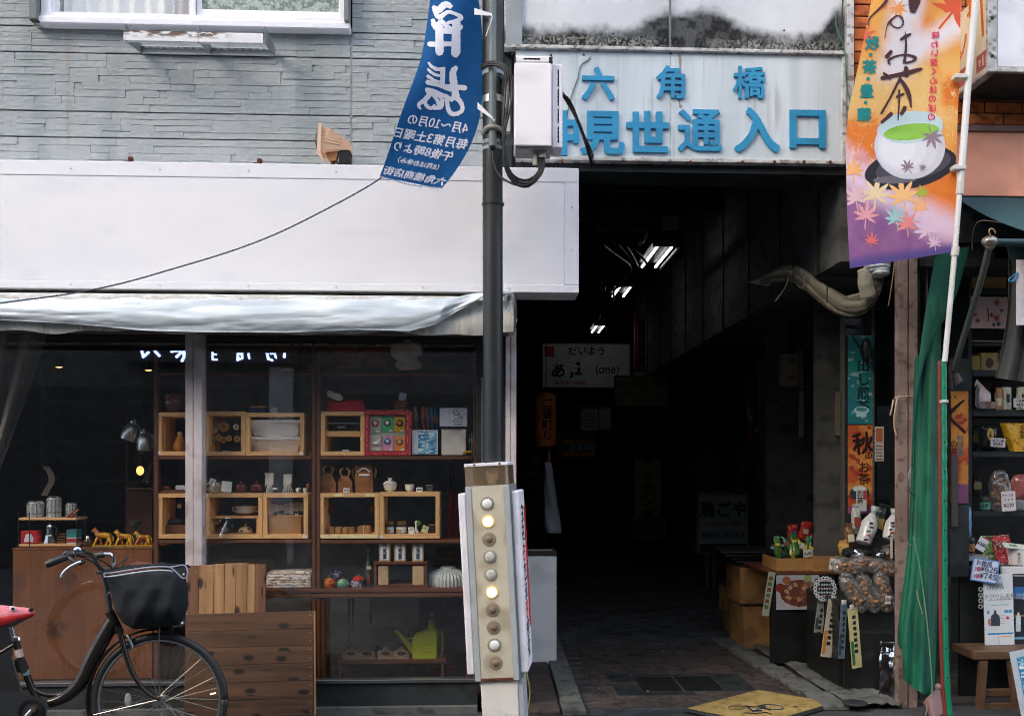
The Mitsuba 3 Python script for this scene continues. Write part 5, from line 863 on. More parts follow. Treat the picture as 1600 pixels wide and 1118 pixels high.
# under the table
YU = .42
q = thing('low_bench', 'low brown bench with slippers and a watering can on it', 'bench'); bx(q, 'seat', 527, 1030.5, 697, 1036.5, YU, .3, 'darkwood')
for a in (529, 689): bx(q, 'leg', a, 1036.8, a + 5, 1071, YU + .01, .04, 'darkwood_upright')
for i, (px, base, w, h) in enumerate(((549, 1030, 14, 26), (573, 1030, 14, 24), (602, 1030, 13, 21), (627, 1030, 12, 22), (590, 1030, 10, 24))):
    q = thing('woven_slipper', ('leftmost brown woven slipper on the low bench', 'brown woven slipper second from the left on the bench', 'brown woven slipper in the middle of the bench', 'brown woven slipper beside the green watering can', 'dark slipper standing behind the others on the bench')[i], 'slipper'); yy = YU + .08 + (.1 if i == 4 else 0)
    m = blob([((P(px - w * .5, base - 7, yy), .032), (P(px + w * .5, base - 7, yy), .034)), ((P(px, base - 8, yy + .02), .03), (P(px + 1, base - h + 4, yy + .06), .014))], .008); part(q, 'upper', crumple(m, .012, 24, i), 'cloth', ('8a6f55', '947a60', '9a846c', '8f7a66', '4a4038')[i], smooth=True)
    part(q, 'opening', crumple(ellipsoid(P(px, base - 10, yy - .03), (.03, .014, .012), 2), .004, 40, 2), 'satin', '2c2420', smooth=True); part(q, 'sole', pbox(px - w, base - 2.2, px + w, base, yy - .04, .11, .006), 'satin', 'a08a70')
q = thing('watering_can', 'bright lime green plastic watering can on the low bench', 'watering can'); yy = YU + .04
bd = [P(644, 1030, yy), P(681, 1030, yy), P(684, 1026, yy), P(684, 990, yy), P(647, 993, yy), P(644, 1000, yy), P(668, 985, yy), P(682, 984, yy)]
part(q, 'body', hullpts([b_ + (0, d_, 0) for b_ in bd for d_ in (0.012, .11)] + [b_ * (1, 1, 1) + np.array([(.01 if b_[0] < P(664, 1000, yy)[0] else -.01), d_, 0]) for b_ in bd for d_ in (0, .122)]), 'plastic_green', smooth=30)
part(q, 'neck', tube([P(675, 992, yy + .055), P(675, 984, yy + .055), P(675, 974, yy + .055), P(674.5, 966, yy + .055)], [.05, .036, .026, .022], 18, 14), 'plastic_green', smooth=50); part(q, 'cap_ring', tube([P(674.5, 966, yy + .055), P(674.5, 963, yy + .055)], .02, 16), 'satin', '1e2a1e', smooth=40); part(q, 'cap', tube([P(674.5, 963, yy + .055), P(674.8, 955, yy + .055)], [.013, .01], 14), 'satin', 'bfc4c0', smooth=40)
part(q, 'trigger', tube([P(672, 966, yy + .055), P(668.5, 958, yy + .055), P(669, 953, yy + .055)], .006, 8, 12), 'satin', '1f3a24', smooth=True)
part(q, 'spout', tube([P(648, 1019, yy + .055), P(638, 1006, yy + .055), P(628, 994, yy + .05), P(619, 984, yy + .045)], [.024, .019, .014, .010], 14, 18), 'plastic_green2', smooth=True); part(q, 'rose', tube([P(620, 985, yy + .045), P(618, 982.5, yy + .045)], .012, 12), 'satin', '8a9a9a', smooth=40); part(q, 'spout_strut', tube([P(633, 998, yy + .05), P(646, 996, yy + .055)], .006, 8), 'plastic_green2', smooth=True)
part(q, 'handle', tube([P(683, 987, yy + .055), P(690.5, 990, yy + .055), P(691, 1005, yy + .055), P(690, 1022, yy + .055), P(684, 1025, yy + .055)], .011, 10, 30), 'plastic_green2', smooth=True)
for i in range(3): bx(q, 'embossed_line', 660, 1005 + i * 6, 676, 1007 + i * 6, yy - .0025, .004, 'plastic_green2', None, .001)
q = thing('paint_tin', 'dark tin with a pale band behind the watering can', 'tin'); lat(q, 'tin', 649, 1030, YU + .22, [(10.5, 0), (10.5, 36)], 'satin', '2e2b30'); lat(q, 'label', 649, 1004, YU + .22, [(10.6, 0), (10.6, 5)], 'print', '8d8880'); lat(q, 'lid', 649, 994, YU + .22, [(11, 0), (11, 3), (10, 10), (.1, 11)], 'satin', '5a3a28')
q = thing('grey_boxes', 'grey stacked storage panel under the table at the right', 'panel'); bx(q, 'board', 655, 935, 690, 981, .95, .02, 'matte', '7d797a'); bx(q, 'board', 691, 934, 733, 983, .93, .02, 'matte', '857f80')
for x in (678, 699, 704): bx(q, 'slot', x, 935, x + 1, 948, .925 if x > 690 else .945, .004, 'clean', '1b1b1c', 0)
q = thing('hand_brush', 'orange handled brush hanging in the dark under the table', 'brush'); part(q, 'handle', blob([((P(579, 962, .9), .012), (P(579.5, 972, .9), .008))], .006), 'satin', 'b3582c', smooth=True); part(q, 'cord', tube([P(579, 960, .9), P(579, 936, .9)], .002, 5), 'satin', '5a5550')
for i, (px, top, bot) in enumerate(((505.5, 935, 1000), (514, 936, 990), (545, 935, 1002), (551, 935, 985))):
    q = thing('garden_stake', ('pale', 'tan', 'grey', 'dark grey')[i] + ' stake hanging under the table behind the rack', 'stake'); part(q, 'shaft', tube([P(px + .8, top, YS + .3), P(px, bot, YS + .3)], [.008, .003], 6), 'satin', ('a39a8a', '7d6a4a', '5d6668', '464e50')[i], smooth=True); part(q, 'head', ellipsoid(P(px + .8, top, YS + .3), (.010, .008, .006), 1), 'satin', '6b6258', smooth=True)
for i, (a, b, col) in enumerate(((631, 646, '8a4a2c'), (658, 664, '6f3a24'), (676, 681, '7a4028'), (699, 711, '8a4f2f'))):
    q = thing('terracotta_tile', ('first', 'second', 'third', 'fourth')[i] + ' terracotta tile from the left, leaning below the bench', 'tile'); bx(q, 'tile', a, 1043, b, 1070, YU + .2, .03, 'matte', col, .003); bx(q, 'rim', a - .3, 1040, b + .3, 1043, YU + .198, .034, 'matte', col, .002)
# hanging at the top of the window
q = thing('hanging_rod', 'thin dark rod carrying bags along the top of the shop window', 'rod'); part(q, 'rod', tube([P(318, 538, .28), P(738, 532, .28)], .01, 8), 'satin', '2c2a28', smooth=True)
for px in (430, 600): part(q, 'hook', tube([P(px, 534, .28), P(px, 505, .28)], .004, 6), 'satin', '3a3836')
for i, (px, w, bot, col, lab) in enumerate(((450, 24, 580, '5a4a40', 'dark brown cloth bag hanging second from the right column'), (540, 26, 578, '74432f', 'reddish brown bag hanging left of the white tote'), (585, 22, 574, '6b3a2c', 'dark red brown bag hanging close to the white tote'), (505, 16, 572, '564236', 'narrow dark bag hanging behind the rack upright'), (637, 26, 580, 'cbbfae', 'off white canvas tote hanging at the top of the window'))):
    q = thing('hanging_bag', lab, 'bag'); m = blob([((P(px - w * .55, 548, .28), .05), (P(px + w * .5, 546, .28), .045)), ((P(px - w * .4, bot - 9, .28), .035), (P(px + w * .62, bot - 10, .28), .03)), ((P(px - w * .5, 550, .28), .05), (P(px + w * .5, bot - 12, .28), .035))], .014); part(q, 'bag', crumple(m, .018, 9, i), 'cloth', col, smooth=True); part(q, 'strap', tube([P(px - w * .4, 545, .28), P(px, 532, .27), P(px + w * .4, 545, .28)], .007, 6, 14), 'cloth', col, smooth=True)
# ---- left pane
cw = thing('plywood_counter', 'plywood fronted counter behind the left window pane, stained and knotty', 'counter'); yc = .16
bx(cw, 'front', 20, 858, 238, 1060, yc, .018, 'plywood', None, .002); bx(cw, 'top', 19, 855.5, 239, 858, yc - .004, .4, 'plywood', None, .002)
q = thing('wire_rack', 'small two tier rack of glass jars and boxes on the plywood counter', 'rack'); bx(q, 'shelf', 28, 808.5, 121, 812, yc + .05, .16, 'pine', None, .001); bx(q, 'shelf', 28, 849.5, 121, 853, yc + .05, .16, 'pine', None, .001)
for px in (29, 46, 120, 133):
    for dy in (.05, .2): part(q, 'post', tube([P(px, 855, yc + dy), P(px, 800, yc + dy)], .0026, 6), 'satin', '23211f')
for i, (px, r, h, top) in enumerate(((56, 12, 27, 'left'), (85, 11, 34, 'tall middle'), (112, 8, 24, 'small right'))):
    q = thing('wire_jar', f'{top} glass jar with a wire holder on the small rack', 'jar'); yy = yc + .11; lat(q, 'glass_body', px, 808.5, yy, [(.1, 0), (r, 0), (r, h * .85), (r * .9, h * .93), (r * .82, h * .93), (r * .86, h * .8), (r * .88, 2), (.1, 2)], 'gloss', 'b4bab8')
    for j in range(7): t = j * PI / 6 + PI; s = 1 / scale(yy); c0 = P(px, 808.5, yy); part(q, 'wire', tube([c0 + (math.cos(t) * (r + .4) * s, math.sin(t) * (r + .4) * s, 0), c0 + (math.cos(t) * (r + .4) * s, math.sin(t) * (r + .4) * s, h * .84 * s)], .0016, 5), 'chrome', 'd8dada' if j % 2 else '33383a')
    for hh in (.25, .55, .83): lat(q, 'hoop', px, 808.5 - h * hh, yy, [(r + .2, -.5), (r + .8, 0), (r + .2, .5)], 'chrome', 'c9cccc' if hh > .3 else '3a3f40', 24)
    lat(q, 'lid', px, 808.5 - h * .93, yy, [(r * .9, 0), (r * .9, h * .06), (r * .3, h * .08), (.1, h * .08)], 'chrome', 'd0d3d3')
part('wire_jar', 'handle', tube([P(62, 790, yc + .08), P(68, 785, yc + .08), P(68.5, 792, yc + .08), P(67, 798, yc + .08)], .003, 6, 14), 'chrome', 'cfd2d2', smooth=True)
for i, px in enumerate((107, 113)): q = thing('spice_stick', ('left' if i == 0 else 'right') + ' reddish carved stick lying against the small jar', 'stick'); part(q, 'shaft', tube([P(px, 806, yc + .06), P(px + 10, 796 - i, yc + .07)], .006, 6), 'satin', '9a5a30', smooth=True); part(q, 'base', ellipsoid(P(px, 806.5, yc + .06), (.013, .011, .008), 1), 'satin', '8a2f38', smooth=True)
q = thing('red_tin', 'red tin box with a white animal shape on the lower tier', 'tin'); bx(q, 'tin', 32, 829, 58, 848.5, yc + .06, .07, 'satin', 'b8232a', .003); s = 1 / scale(yc + .06); g = unary_union([ell(45, 838, 5.5, 5), ell(40, 843, 2, 4), ell(50, 842, 2.4, 5), ell(45, 843, 5, 3)]).simplify(.2); c0 = P(45, 840, yc + .06); part(q, 'animal_print', prism(affinity.affine_transform(g, [s, 0, 0, -s, c0[0] - 45 * s, c0[2] + 840 * s]), yc + .0588, .001), 'print', 'cfcfd4')
q = thing('moka_pot', 'faceted aluminium coffee pot on the lower tier of the small rack', 'coffee pot'); lat(q, 'base', 78, 849, yc + .09, [(8.6, 0), (8.8, 1.5), (6.6, 13), (6.2, 14)], 'chrome', 'cfd2d4', 8, False); lat(q, 'top', 78, 835, yc + .09, [(6, 0), (5, 1), (4.8, 10), (5.2, 13), (4, 16), (1, 17.5), (1.2, 19), (.1, 19.5)], 'chrome', 'd6d8da', 8, False); part(q, 'handle', tube([P(82, 822, yc + .09), P(88, 824, yc + .09), P(87.5, 836, yc + .09)], .006, 8, 14), 'satin', '1c1c1c', smooth=True)
q = thing('tea_tin', 'teal and red striped tin beside the coffee pot', 'tin')
for y0, y1, col in ((827, 833, '3f6f7c'), (833.1, 839, '1f8f86'), (839.1, 841, 'cfcabc'), (841.1, 847, 'a8383a'), (847.1, 849, 'd0cbbd')): bx(q, 'stripe', 104, y0, 120.5, y1, yc + .06, .07, 'satin', col, 0)
q = thing('log_pack', 'stack of brown pencils behind the coffee pot', 'pencils')
for i in range(4): bx(q, 'bar', 88, 833 + i * 4, 102, 835.5 + i * 4, yc + .1, .05, 'darkwood', None, .001)
q = thing('brown_jar', 'brown jar with a shiny lid left of the tiger row', 'jar'); lat(q, 'body', 138, 856, yc + .1, [(6, 0), (8, 3), (8, 11), (5, 16)], 'gloss', '4a3024'); lat(q, 'lid', 138, 840, yc + .1, [(5.4, 0), (4, 3), (.1, 4)], 'chrome', 'a9abab')
def tigerfn(p, n, uv): return mix(mix(C('d9a21e'), C('b9651c'), smoothstep(.45, .6, fbm(p.x * 30, p.z * 30, p.y * 30, 2))), C('33200e'), smoothstep(.5, .25, dr.abs(dr.sin(p.x * 300 + 2.5 * noise(p.x * 60, p.z * 60)))) * smoothstep(PZ(843, .25, 180), PZ(838, .25, 180), p.z) * .8)
M['tiger_paint'] = two(prin(tx(tigerfn), .3, clearcoat=.4))
tk = thing('tiger_stand', 'long green and yellow painted base under the three tigers', 'base'); bx(tk, 'board', 142, 853.2, 238, 856, yc + .05, .06, 'satin', '3c6a3a', .002); bx(tk, 'trim', 142.5, 852, 237.5, 853.1, yc + .052, .056, 'satin', 'c9a02a', .001)
for i, (x0, k_) in enumerate(((143.5, 1.0), (178, .9), (209, .83))):
    q = thing('tiger_figure', ('largest', 'middle sized', 'smallest')[i] + ' painted wooden tiger walking to the left', 'ornament'); yy = yc + .08
    t = lambda a, b, d=0: P(x0 + a * k_, 852 - b * k_, yy) + (0, d, 0); r = lambda v: v * k_ / 250
    part(q, 'body', blob([((t(10, 17), r(4.6)), (t(27, 15.5), r(4.4))), ((t(10, 17), r(4.4)), (t(5.5, 24), r(3.2))), ((t(5.5, 24), r(3.3)), (t(3, 23.6), r(2.6))), ((t(3, 23.5), r(2.2)), (t(.6, 22), r(1.4))),
        ((t(11, 15), r(3)), (t(7.5, 8, -.012), r(1.9))), ((t(7.5, 8, -.012), r(1.9)), (t(4, 1.2, -.012), r(1.4))), ((t(11, 15), r(3)), (t(13, 7, .012), r(1.8))), ((t(13, 7, .012), r(1.8)), (t(13.5, 1.2, .012), r(1.4))),
        ((t(27, 15), r(3.4)), (t(24, 8, .012), r(2))), ((t(24, 8, .012), r(2)), (t(21, 1.2, .012), r(1.4))), ((t(28, 15), r(3.6)), (t(29, 8, -.012), r(2.1))), ((t(29, 8, -.012), r(2.1)), (t(31, 5, -.012), r(1.6))), ((t(31, 5, -.012), r(1.6)), (t(29.5, 1.2, -.012), r(1.4))),
        ((t(30, 17), r(1.4)), (t(33.5, 13), r(1))), ((t(33.5, 13), r(1)), (t(33.5, 7), r(.9))), ((t(6, 27), r(1)), (t(6.2, 28), r(.8)))], .004, 4), 'tiger_paint', smooth=True)
    part(q, 'mane', ellipsoid(t(8.3, 19.5), (r(2.6), r(4.8), r(5)), 2), 'satin', 'a58d78', smooth=True); part(q, 'eye', ellipsoid(t(3.6, 24.6, -r(2.6)), (r(.6), r(.5), r(.6)), 1), 'gloss', '111111', smooth=True); part(q, 'mouth', ellipsoid(t(.6, 21.2, -.0), (r(1), r(1.5), r(.6)), 1), 'satin', '3a1512', smooth=True)
for i, (px, py, a) in enumerate(((205, 672, .35), (226, 688, -.05))):
    q = thing('hanging_kettle', ('upper left' if i == 0 else 'lower right') + ' of two clear glass kettles hanging in the left pane', 'kettle'); s = 1 / scale(.5); c0 = P(px, py, .5)
    f = lambda m: move(m, ry=a, about=c0)
    part(q, 'glass_body', f(lathe([(r_ * s, h_ * s) for r_, h_ in ((.1, -17), (9, -17), (12, -15), (12.5, -8), (11, 3), (7, 9), (6, 11))], tuple(c0), 24)), 'metal', 'c3caca', smooth=50); part(q, 'lid', f(lathe([(r_ * s, h_ * s) for r_, h_ in ((6.4, 11), (6.4, 14), (3, 15), (2, 18), (.1, 19))], tuple(c0), 18)), 'metal', 'cdd3d3', smooth=40)
    part(q, 'handle', f(tube([c0 + np.array([x * s, -.0, z * s]) for x, z in ((10, -12), (14, -8), (14, 2), (7, 10))], .005, 8, 20)), 'gloss', 'a9b2b2', smooth=True); part(q, 'cord', tube([f(trimesh.Trimesh([c0 + (0, 0, 19 * s)], [])).vertices[0] if False else P(px + 12 * a * 1.5, py - 17, .5), P(218 + i * 4, 600, .5)], .0025, 5), 'satin', '1d1d1d')
q = thing('warm_lamp', 'small glowing lamp with an orange light among the baskets', 'lamp'); part(q, 'bulb', ellipsoid(P(219, 735, 1.0), (.026, .026, .032), 2), 'bulb_lit', None, True, emitter=lamp((1, .40, .10), .3)); part(q, 'socket', tube([P(219, 727, 1.0), P(219, 720, 1.0)], .016, 10), 'satin', '2a201a', smooth=True); part(q, 'cord', tube([P(219, 720, 1.0), P(219, 560, 1.0)], .003, 5), 'satin', '1a1a1a')
q = thing('lamp_shelf', 'dark shelf below the glowing lamp in the left pane', 'shelf'); bx(q, 'board', 196, 762, 240, 765, .85, .4, 'darkwood'); bx(q, 'panel', 198, 766, 238, 850, 1.2, .02, 'darkwood'); bx(q, 'side', 196, 640, 199, 850, 1.24, .03, 'darkwood_upright')
q = thing('dark_bowl', 'dark bowl standing in front of the glowing lamp', 'bowl'); lat(q, 'bowl', 218, 762, .95, [(10, 0), (19, 6), (21, 11), (19.5, 11), (9, 3), (.1, 3)], 'satin', '2a2624'); lat(q, 'foot', 218, 762, .95, [(9, 0), (9, 1)], 'satin', '2a2624')
q = thing('wire_basket', 'small wire basket hanging above the glowing lamp', 'basket')
for i in range(4): lat(q, 'hoop', 219, 722 - i * 4, .98, [(8 + i, 0), (8.8 + i, .6), (8 + i, 1.2)], 'satin', '5a3a20', 18)
for i in range(3):
    q = thing('wooden_ladle', ('first', 'second', 'third')[i] + ' dark wooden ladle leaning right of the glowing lamp', 'ladle'); part(q, 'handle', tube([P(226 + i * 3, 750, .9), P(233 + i * 3, 724 - i, .95)], .007, 6), 'satin', '4a3626', smooth=True); part(q, 'cup', ellipsoid(P(226 + i * 3, 753, .9), (.016, .012, .02), 2), 'satin', '3a2a1e', smooth=True)
q = thing('footed_glass', 'grey glass dish on a foot behind the tiger row', 'dish'); lat(q, 'bowl', 211, 824, .55, [(2, 0), (7, 3), (10.5, 11), (10, 11), (6, 4), (.1, 2)], 'gloss', '4a4f50'); lat(q, 'foot', 211, 836, .55, [(6, 0), (5.8, 1), (1.2, 2.5), (1.2, 12)], 'gloss', '3f4445')
for px, py, yy in ((92, 573, 1.6), (232, 578, 1.5)):
    q = thing('ceiling_spot', {92: 'left', 232: 'right'}[px] + ' small warm ceiling spotlight inside the shop', 'spotlight'); c0 = P(px, py, yy); part(q, 'can', lathe([(.03, .07), (.032, 0), (.028, 0), (.026, .02)], tuple(c0), 16), 'satin', '1f1f1f', smooth=40); part(q, 'lamp_face', ellipsoid(c0 + (0, 0, .002), (.025, .025, .009), 2), 'bulb_lit', None, True, emitter=lamp((1, .45, .15), .4)); part(q, 'stem', tube([c0 + (0, 0, .07), (c0[0], c0[1], 2.62)], .008, 6), 'satin', '1f1f1f')
q = thing('shop_curtain', 'grey drape gathered at the left edge of the shop window', 'curtain'); m, _ = grid(lambda u, v: P(-60 + (135 - 95 * v ** 1.1) * u, 515 + 270 * v, .55 + .05 * math.sin(u * 22) * (1 - .3 * v)), 70, 30); part(q, 'cloth', m, 'cloth', '8f8c86', smooth=True); bx(q, 'rail', -60, 508, 80, 514, .54, .03, 'satin', '2c2c2c')
q = thing('paper_strip', 'dark grey shape standing in for a reflection above the jars', 'reflection shape'); m, _ = grid(lambda u, v: P(66 + 10 * u + 8 * math.sin(v * 4) + 4 * v, 728 + 46 * v, .7), 6, 20); part(q, 'cloth', m, 'cloth', '6a6663', smooth=True); part(q, 'pin', ellipsoid(P(71, 728, .69), (.006, .006, .006), 1), 'satin', '222222')  # a reflection in the left pane, modelled as a hanging strip
# the sign across the street whose lit characters mirror in the glass
os_ = thing('backlit_sign', 'dark shop sign with pale blue lit characters across the street, mirrored in the window', 'sign')
def mirror_pt(px, py, ys): q = P(px, py + 4, -ys); return np.array([q[0], ys, q[2]])      # where a thing at depth ys stands to show at this spot of the pane
ysn = -9.35; part(os_, 'board', (lambda a, b: box(a[0], b[0], ysn - .03, ysn - .1, b[2], a[2]))(mirror_pt(190, 505, ysn), mirror_pt(480, 562, ysn)), 'satin', '14171b')
for strokes in ([([(219, 541), (222, 553), (230, 546)], 4), ([(238, 541), (247, 551)], 4)], [([(266, 545), (279, 543)], 3), ([(285, 539), (286, 553), (283, 559)], 4), ([(274, 553), (282, 545)], 4), ([(287, 545), (291, 553)], 3)], [([(330, 541), (331, 557), (337, 557)], 3), ([(331, 549), (336, 549)], 3)], [([(371, 541), (370, 558)], 3.6), ([(377, 541), (377, 555), (371, 557)], 3.2), ([(372, 549), (377, 548)], 3), ([(386, 541), (388, 555)], 3.4)], [([(415, 541), (418, 556), (424, 558)], 4), ([(422, 548), (431, 544)], 3.4), ([(425, 541), (430, 554)], 3.4), ([(437, 541), (444, 541)], 3), ([(444, 541), (443, 553)], 4)]):
    gs = []
    for pts, w in strokes:
        q3 = [mirror_pt(a, b, ysn) for a, b in pts]; sc_ = abs(mirror_pt(101, 545, ysn)[0] - mirror_pt(100, 545, ysn)[0]); gs.append(LineString([(q[0], q[2]) for q in q3]).buffer(w * sc_ / 2, 4))
    m = prism(unary_union(gs), ysn - .03, .02); v = np.array(m.vertices); m = trimesh.Trimesh(np.stack([v[:, 0], 2 * ysn - v[:, 1] - .03 , v[:, 2]], 1), m.faces[:, ::-1])
    part(os_, 'character', m, 'bulb_lit', None, False, emitter=lamp((.34, .48, 1.0), 2.0))
for i, (px, py, y, s_, lab) in enumerate(((352, 708, .16, '¥850', 'below the hanging pendants'), (428, 640.5, .2, '¥1200', 'on the box of cloth trays beside the blue book'), (540, 706, .16, '¥600', 'inside the box with the pale shelf'), (604, 845.5, .14, '¥480', 'on the lower shelf edge under the honey jars'), (450, 914, .12, '¥700', 'before the folded cloth stack'), (541, 766, .17, '¥350', 'before the tied paper bags'), (655, 765, .2, '¥900', 'between the white cup and the glass cup'))):
    q = thing('shelf_tag', f'small white price tag {lab}', 'price tag'); part(q, 'card', move(pbox(px - 5, py - 4, px + 5, py + 3, y, .002), rx=-.2, about=tuple(P(px, py + 3, y))), 'print', 'cfd0d0'); part(q, 'lettering', move(lettering(text(s_, .014, bold=.02), px, py - .5, y), rx=-.2, about=tuple(P(px, py + 3, y))), 'print', '3a3c42')

# ================================================================== bicycle and boards before the shop
yb = -1.08
bk = thing('bicycle', 'black city bicycle with a covered front basket and a pink fish saddle cover', 'bicycle')
b = lambda px, py, dy=0: P(px, py, yb + dy)
def bt(name, pts, r, mat, col, n=10, k=30, **kw): return part(bk, name, tube([b(*p) for p in pts], r, n, k if len(pts) > 2 else 0), mat, col, smooth=60, **kw)
def torus(c, R, r, n=72, m=10, a0=0, a1=2 * PI, squash=1.0):
    full = a1 - a0 > 6.2; pts = [c + np.array([R * math.cos(t), 0, R * math.sin(t)]) for t in np.linspace(a0, a1, n)]
    return tube(pts, r, m)
def wheel(name, cx, cy, label):
    c = b(cx, cy); c[2] = .335; w = part(bk, name, torus(c, .316, .0185), 'rubber', None, smooth=True, label=label)
    part(w, 'rim', cat_(lathe([(.292, -.012), (.300, -.012), (.300, .012), (.292, .012), (.288, 0), (.292, -.012)], tuple(c), 72, 'y')), 'metal', 'a9abad', smooth=40); part(w, 'hub', lathe([(.0005, -.05), (.02, -.05), (.02, -.035), (.012, -.03), (.012, .03), (.02, .035), (.02, .05), (.0005, .05)], tuple(c), 20, 'y'), 'metal', '8f9294', smooth=40)
    for i in range(32):
        t = i * 2 * PI / 32; s = 1 if i % 2 else -1; o_ = t + s * (.9 if (i // 2) % 2 else -.9); part(w, 'spoke', tube([c + (.019 * math.cos(o_), s * .033, .019 * math.sin(o_)), c + (.289 * math.cos(t), s * .004, .289 * math.sin(t))], .0012, 5), 'metal', '8d8a82')
    return c, w
c1, w1 = wheel('front_wheel', 250, 1090, None)
part(w1, 'reflector', ellipsoid(b(200, 1093), (.017, .006, .035), 2), 'gloss', '8d8f8c', smooth=True); part(w1, 'valve', tube([b(337, 1082), b(329, 1084)], .0035, 6), 'chrome', 'd0d0cc')
c2, w2 = wheel('rear_wheel', -112, 1090, None)
for c, nm, a0, a1 in ((c1, 'front_mudguard', .55 * PI - .3, 1.25 * PI), (c2, 'rear_mudguard', -.1, 1.1 * PI)):
    m, _ = grid(lambda u, v: c + np.array([(.347 - .012 * math.cos((v - .5) * 2.4) * 0 + .01 * math.cos((v - .5) * 2.6)) * math.cos(a0 + (a1 - a0) * u), (v - .5) * .056, (.347 + .01 * math.cos((v - .5) * 2.6)) * math.sin(a0 + (a1 - a0) * u)]), 60, 9); part(bk, nm, thick(m, .002), 'frame_paint', smooth=50)
for s in (-1, 1):
    bt('fork_blade', [(187, 985, s * .045), (196, 1020, s * .05), (211, 1058, s * .052), (232, 1083, s * .05), (250, 1091, s * .052)], [.014, .013, .012, .010, .009], 'frame_paint', None); bt('mudguard_stay', [(248, 1092, s * .055), (146, 1116, s * .03)], .0025, 'chrome', 'c9c8c4', 6)
    bt('basket_stay', [(250, 1088, s * .06), (248, 1030, s * .07), (250, 970, s * .08)], .0035, 'metal', '7d8083', 6)
bt('fork_crown', [(185, 984, -.05), (186, 982, 0), (185, 984, .05)], .016, 'frame_paint', None); bt('head_tube', [(171, 955), (187, 988)], .022, 'frame_paint', None, 14)
bt('main_tube', [(178, 968), (160, 1000), (142, 1034), (127, 1064), (106, 1085), (78, 1097)], [.034, .037, .036, .034, .03, .026], 'frame_paint', None, 16, 40); bt('support_tube', [(42, 1052), (50, 1072), (66, 1083), (90, 1085), (110, 1080), (124, 1066)], .0115, 'frame_paint', None, 10, 40)
bt('seat_tube', [(24, 1000), (34, 1032), (44, 1060), (60, 1098)], .017, 'frame_paint', None, 12); bt('seat_post', [(15, 970), (24, 1002)], .0125, 'chrome', 'c4c9d2', 12); bt('seat_clamp', [(20, 996), (30, 995, -.02)], .009, 'metal', '9a9da0'); bt('clamp_lever', [(30, 995, -.02), (31, 1000, -.03)], .006, 'metal', 'b0b2b4')
bt('seat_stay', [(22, 1006, .02), (-112, 1088, .06)], .009, 'frame_paint', None); bt('seat_stay', [(22, 1006, -.02), (-112, 1088, -.06)], .009, 'frame_paint', None); bt('chain_stay', [(60, 1098, .03), (-112, 1090, .06)], .01, 'frame_paint', None)
part(bk, 'battery', hullpts([b(px, py, dy) for px, py in ((-30, 1026), (18, 1022), (36, 1086), (-20, 1090)) for dy in (-.045, .045)]), 'satin', '1b1e20'); part(bk, 'battery_edge', tube([b(18, 1024, -.046), b(35, 1084, -.046)], .004, 6), 'satin', '3a3e40')
part(bk, 'saddle_block', hullpts([b(px, py, dy) for px, py in ((22, 1030), (40, 1030), (46, 1042), (40, 1050), (26, 1050)) for dy in (-.03, .03)]), 'satin', '181a1b')
for px, py, col in ((30, 1020, 'b9a6a4'), (39, 1048, '7fa3ad')): part(bk, 'sticker', tube([b(px - 1.6, py - 6, -.003), b(px + 1.6, py + 6, -.003)], .0185, 12), 'print', col)
m = trimesh.creation.capsule(.07, .34); m = None
part(bk, 'chain_case', hullpts([b(px, py, dy) for px, py in ((-60, 1082), (40, 1082), (62, 1090), (74, 1105), (70, 1130), (40, 1140), (-60, 1112)) for dy in (-.075, -.045)]), 'satin', '25282c', smooth=30); part(bk, 'chain_ring', lathe([(.05, -.002), (.062, -.002), (.062, .002), (.05, .002)], tuple(b(48, 1112, -.08)), 28, 'y'), 'satin', '101214')
part(bk, 'crank', tube([b(52, 1107, -.085), b(38, 1122, -.095)], [.014, .011], 10), 'metal', 'b3b6b8', smooth=40); part(bk, 'crank_bolt', tube([b(52, 1107, -.075), b(52, 1107, -.1)], .012, 12), 'metal', '9a7f6a', smooth=40); part(bk, 'pedal', box(*[v for pair in zip(b(22, 1128, -.2), b(48, 1134, -.1)) for v in pair]), 'satin', '1a1c1d')
# saddle and its cover
sd = part(bk, 'saddle', blob([((b(-30, 962)), .085), ((b(-30, 962)), .08)][0:0] + [((b(-28, 964), .07), (b(10, 962), .052)), ((b(10, 962), .052), (b(46, 957), .024))], .012), 'fishcloth', None, smooth=True, label='pink saddle cover with a fish face')
M['fishcloth'] = two(prin(tx(lambda p, n, uv: mix(mix(C('d98a94'), C('c8626e'), smoothstep(.3, .2, dr.abs(dr.sin(p.x * 400 + 2 * dr.floor(p.z * 130)) * dr.sin(p.z * 400)))), C('cf2f34'), smoothstep(PZ(957, -1.1, 20) + .0, PZ(961, -1.1, 20), p.z + .10 * (p.x - PX(20, -1.1)) * -1 + .012 * noise(p.x * 40, p.z * 9)))), .7))
part(sd, 'eye', ellipsoid(b(19.5, 950.5, -.043), (.016, .006, .013), 2), 'print', 'd8d4d4', smooth=True); part(sd, 'pupil', ellipsoid(b(20, 950.5, -.048), (.008, .004, .008), 2), 'print', '17181c', smooth=True); part(sd, 'nose', ellipsoid(b(48.5, 952, -.012), (.012, .014, .009), 2), 'print', '1a1a1e', smooth=True)
part(bk, 'saddle_base', hullpts([b(px, py, dy) for px, py in ((-50, 973), (30, 973), (44, 966), (20, 979), (-50, 981)) for dy in (-.03, .03)]), 'satin', '141618')
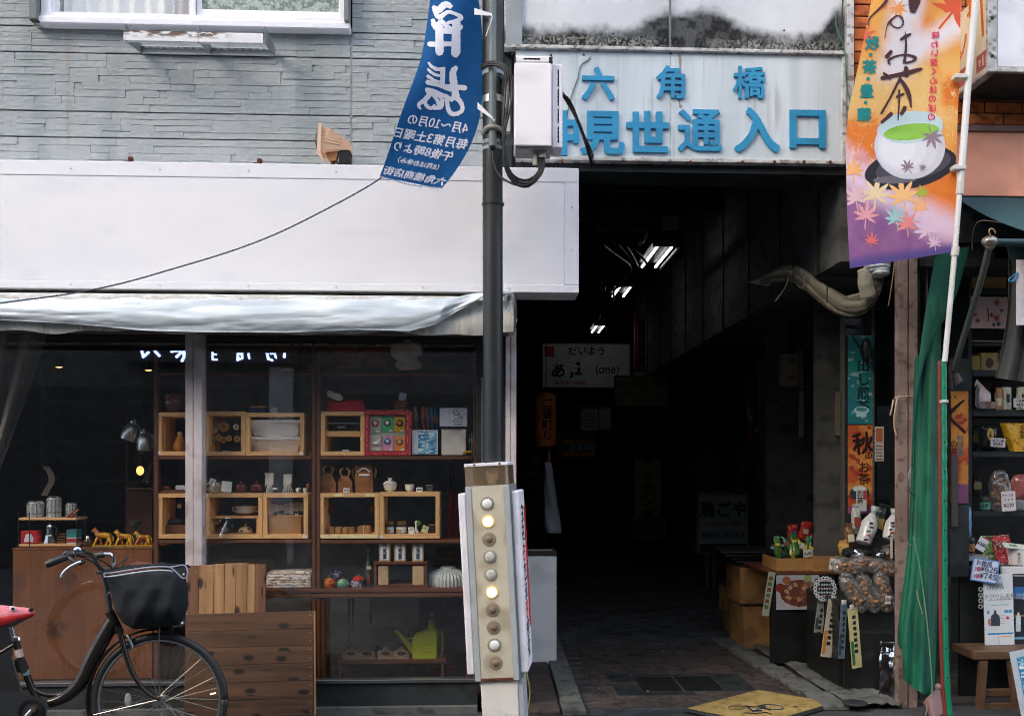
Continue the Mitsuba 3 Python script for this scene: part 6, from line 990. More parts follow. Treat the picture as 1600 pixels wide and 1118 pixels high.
# handlebar
bt('stem', [(158, 892), (163, 905), (168, 930), (173, 960)], [.012, .013, .0125, .0125], 'chrome', 'b9bcbe', 12)
bt('handlebar', [(104, 869, -.27), (121, 863, -.25), (136, 862, -.19), (147, 872, -.11), (156, 886, -.03), (167, 889, .02), (176, 885, .10), (178, 873, .19), (174, 866, .25), (162, 865, .28)], .0115, 'chrome', 'b4b9c0', 12, 60)
bt('grip', [(72, 882, -.29), (82, 877.5, -.285), (93, 873.5, -.28), (104, 870, -.27)], [.0165, .019, .0175, .016], 'rubber', None, 14); bt('grip', [(163, 865, .28), (148, 868, .29)], .017, 'rubber', None, 14); bt('clamp', [(104, 868, -.275), (114, 865, -.26)], .021, 'satin', '202326', 12)
part(bk, 'bell', ellipsoid(b(121.5, 858.5, -.27), (.020, .018, .017), 3), 'chrome', 'b9c6d6', smooth=True); part(bk, 'bell_cap', ellipsoid(b(121.5, 859, -.285), (.008, .008, .007), 2), 'satin', '1d2f52', smooth=True)
bt('lever_mount', [(108, 870, -.28), (122, 879, -.29), (131, 876, -.26)], .011, 'satin', '1d2022'); bt('brake_lever', [(126, 877, -.3), (113, 883, -.32), (102, 891, -.33), (96.5, 901, -.33)], [.008, .0075, .007, .0085], 'metal', 'c9ccd0', 10)
for k, (e1, e2) in enumerate((((150, 872, -.15), (176, 920, -.03)), ((140, 870, -.17), (172, 945, -.03)), ((183, 872, .1), (190, 884, .03)))): bt('cable', [(118 + 30 * (k == 2) * 2, 868 - 6 * (k == 2), -.24 + .4 * (k == 2)), (e1[0], e1[1] + 5 * k, e1[2]), ((e1[0] + e2[0]) / 2 + 12, (e1[1] + e2[1]) / 2 - 8, (e1[2] + e2[2]) / 2), e2], .0035, 'satin', '14171a', 6)
bt('bell_side_switch', [(99, 866, -.27), (106, 861, -.28)], .008, 'metal', '6d7072', 8); bt('brake_caliper', [(199, 992, -.03), (204, 1002, -.04), (207, 1012, -.04)], [.011, .008, .007], 'metal', 'a9acb0', 8)
part(bk, 'headlamp', ellipsoid(b(281, 973.5, -.02), (.024, .022, .018), 2), 'chrome', 'a9b3ba', smooth=True); part(bk, 'headlamp', ellipsoid(b(273, 974.5, -.02), (.016, .02, .017), 2), 'satin', '9a8f94', smooth=True); part(bk, 'lamp_bracket', tube([b(268, 990, -.0), b(270, 974, 0)], .005, 6), 'satin', '1a1c1d', smooth=True)
# basket with its black cover
ring = [(163, 897, 886, 172, 978), (186, 896, 884, 190, 981), (220, 892, 882, 214, 983), (255, 889, 881, 255, 981), (283, 889, 884, 281, 975), (290, 893, 888, 294, 945)]
lo, hi = np.array([(166, 898), (172, 927), (181, 962), (197, 980), (240, 983), (281, 976), (293, 955), (293, 920), (288, 888)]), None
front = Polygon([(163, 897), (190, 894.5), (220, 890), (250, 887.5), (272, 888.5), (288, 889), (294, 915), (295, 945), (290, 962), (281, 976), (250, 981), (208, 983), (190, 972), (181, 958), (172, 925)])
v, f = tri2d(front.buffer(-.5), 4.0)
def bulge(px, py): 
    d = max(0, front.exterior.distance(Point(px, py))) ; return -.13 * math.sin(min(1, d / 36) * PI / 2) ** .7 - .10
def fold(px, py): return .012 * math.sin(px * .16 + py * .05) * math.sin(py * .045) + .016 * meshkit.fbm(np.array([px * .05, py * .03, 1.]), 3, 4)
vf = np.array([P(px, py, yb + bulge(px, py) + fold(px, py)) for px, py in v]); vb_ = np.array([P(px, py, yb + .17 - .02 * math.sin(px)) + 0 for px, py in v])
k = len(v); ed = {}
for t in f:
    for a_, b_ in ((t[0], t[1]), (t[1], t[2]), (t[2], t[0])):
        if (b_, a_) in ed: del ed[(b_, a_)]
        else: ed[(a_, b_)] = 1
side = np.array([x for a_, b_ in ed for x in ((b_, a_, a_ + k), (b_, a_ + k, b_ + k))]); m = trimesh.Trimesh(np.vstack([vf, vb_]), np.vstack([f, f[:, ::-1] + k, side]), process=False); trimesh.repair.fix_normals(m)
bs = part(bk, 'basket_cover', m, 'nylon', smooth=75)
top = [(163, 895, -.12), (190, 892, -.22), (220, 887.5, -.235), (250, 885, -.235), (270, 887, -.22)]; part(bs, 'piping', tube([b(*p) for p in top], .0042, 8, 40), 'satin', '8d93a0', smooth=True)
part(bs, 'reflective_tape', tube([b(p[0], p[1] + 5.5, p[2] - .02) for p in top], .0036, 8, 40), 'satin', 'b3bac8', smooth=True); part(bs, 'rim', tube([b(163, 893, -.1), b(200, 888, -.2), b(250, 883, -.22), b(288, 884, -.1), b(287, 884, .1), b(240, 882, .17), b(170, 890, .1), b(163, 893, -.1)], .008, 8, 60), 'nylon', smooth=True)
fl_ = part(bs, 'flap', hullpts([b(px, py, dy) for px, py in ((266, 885), (290, 884), (293, 898), (288, 903), (281, 899)) for dy in (-.235, -.225)]), 'satin', '262b33'); part(fl_, 'edge', tube([b(*p) for p in ((266, 885, -.238), (280, 883, -.238), (290, 884, -.238), (293, 897, -.238), (288, 903, -.238), (280, 898, -.238), (266, 886, -.238))], .0036, 6, 40), 'satin', '9aa0ba', smooth=True)
part(bs, 'latch_pin', ellipsoid(b(287, 897, -.242), (.006, .004, .006), 1), 'chrome', 'c9ccd6', smooth=True); part(bk, 'basket_frame', cat_(tube([b(172, 925, -.05), b(168, 930, 0), b(172, 925, .05)], .006, 6, 12)), 'metal', '8f9294', smooth=True)
# cedar boards
b2 = thing('cedar_board', 'dark cedar board of horizontal planks leaning before the shop window', 'board'); ys_ = [957.5, 985, 1011, 1038.5, 1066, 1093, 1119]
tilt = lambda m: move(m, rx=math.radians(-5), ry=math.radians(-1.2), about=tuple(P(395, 1110, -.28)))
for i, (y0, y1) in enumerate(zip(ys_, ys_[1:])): part(b2, 'plank', tilt(pbox(288 + rng.uniform(-1, 1), y0 + .3, 490.5, y1 - .3, -.28 - .001 * (i % 2), .018, .0015)), 'cedar')
part(b2, 'edge_strip', tilt(pbox(491, 957, 493.2, 1119, -.282, .02, .001)), 'cedar_pale')
for y0 in ys_[:-1]:
    for d in (6, 19): part(b2, 'nail', tilt(move(ellipsoid(P(485.5, y0 + d, -.282), (.0036, .002, .0036), 1), (0, 0, 0))), 'metal', 'c9a86a')
b1 = thing('plank_board', 'paler cedar panel of upright planks standing behind the dark cedar board', 'board'); xs_ = [289, 308, 331.5, 348, 366, 383.5, 396, 413]
for i, (x0, x1) in enumerate(zip(xs_, xs_[1:])): part(b1, 'plank', move(pbox(x0 + .3, (884, 883, 881.5, 880.5, 880, 882, 882)[i], x1 - .3, 1104, -.14 - .0015 * (i % 3), .018, .0015), rx=math.radians(-3), about=tuple(P(350, 1104, -.14))), 'cedar_pale' if i not in (0, 6) else 'cedar_mid')
for px, py in ((304, 894), (331, 892), (365, 889), (391, 888), (408, 887)): part(b1, 'nail', move(ellipsoid(P(px, py, -.142), (.0036, .002, .0036), 1), rx=math.radians(-3), about=tuple(P(350, 1104, -.14))), 'metal', 'd8b870')

# ================================================================== down the alley
def D(px, d): return P(px, 727, d - EYE_D)[0]
for k, (tubes_, d0, d1, dead) in enumerate((((1027, 1050), 9.3, 10.26, 1060), ((968, 985), 11.43, 12.07, None), ((932.5, 943.5), 14.6, 15.35, None))):
    q = thing('fluorescent_light', ('nearest', 'second', 'farthest')[k] + ' pair of lit fluorescent tubes hanging in the dark arcade', 'lamp'); z = 3.5
    xs = [D(t, d0) for t in tubes_]; y0, y1 = d0 - EYE_D, d1 - EYE_D
    part(q, 'housing', box(xs[0] - .05, xs[-1] + .05, y0 + .02, y1 - .02, z + .035, z + .075, .005), 'satin', '101212'); part(q, 'holder', box(xs[0] - .04, xs[-1] + .04, y0 - .012, y0 + .0, z - .0, z + .06), 'satin', '5d605f')
    for x in xs: part(q, 'lit_tube', tube([(x, y0 + .01, z), (x, y1 - .01, z)], .013, 10), 'bulb_lit', None, True, emitter=lamp((.95, .98, 1.0), .45))
    if dead: part(q, 'dead_tube', tube([(D(dead, d0), y0 + .02, z - .01), (D(dead, d0), y1 + .02, z - .01)], .016, 10), 'satin', '8d9190', smooth=True)
    for yy in (y0 + .15, y1 - .15): part(q, 'hanger', tube([(xs[0] + .06, yy, z + .075), (xs[0] + .06, yy, 4.2)], .006, 6), 'satin', '1e2222')
q = thing('junction_box', 'small grey wiring box above the nearest fluorescent pair', 'box'); p = P(1047, 348, 2.9); part(q, 'box', box(p[0] - .07, p[0] + .07, 2.85, 2.95, p[2] - .06, p[2] + .05, .006), 'satin', '7a766f'); part(q, 'rod', tube([p, (p[0], 2.9, 4.2)], .01, 8), 'satin', '2a2c2c', smooth=True)
q = thing('air_duct', 'big black box hanging under the arcade roof', 'box'); part(q, 'box', pbox(930, 299, 1013, 361, 1.5, .5, .01), 'satin', '121516'); part(q, 'lip', pbox(928, 296, 1015, 299, 1.49, .52, .004), 'satin', '1c2021')
for px in (940, 1003): part(q, 'hanger', tube([P(px, 299, 1.7), (P(px, 299, 1.7)[0], 1.7, 4.2)], .008, 6), 'satin', '1a1d1d')
for k in range(7):
    r0 = random.Random(40 + k); a = [(930 + r0.uniform(-10, 90), 268 + r0.uniform(0, 40), .6 + .2 * k), (960 + r0.uniform(-30, 60), 350 + r0.uniform(-20, 40), 2 + .4 * k), (985 + r0.uniform(-40, 30), 400 + r0.uniform(-30, 40), 3.2 + .4 * k), (955 + r0.uniform(-20, 20), 455 + r0.uniform(-20, 20), 5.5), (938 + r0.uniform(-10, 10), 500, 8.2), (920, 560 + r0.uniform(-20, 10), 10.5)]
    cable('roof_cable', f'black cable {("one", "two", "three", "four", "five", "six", "seven")[k]} of the tangle running along under the arcade roof', a, .012, 50, '0f1213')
labels['roof_cable']['label'] = 'black cable in the tangle under the arcade roof'
for k in [k for k in labels if k.startswith('roof_cable')]: labels[k]['label'] = 'black cable in the tangle under the arcade roof'; labels[k]['group'] = 'cables tangled under the arcade roof'
q = thing('gadget_bag', 'small blue and white bag caught in the cables under the arcade roof', 'bag'); part(q, 'white_half', crumple(ellipsoid(P(979, 372, 3.0), (.05, .05, .07), 2), .015, 12, 1), 'satin', '8d989c', smooth=True); part(q, 'blue_half', crumple(ellipsoid(P(990, 369, 2.98), (.05, .05, .06), 2), .015, 12, 2), 'satin', '2f6f9c', smooth=True)
# far signs
def board(name, label, a, b_, c_, d, y, col, dep=.06, mat='satin', cat='sign', frame=None):
    q = thing(name, label, cat); bx(q, 'panel', a, b_, c_, d, y, dep, mat, col, .004)
    if frame:
        for r in ((a - 1.5, b_ - 1.5, c_ + 1.5, b_), (a - 1.5, d, c_ + 1.5, d + 1.5), (a - 1.5, b_, a, d), (c_, b_, c_ + 1.5, d)): bx(q, 'frame_rail', *r, y - .01, dep + .02, 'satin', frame, 0)
    return q
q = board('bar_sign', 'white bar sign with a big black kana and red phone number deep in the alley', 848, 537, 984, 605, 9.6, 'c3c6c2', frame='2a2c2c')
bx(q, 'red_seal', 851, 541, 866, 557, 9.595, .004, 'print', 'a8353a', 0); txt(q, 'lettering', 'だいよう', .15, 916, 548, 9.6, '20252c', bold=.02); txt(q, 'lettering', 'あ', .24, 872, 578, 9.6, '14181c', bold=.035); txt(q, 'lettering', ',1', .25, 900, 578, 9.6, '14181c', bold=.035); txt(q, 'lettering', '(one)', .155, 949, 578, 9.6, '1c2026', bold=.02); txt(q, 'lettering', '4-(432)-9460', .085, 892, 598, 9.6, 'b03a44', bold=.02)
solo('white_string', 'white cord looping across the bar sign', 'cord', tube([P(*p) for p in ((849, 563, 8.8), (856, 571, 8.8), (868, 571, 8.8), (872, 567, 8.8), (885, 571, 8.8), (905, 573, 8.8), (918, 577, 8.8), (925, 582, 8.8))], .009, 6, 40), 'satin', 'd3d6d4', smooth=True)
q = board('red_sign', 'tall dark red sign with one black character and a red neon edge', 996, 500, 1044, 574, 8.4, '6a2420'); txt(q, 'character', '友', .36, 1020, 549, 8.4, '141312', bold=.03); part(q, 'neon_edge', tube([P(993, 490, 8.36), P(993, 578, 8.36)], .02, 8), 'satin', 'c93a32', smooth=True); bx(q, 'bottom_rail', 994, 575, 1045, 580, 8.38, .1, 'satin', '3a1a16')
q = board('kitchen_sign', 'faded green yellow kitchen sign below the dark red sign', 962, 588, 1043, 634, 8.0, '8f9a62', frame='33382c'); txt(q, 'lettering', 'キッチン', .115, 987, 600, 8.0, '20261c', bold=.025); txt(q, 'lettering', '宝', .13, 1029, 600, 8.0, '20261c', bold=.03); txt(q, 'lettering', 'おばんざいです', .075, 1000, 613, 8.0, '3a4030', bold=.01); txt(q, 'lettering', '営業中', .09, 1002, 626, 8.0, '3a4030', bold=.015)
q = board('kitchen_stand', 'upright yellow kitchen sign standing at the alley end', 992, 716, 1033, 806, 8.9, 'a8983a', .14); txt(q, 'lettering', 'キッチン宝', .2, 1012, 761, 8.9, '1e1c14', True, .03); bx(q, 'base', 989, 806.5, 1040, 843, 8.85, .3, 'satin', '6b706c'); bx(q, 'top_cap', 991, 713.5, 1034, 716, 8.89, .16, 'satin', '3c3c34')
q = thing('lantern_sign', 'long orange paper lantern with black writing hanging at the left of the alley', 'lantern'); s = 1 / scale(3.2); c0 = P(853, 656, 3.2); prl = [(7, -42), (13, -41), (15.5, -36), (16, -20), (16, 20), (15.5, 36), (13, 41), (7, 42)]
part(q, 'paper', lathe([(r * s, h * s) for r, h in prl], tuple(c0), 28), 'satin', 'b8681c', smooth=40); part(q, 'cap', lathe([(.001, 44 * s), (8 * s, 44 * s), (8 * s, 41.6 * s)], tuple(c0), 20), 'satin', '1b1a18'); part(q, 'bottom_ring', lathe([(8 * s, -41.6 * s), (8 * s, -45 * s), (.001, -45 * s)], tuple(c0), 20), 'satin', '1b1a18'); part(q, 'cord', tube([c0 + (0, 0, 44 * s), (c0[0], 3.2, 4.2)], .005, 6), 'satin', '1b1a18')
for i in range(13): part(q, 'hoop', lathe([(16.1 * s, (-36 + i * 6 - .25) * s), (16.35 * s, (-36 + i * 6) * s), (16.1 * s, (-36 + i * 6 + .25) * s)], tuple(c0), 28), 'satin', '9a5416')
g = text('二番町り', 13.5 * s * 1.25, True, bold=.03)
vv, ff = tri2d(affinity.translate(g, 2 * s, 0), .03); part(q, 'lettering', trimesh.Trimesh(np.array([(c0[0] + 16.6 * s * math.sin(a / (16.6 * s)), c0[1] - 16.6 * s * math.cos(a / (16.6 * s)), c0[2] + b_) for a, b_ in vv]), ff), 'print', '17130e')
q = thing('notice', 'grey notice sheets pinned side by side in the alley', 'notice'); bx(q, 'sheet', 908, 639, 934, 672, 6.8, .004, 'print', '9aa3a4', 0); bx(q, 'sheet', 936, 637.5, 953.5, 670.5, 6.8, .004, 'print', '8f999b', 0); bx(q, 'backing', 904, 634, 957, 676, 6.83, .02, 'satin', '202425', 0)
for i in range(5): bx(q, 'print_mark', 911, 645 + 5 * i, 931, 646.5 + 5 * i, 6.797, .002, 'print', '5a6264', 0)
q = board('office_sign', 'black sign with white characters between two orange bars', 866, 676, 932, 716, 7.0, '15181a'); bx(q, 'orange_bar', 880, 687, 930, 693, 6.995, .004, 'print', 'b5762a', 0); bx(q, 'orange_bar', 880, 706, 930, 712, 6.995, .004, 'print', 'b5762a', 0); txt(q, 'lettering', '丸電技研', .085, 911, 699.5, 7.0, 'b3bcc2', bold=.015); txt(q, 'lettering', 'アンテナ工事', .045, 905, 680, 7.0, '8d9698')
sl = thing('roller_shutter', 'dark ribbed shutter closing the end of the alley', 'shutter')
for i in range(26): bx(sl, 'slat', 868 + i * 4.6, 735, 871.6 + i * 4.6, 812, 12.0 - .02 * (i % 2), .03, 'dark_paint', None, .004)
bx(sl, 'box', 862, 722, 992, 735, 11.95, .2, 'dark_paint'); bx(sl, 'base', 862, 812, 992, 826, 11.95, .1, 'dark_paint')
q = thing('slat_screen', 'dark slatted screen beside the notice sheets', 'screen')
for i in range(16): bx(q, 'slat', 948 + i * 5.2, 668, 951 + i * 5.2, 735, 9.0, .03, 'satin', '252a2a', 0)
bx(q, 'rail', 945, 664, 1034, 668, 8.99, .05, 'satin', '1c2020', 0)
q = thing('bird_sign', 'white standing sign board with black characters and a red phone number in the alley', 'sign'); yq = 6.2; m_ = lambda m: move(m, ry=math.radians(1.5), about=tuple(P(1130, 860, yq)))
part(q, 'panel', m_(pbox(1090, 771, 1169, 862, yq, .12, .01)), 'satin', '9aa4a4'); part(q, 'frame', m_(cat_(pbox(1087, 767.5, 1172, 771, yq - .01, .14), pbox(1087, 862, 1172, 866, yq - .01, .14), pbox(1087, 771, 1090, 862, yq - .01, .14), pbox(1169, 771, 1172, 862, yq - .01, .14))), 'satin', '59605f')
txt(q, 'lettering', '鳥ごや', .2, 1130, 795, yq, '14191c', bold=.03); txt(q, 'lettering', '045(432)1205', .072, 1130, 818, yq, '8a3a40', bold=.02); txt(q, 'lettering', '御宴会もあります', .068, 1130, 835, yq, '2a3438', bold=.02); bx(q, 'dark_band', 1093, 849, 1167, 861, yq - .002, .002, 'print', '333d40', 0)
for px in (1106, 1117, 1150): part(q, 'leg', box(P(px, 890, yq)[0] - .02, P(px, 890, yq)[0] + .02, yq + .03, yq + .07, 0, PZ(862, yq)), 'satin', '5d6868')
# person with a bag
pn = thing('person', 'person in a dark coat and trousers half hidden at the left of the alley', 'person'); d_ = 5.73; x0 = D(831, 12.0); q_ = lambda x, z, y=0: (x0 + x, d_ + y, z)
part(pn, 'body', blob([((q_(-.02, .12, .0), .055), (q_(-.03, .50, -.0), .062)), ((q_(-.03, .50), .064), (q_(-.06, .88), .088)), ((q_(.12, .12, .03), .055), (q_(.12, .50, .02), .062)), ((q_(.12, .50, .02), .064), (q_(.09, .88), .088)), ((q_(-.02, .05, -.06), .04), (q_(-.02, .07, .05), .045)), ((q_(.12, .05, -.03), .04), (q_(.12, .07, .08), .045)), ((q_(-.02, .07, .05), .045), (q_(-.02, .14, .02), .05)), ((q_(.12, .07, .08), .045), (q_(.12, .14, .04), .05)),
    ((q_(-.04, .92), .115), (q_(.08, .92), .115)), ((q_(.02, .95), .13), (q_(.02, 1.32), .14)), ((q_(-.15, 1.36), .06), (q_(.19, 1.36), .06)), ((q_(.02, 1.36), .07), (q_(.02, 1.5), .052)), ((q_(.02, 1.57, -.01), .082), (q_(.02, 1.63, .01), .085)), ((q_(.02, 1.53, -.05), .04), (q_(.02, 1.56, -.06), .05)), ((q_(.02, 1.575, -.1), .012), (q_(.02, 1.565, -.105), .014)), ((q_(-.07, 1.58, 0), .018), (q_(.11, 1.58, 0), .018)),
    ((q_(.2, 1.36), .06), (q_(.235, 1.1, .0), .048)), ((q_(.235, 1.1), .046), (q_(.25, .88, -.08), .036)), ((q_(-.16, 1.36), .06), (q_(-.22, 1.1), .048)), ((q_(-.22, 1.1), .046), (q_(-.22, .86, -.03), .036)), ((q_(.25, .87, -.09), .03), (q_(.255, .80, -.11), .03))] + [((q_(.235 + .012 * i, .80, -.115 - .006 * i), .011), (q_(.237 + .012 * i, .74 - .004 * (i % 2), -.118), .009)) for i in range(4)] + [((q_(.235, .85, -.11), .012), (q_(.222, .79, -.13), .010))] + [((q_(-.235 + .012 * i, .82, -.04), .011), (q_(-.232 + .012 * i, .74, -.045), .009)) for i in range(4)] + [((q_(-.22, .86, -.03), .034), (q_(-.215, .82, -.04), .03)), ((q_(-.2, .85, -.05), .012), (q_(-.188, .79, -.06), .010))], .02, 6), 'matte', '5a4238', smooth=True)
part(pn, 'coat', crumple(blob([((q_(-.05, .84), .125), (q_(.09, .84), .125)), ((q_(.02, .9), .15), (q_(.02, 1.3), .152)), ((q_(-.15, 1.36), .075), (q_(.19, 1.36), .075)), ((q_(.2, 1.36), .074), (q_(.235, 1.1), .062)), ((q_(.235, 1.1), .062), (q_(.248, .93, -.06), .05)), ((q_(-.16, 1.36), .074), (q_(-.22, 1.1), .062)), ((q_(-.22, 1.1), .062), (q_(-.22, .92, -.02), .05)), ((q_(.02, 1.4), .09), (q_(.02, 1.45), .075))], .025, 4), .014, 7, 2), 'cloth', '3a2f2a', smooth=True)
part(pn, 'trousers', crumple(blob([((q_(-.02, .14), .066), (q_(-.03, .50), .072)), ((q_(-.03, .5), .072), (q_(-.06, .86), .098)), ((q_(.12, .14, .02), .066), (q_(.12, .5, .02), .072)), ((q_(.12, .5, .02), .072), (q_(.09, .86), .098))], .025, 4), .008, 9, 3), 'cloth', '1d2023', smooth=True)
part(pn, 'hair', blob([((q_(.02, 1.62, .02), .092), (q_(.02, 1.66, .015), .09)), ((q_(.02, 1.58, .05), .075), (q_(.02, 1.62, .04), .09))], .015, 4), 'matte', '17130f', smooth=True)
for s in (-1, 1): part(pn, 'eye', ellipsoid(q_(.02 + s * .03, 1.585, -.092), (.008, .006, .005), 1), 'gloss', '201a16', smooth=True)
part(pn, 'mouth', ellipsoid(q_(.02, 1.535, -.094), (.02, .006, .004), 1), 'matte', '7a4438', smooth=True)
q = thing('plastic_bag', 'long white plastic bag hanging beside the person in the alley', 'bag'); ya = 3.3; prof = [(850, 862, 722), (851, 864, 740), (850, 868, 765), (851, 872, 790), (850, 876, 815), (852, 878, 832)]
m, _ = grid(lambda u, v: (lambda k, f: (lambda l, r, z: P(l + (r - l) * (.5 - .5 * math.cos(u * 2 * PI)), z, ya + .07 * math.sin(u * 2 * PI) * (.4 + v) + .012 * math.sin(u * 19 + v * 8)))(*[a + (b_ - a) * f for a, b_ in zip(prof[k], prof[k + 1])]))(min(4, int(v * 5)), v * 5 - min(4, int(v * 5))), 36, 24); part(q, 'film', m, 'satin', 'aab3bb', smooth=True); part(q, 'bottom', hullpts([P(x, 832, ya + dy) for x in (853, 877) for dy in (-.05, .05)] + [P(865, 834, ya)]), 'satin', 'a2abb4'); part(q, 'handle', tube([P(856, 724, ya), P(858, 712, ya), P(857, 702, ya)], [.014, .018, .01], 8, 12), 'satin', '9a5c30', smooth=True)
# pedestal
q = thing('white_pedestal', 'glossy white pedestal box with a dark top behind the lamp sign', 'pedestal'); yp = 1.42
bx(q, 'case', 820.5, 868.5, 869.5, 1038, yp, .26, 'white_gloss', None, .004); bx(q, 'top', 819.5, 861, 869.8, 868, yp - .004, .27, 'satin', '3a3632', .003); bx(q, 'slot', 826, 860, 863, 861, yp + .05, .12, 'satin', '9aa3a6', .001)
# things on the right wall
q = thing('red_noren', 'dark red shop curtain with one white kana on the right alley wall', 'curtain'); ye = 5.0; m, _ = grid(lambda u, v: P(1166 + 41 * u, 581 + 116 * v, ye + .02 * math.sin(u * 9 + 1)), 24, 12); part(q, 'cloth', m, 'cloth', '6a2020', smooth=True)
g = unary_union([stroke(np.array(p_), w) for p_, w in (([(-.11, .10), (-.10, -.02), (-.085, -.06), (-.07, .0)], [.03, .035, .03, .02]), ([(.02, .14), (.045, .04), (.03, -.1), (-.03, -.17)], [.045, .06, .05, .025]), ([(-.13, .02), (-.05, .05)], [.02, .02]))]); part(q, 'kana', lettering(g, 1185, 650, ye - .02), 'print', 'a3aaa6'); bx(q, 'rail', 1164, 577, 1209, 580.5, ye - .02, .05, 'satin', '26221e', 0)
part(ar, 'pillar', box(2.52, 3.2, 3.06, 3.35, 0, 2.79), 'alley_wall'); part(ar, 'pillar_strip', box(2.515, 2.519, 3.06, 3.35, .2, 2.6), 'dark_paint')
q = thing('wall_meter', 'beige electric meter box on the right alley wall', 'box'); bx(q, 'case', 1223, 552, 1248, 603, 2.9, .14, 'satin', '9a8f78', .006); bx(q, 'lid_edge', 1248.3, 546, 1256, 607, 2.92, .12, 'satin', '837a66', .003); bx(q, 'latch', 1233, 560, 1244, 566, 2.895, .004, 'satin', '6d6656', 0); bx(q, 'latch', 1233, 588, 1244, 594, 2.895, .004, 'satin', '6d6656', 0); lat(q, 'pipe', 1227, 548, 2.95, [(7, 0), (7, 55)], 'satin', '3f4746', 14)
for i, (a, b_, c_, d, y, col) in enumerate(((1249, 610, 1256, 682, 2.9, '9a8a68'), (1306, 612, 1313, 680, 1.29, '6f6a58'))): q = thing('wooden_plate', ('pale', 'dark')[i] + ' upright wooden name plate on the right alley wall', 'plate'); bx(q, 'plate', a, b_, c_, d, y, .02, 'satin', col, .002); bx(q, 'edge', a - .4, b_ - 2, c_ + .4, b_ - .2, y - .003, .026, 'satin', '4a4436', 0)
for i, (px, y) in enumerate(((1120, 7.0), (1150, 5.6), (1195, 4.2), (1216, 3.3), (1262, 2.4), (1290, 1.9))):
    q = thing('shop_door', ('farthest', 'far', 'third', 'middle', 'near', 'nearest')[i] + ' dark sliding door frame along the right alley wall', 'door'); x = 3.15; part(q, 'panel', box(x, x + .04, y, y + .8, 0, 2.3), 'dark_paint'); part(q, 'stile', box(x - .02, x - .0005, y, y + .06, 0, 2.3), 'satin', '3a3f3e'); part(q, 'rail', box(x - .018, x - .0005, y + .06, y + .8, 1.0, 1.06), 'satin', '2f3433')
q = thing('tarp_roll', 'grey tarp rolled and tied, slung below the overhang at the arcade mouth', 'tarp'); pth = [P(*p) for p in ((1186, 440, 1.0), (1212, 431, .9), (1240, 428, .75), (1266, 445, .55), (1292, 464, .4), (1320, 478, .3), (1346, 474, .2), (1366, 452, .15), (1372, 428, .12))]
for i in range(9):
    o_ = i * 2 * PI / 8; k_ = .036 if i else 0.0; wv = [.35, .8, 1, 1.05, 1.15, 1.2, 1.2, 1.1, .8]
    st_ = [p + k_ * w * np.array([.2 * math.cos(o_ + .5 * j), math.cos(o_ + .42 * j), math.sin(o_ + .42 * j)]) for j, (p, w) in enumerate(zip(pth, wv))]
    part(q, 'strand', crumple(tube(st_, [.006, .020, .024, .026, .027, .03, .03, .028, .022], 14, 90), .011, 17, i), 'cloth', ('5f5d52', '6b695c', '55534a', '726f61', '4a4941', '656256', '5a584d', '6f6c5f', '504e46')[i], smooth=True)
for j in (2, 4): part(q, 'tie', tube([pth[j] + .068 * np.array([.3 * math.cos(a), math.cos(a), math.sin(a)]) for a in np.linspace(0, 2 * PI, 16)], .006, 6), 'satin', '2c2a26', smooth=True)
part(q, 'tail', hullpts([P(1186, 436, 1.0), P(1168, 441, 1.0), P(1185, 444, 1.02), P(1200, 448, 1.0), P(1212, 436, .92)]), 'cloth', '8a8878'); part(q, 'cord', tube([P(1230, 432, .7), P(1226, 450, .7), P(1212, 470, .7), P(1222, 456, .72)], .004, 6, 24), 'satin', '6d6a60', smooth=True)
q = thing('folded_film', 'bundle of folded clear plastic film under the autumn banner', 'bundle')
for i in range(5): part(q, 'layer', crumple(ellipsoid(P(1366 + 2 * i, 408 + 5 * i, .06), (.105 - .012 * i, .08, .022), 3), .012, 18, i), 'film', smooth=True)
part(q, 'hanging_end', crumple(tube([P(1346, 420, .0), P(1352, 440, .02), P(1356, 462, .05)], [.03, .045, .05], 14, 20), .01, 16, 3), 'cloth', '8f8d80', smooth=True)
for i, pts in enumerate((((1398, 405, .0), (1394, 440, -.02), (1388, 478, -.02)), ((1256, 432, .5), (1254, 450, .5), (1246, 446, .5)))): solo('loose_string', ('brown string hanging beside the steel post', 'short string hanging from the tarp roll')[i], 'string', tube([P(*p) for p in pts], .004, 6, 20), 'satin', '6b5a48', smooth=True)

# ================================================================== right side: tea shop
ts = thing('tea_shop', 'brick fronted tea shop at the right with an orange panel band', 'building')
part(ts, 'core', box(PX(1334, .03), 7.5, .012, 1.2, PZ(372, .03), 6.2), 'dark_paint'); part(ts, 'mortar', box(PX(1333, 0), 7.5, .002, .011, PZ(198, 0, 1500), 6.2), 'matte', '3f302a')
zb0 = PZ(194, 0, 1500); bw, bh = .232, .0655
for r in range(26):
    for c_ in range(-1, 8):
        x0 = PX(1333, 0) + c_ * (bw + .008) + (.12 if r % 2 else 0); x1 = x0 + bw; x0 = max(x0, PX(1334, 0)); z0 = zb0 + r * (bh + .008)
        if x1 - x0 < .03 or z0 > PZ(-40, 0) or x0 > PX(1640, 0): continue
        part(ts, 'brick', box(x0, x1, -.006 - .002 * rng.random(), .0015, z0, z0 + bh, .003), rng.choice(('brick_a', 'brick_b', 'brick_c')))
bx(ts, 'orange_panel', 1398, 205, 1660, 306, -.03, .03, 'satin', 'ea9f82', .003); bx(ts, 'ledge', 1398, 194.5, 1660, 204.6, -.05, .05, 'satin', '6f5148', .003); bx(ts, 'fascia_edge', 1398, 306.5, 1660, 312, -.02, .03, 'satin', '1e2627', 0)
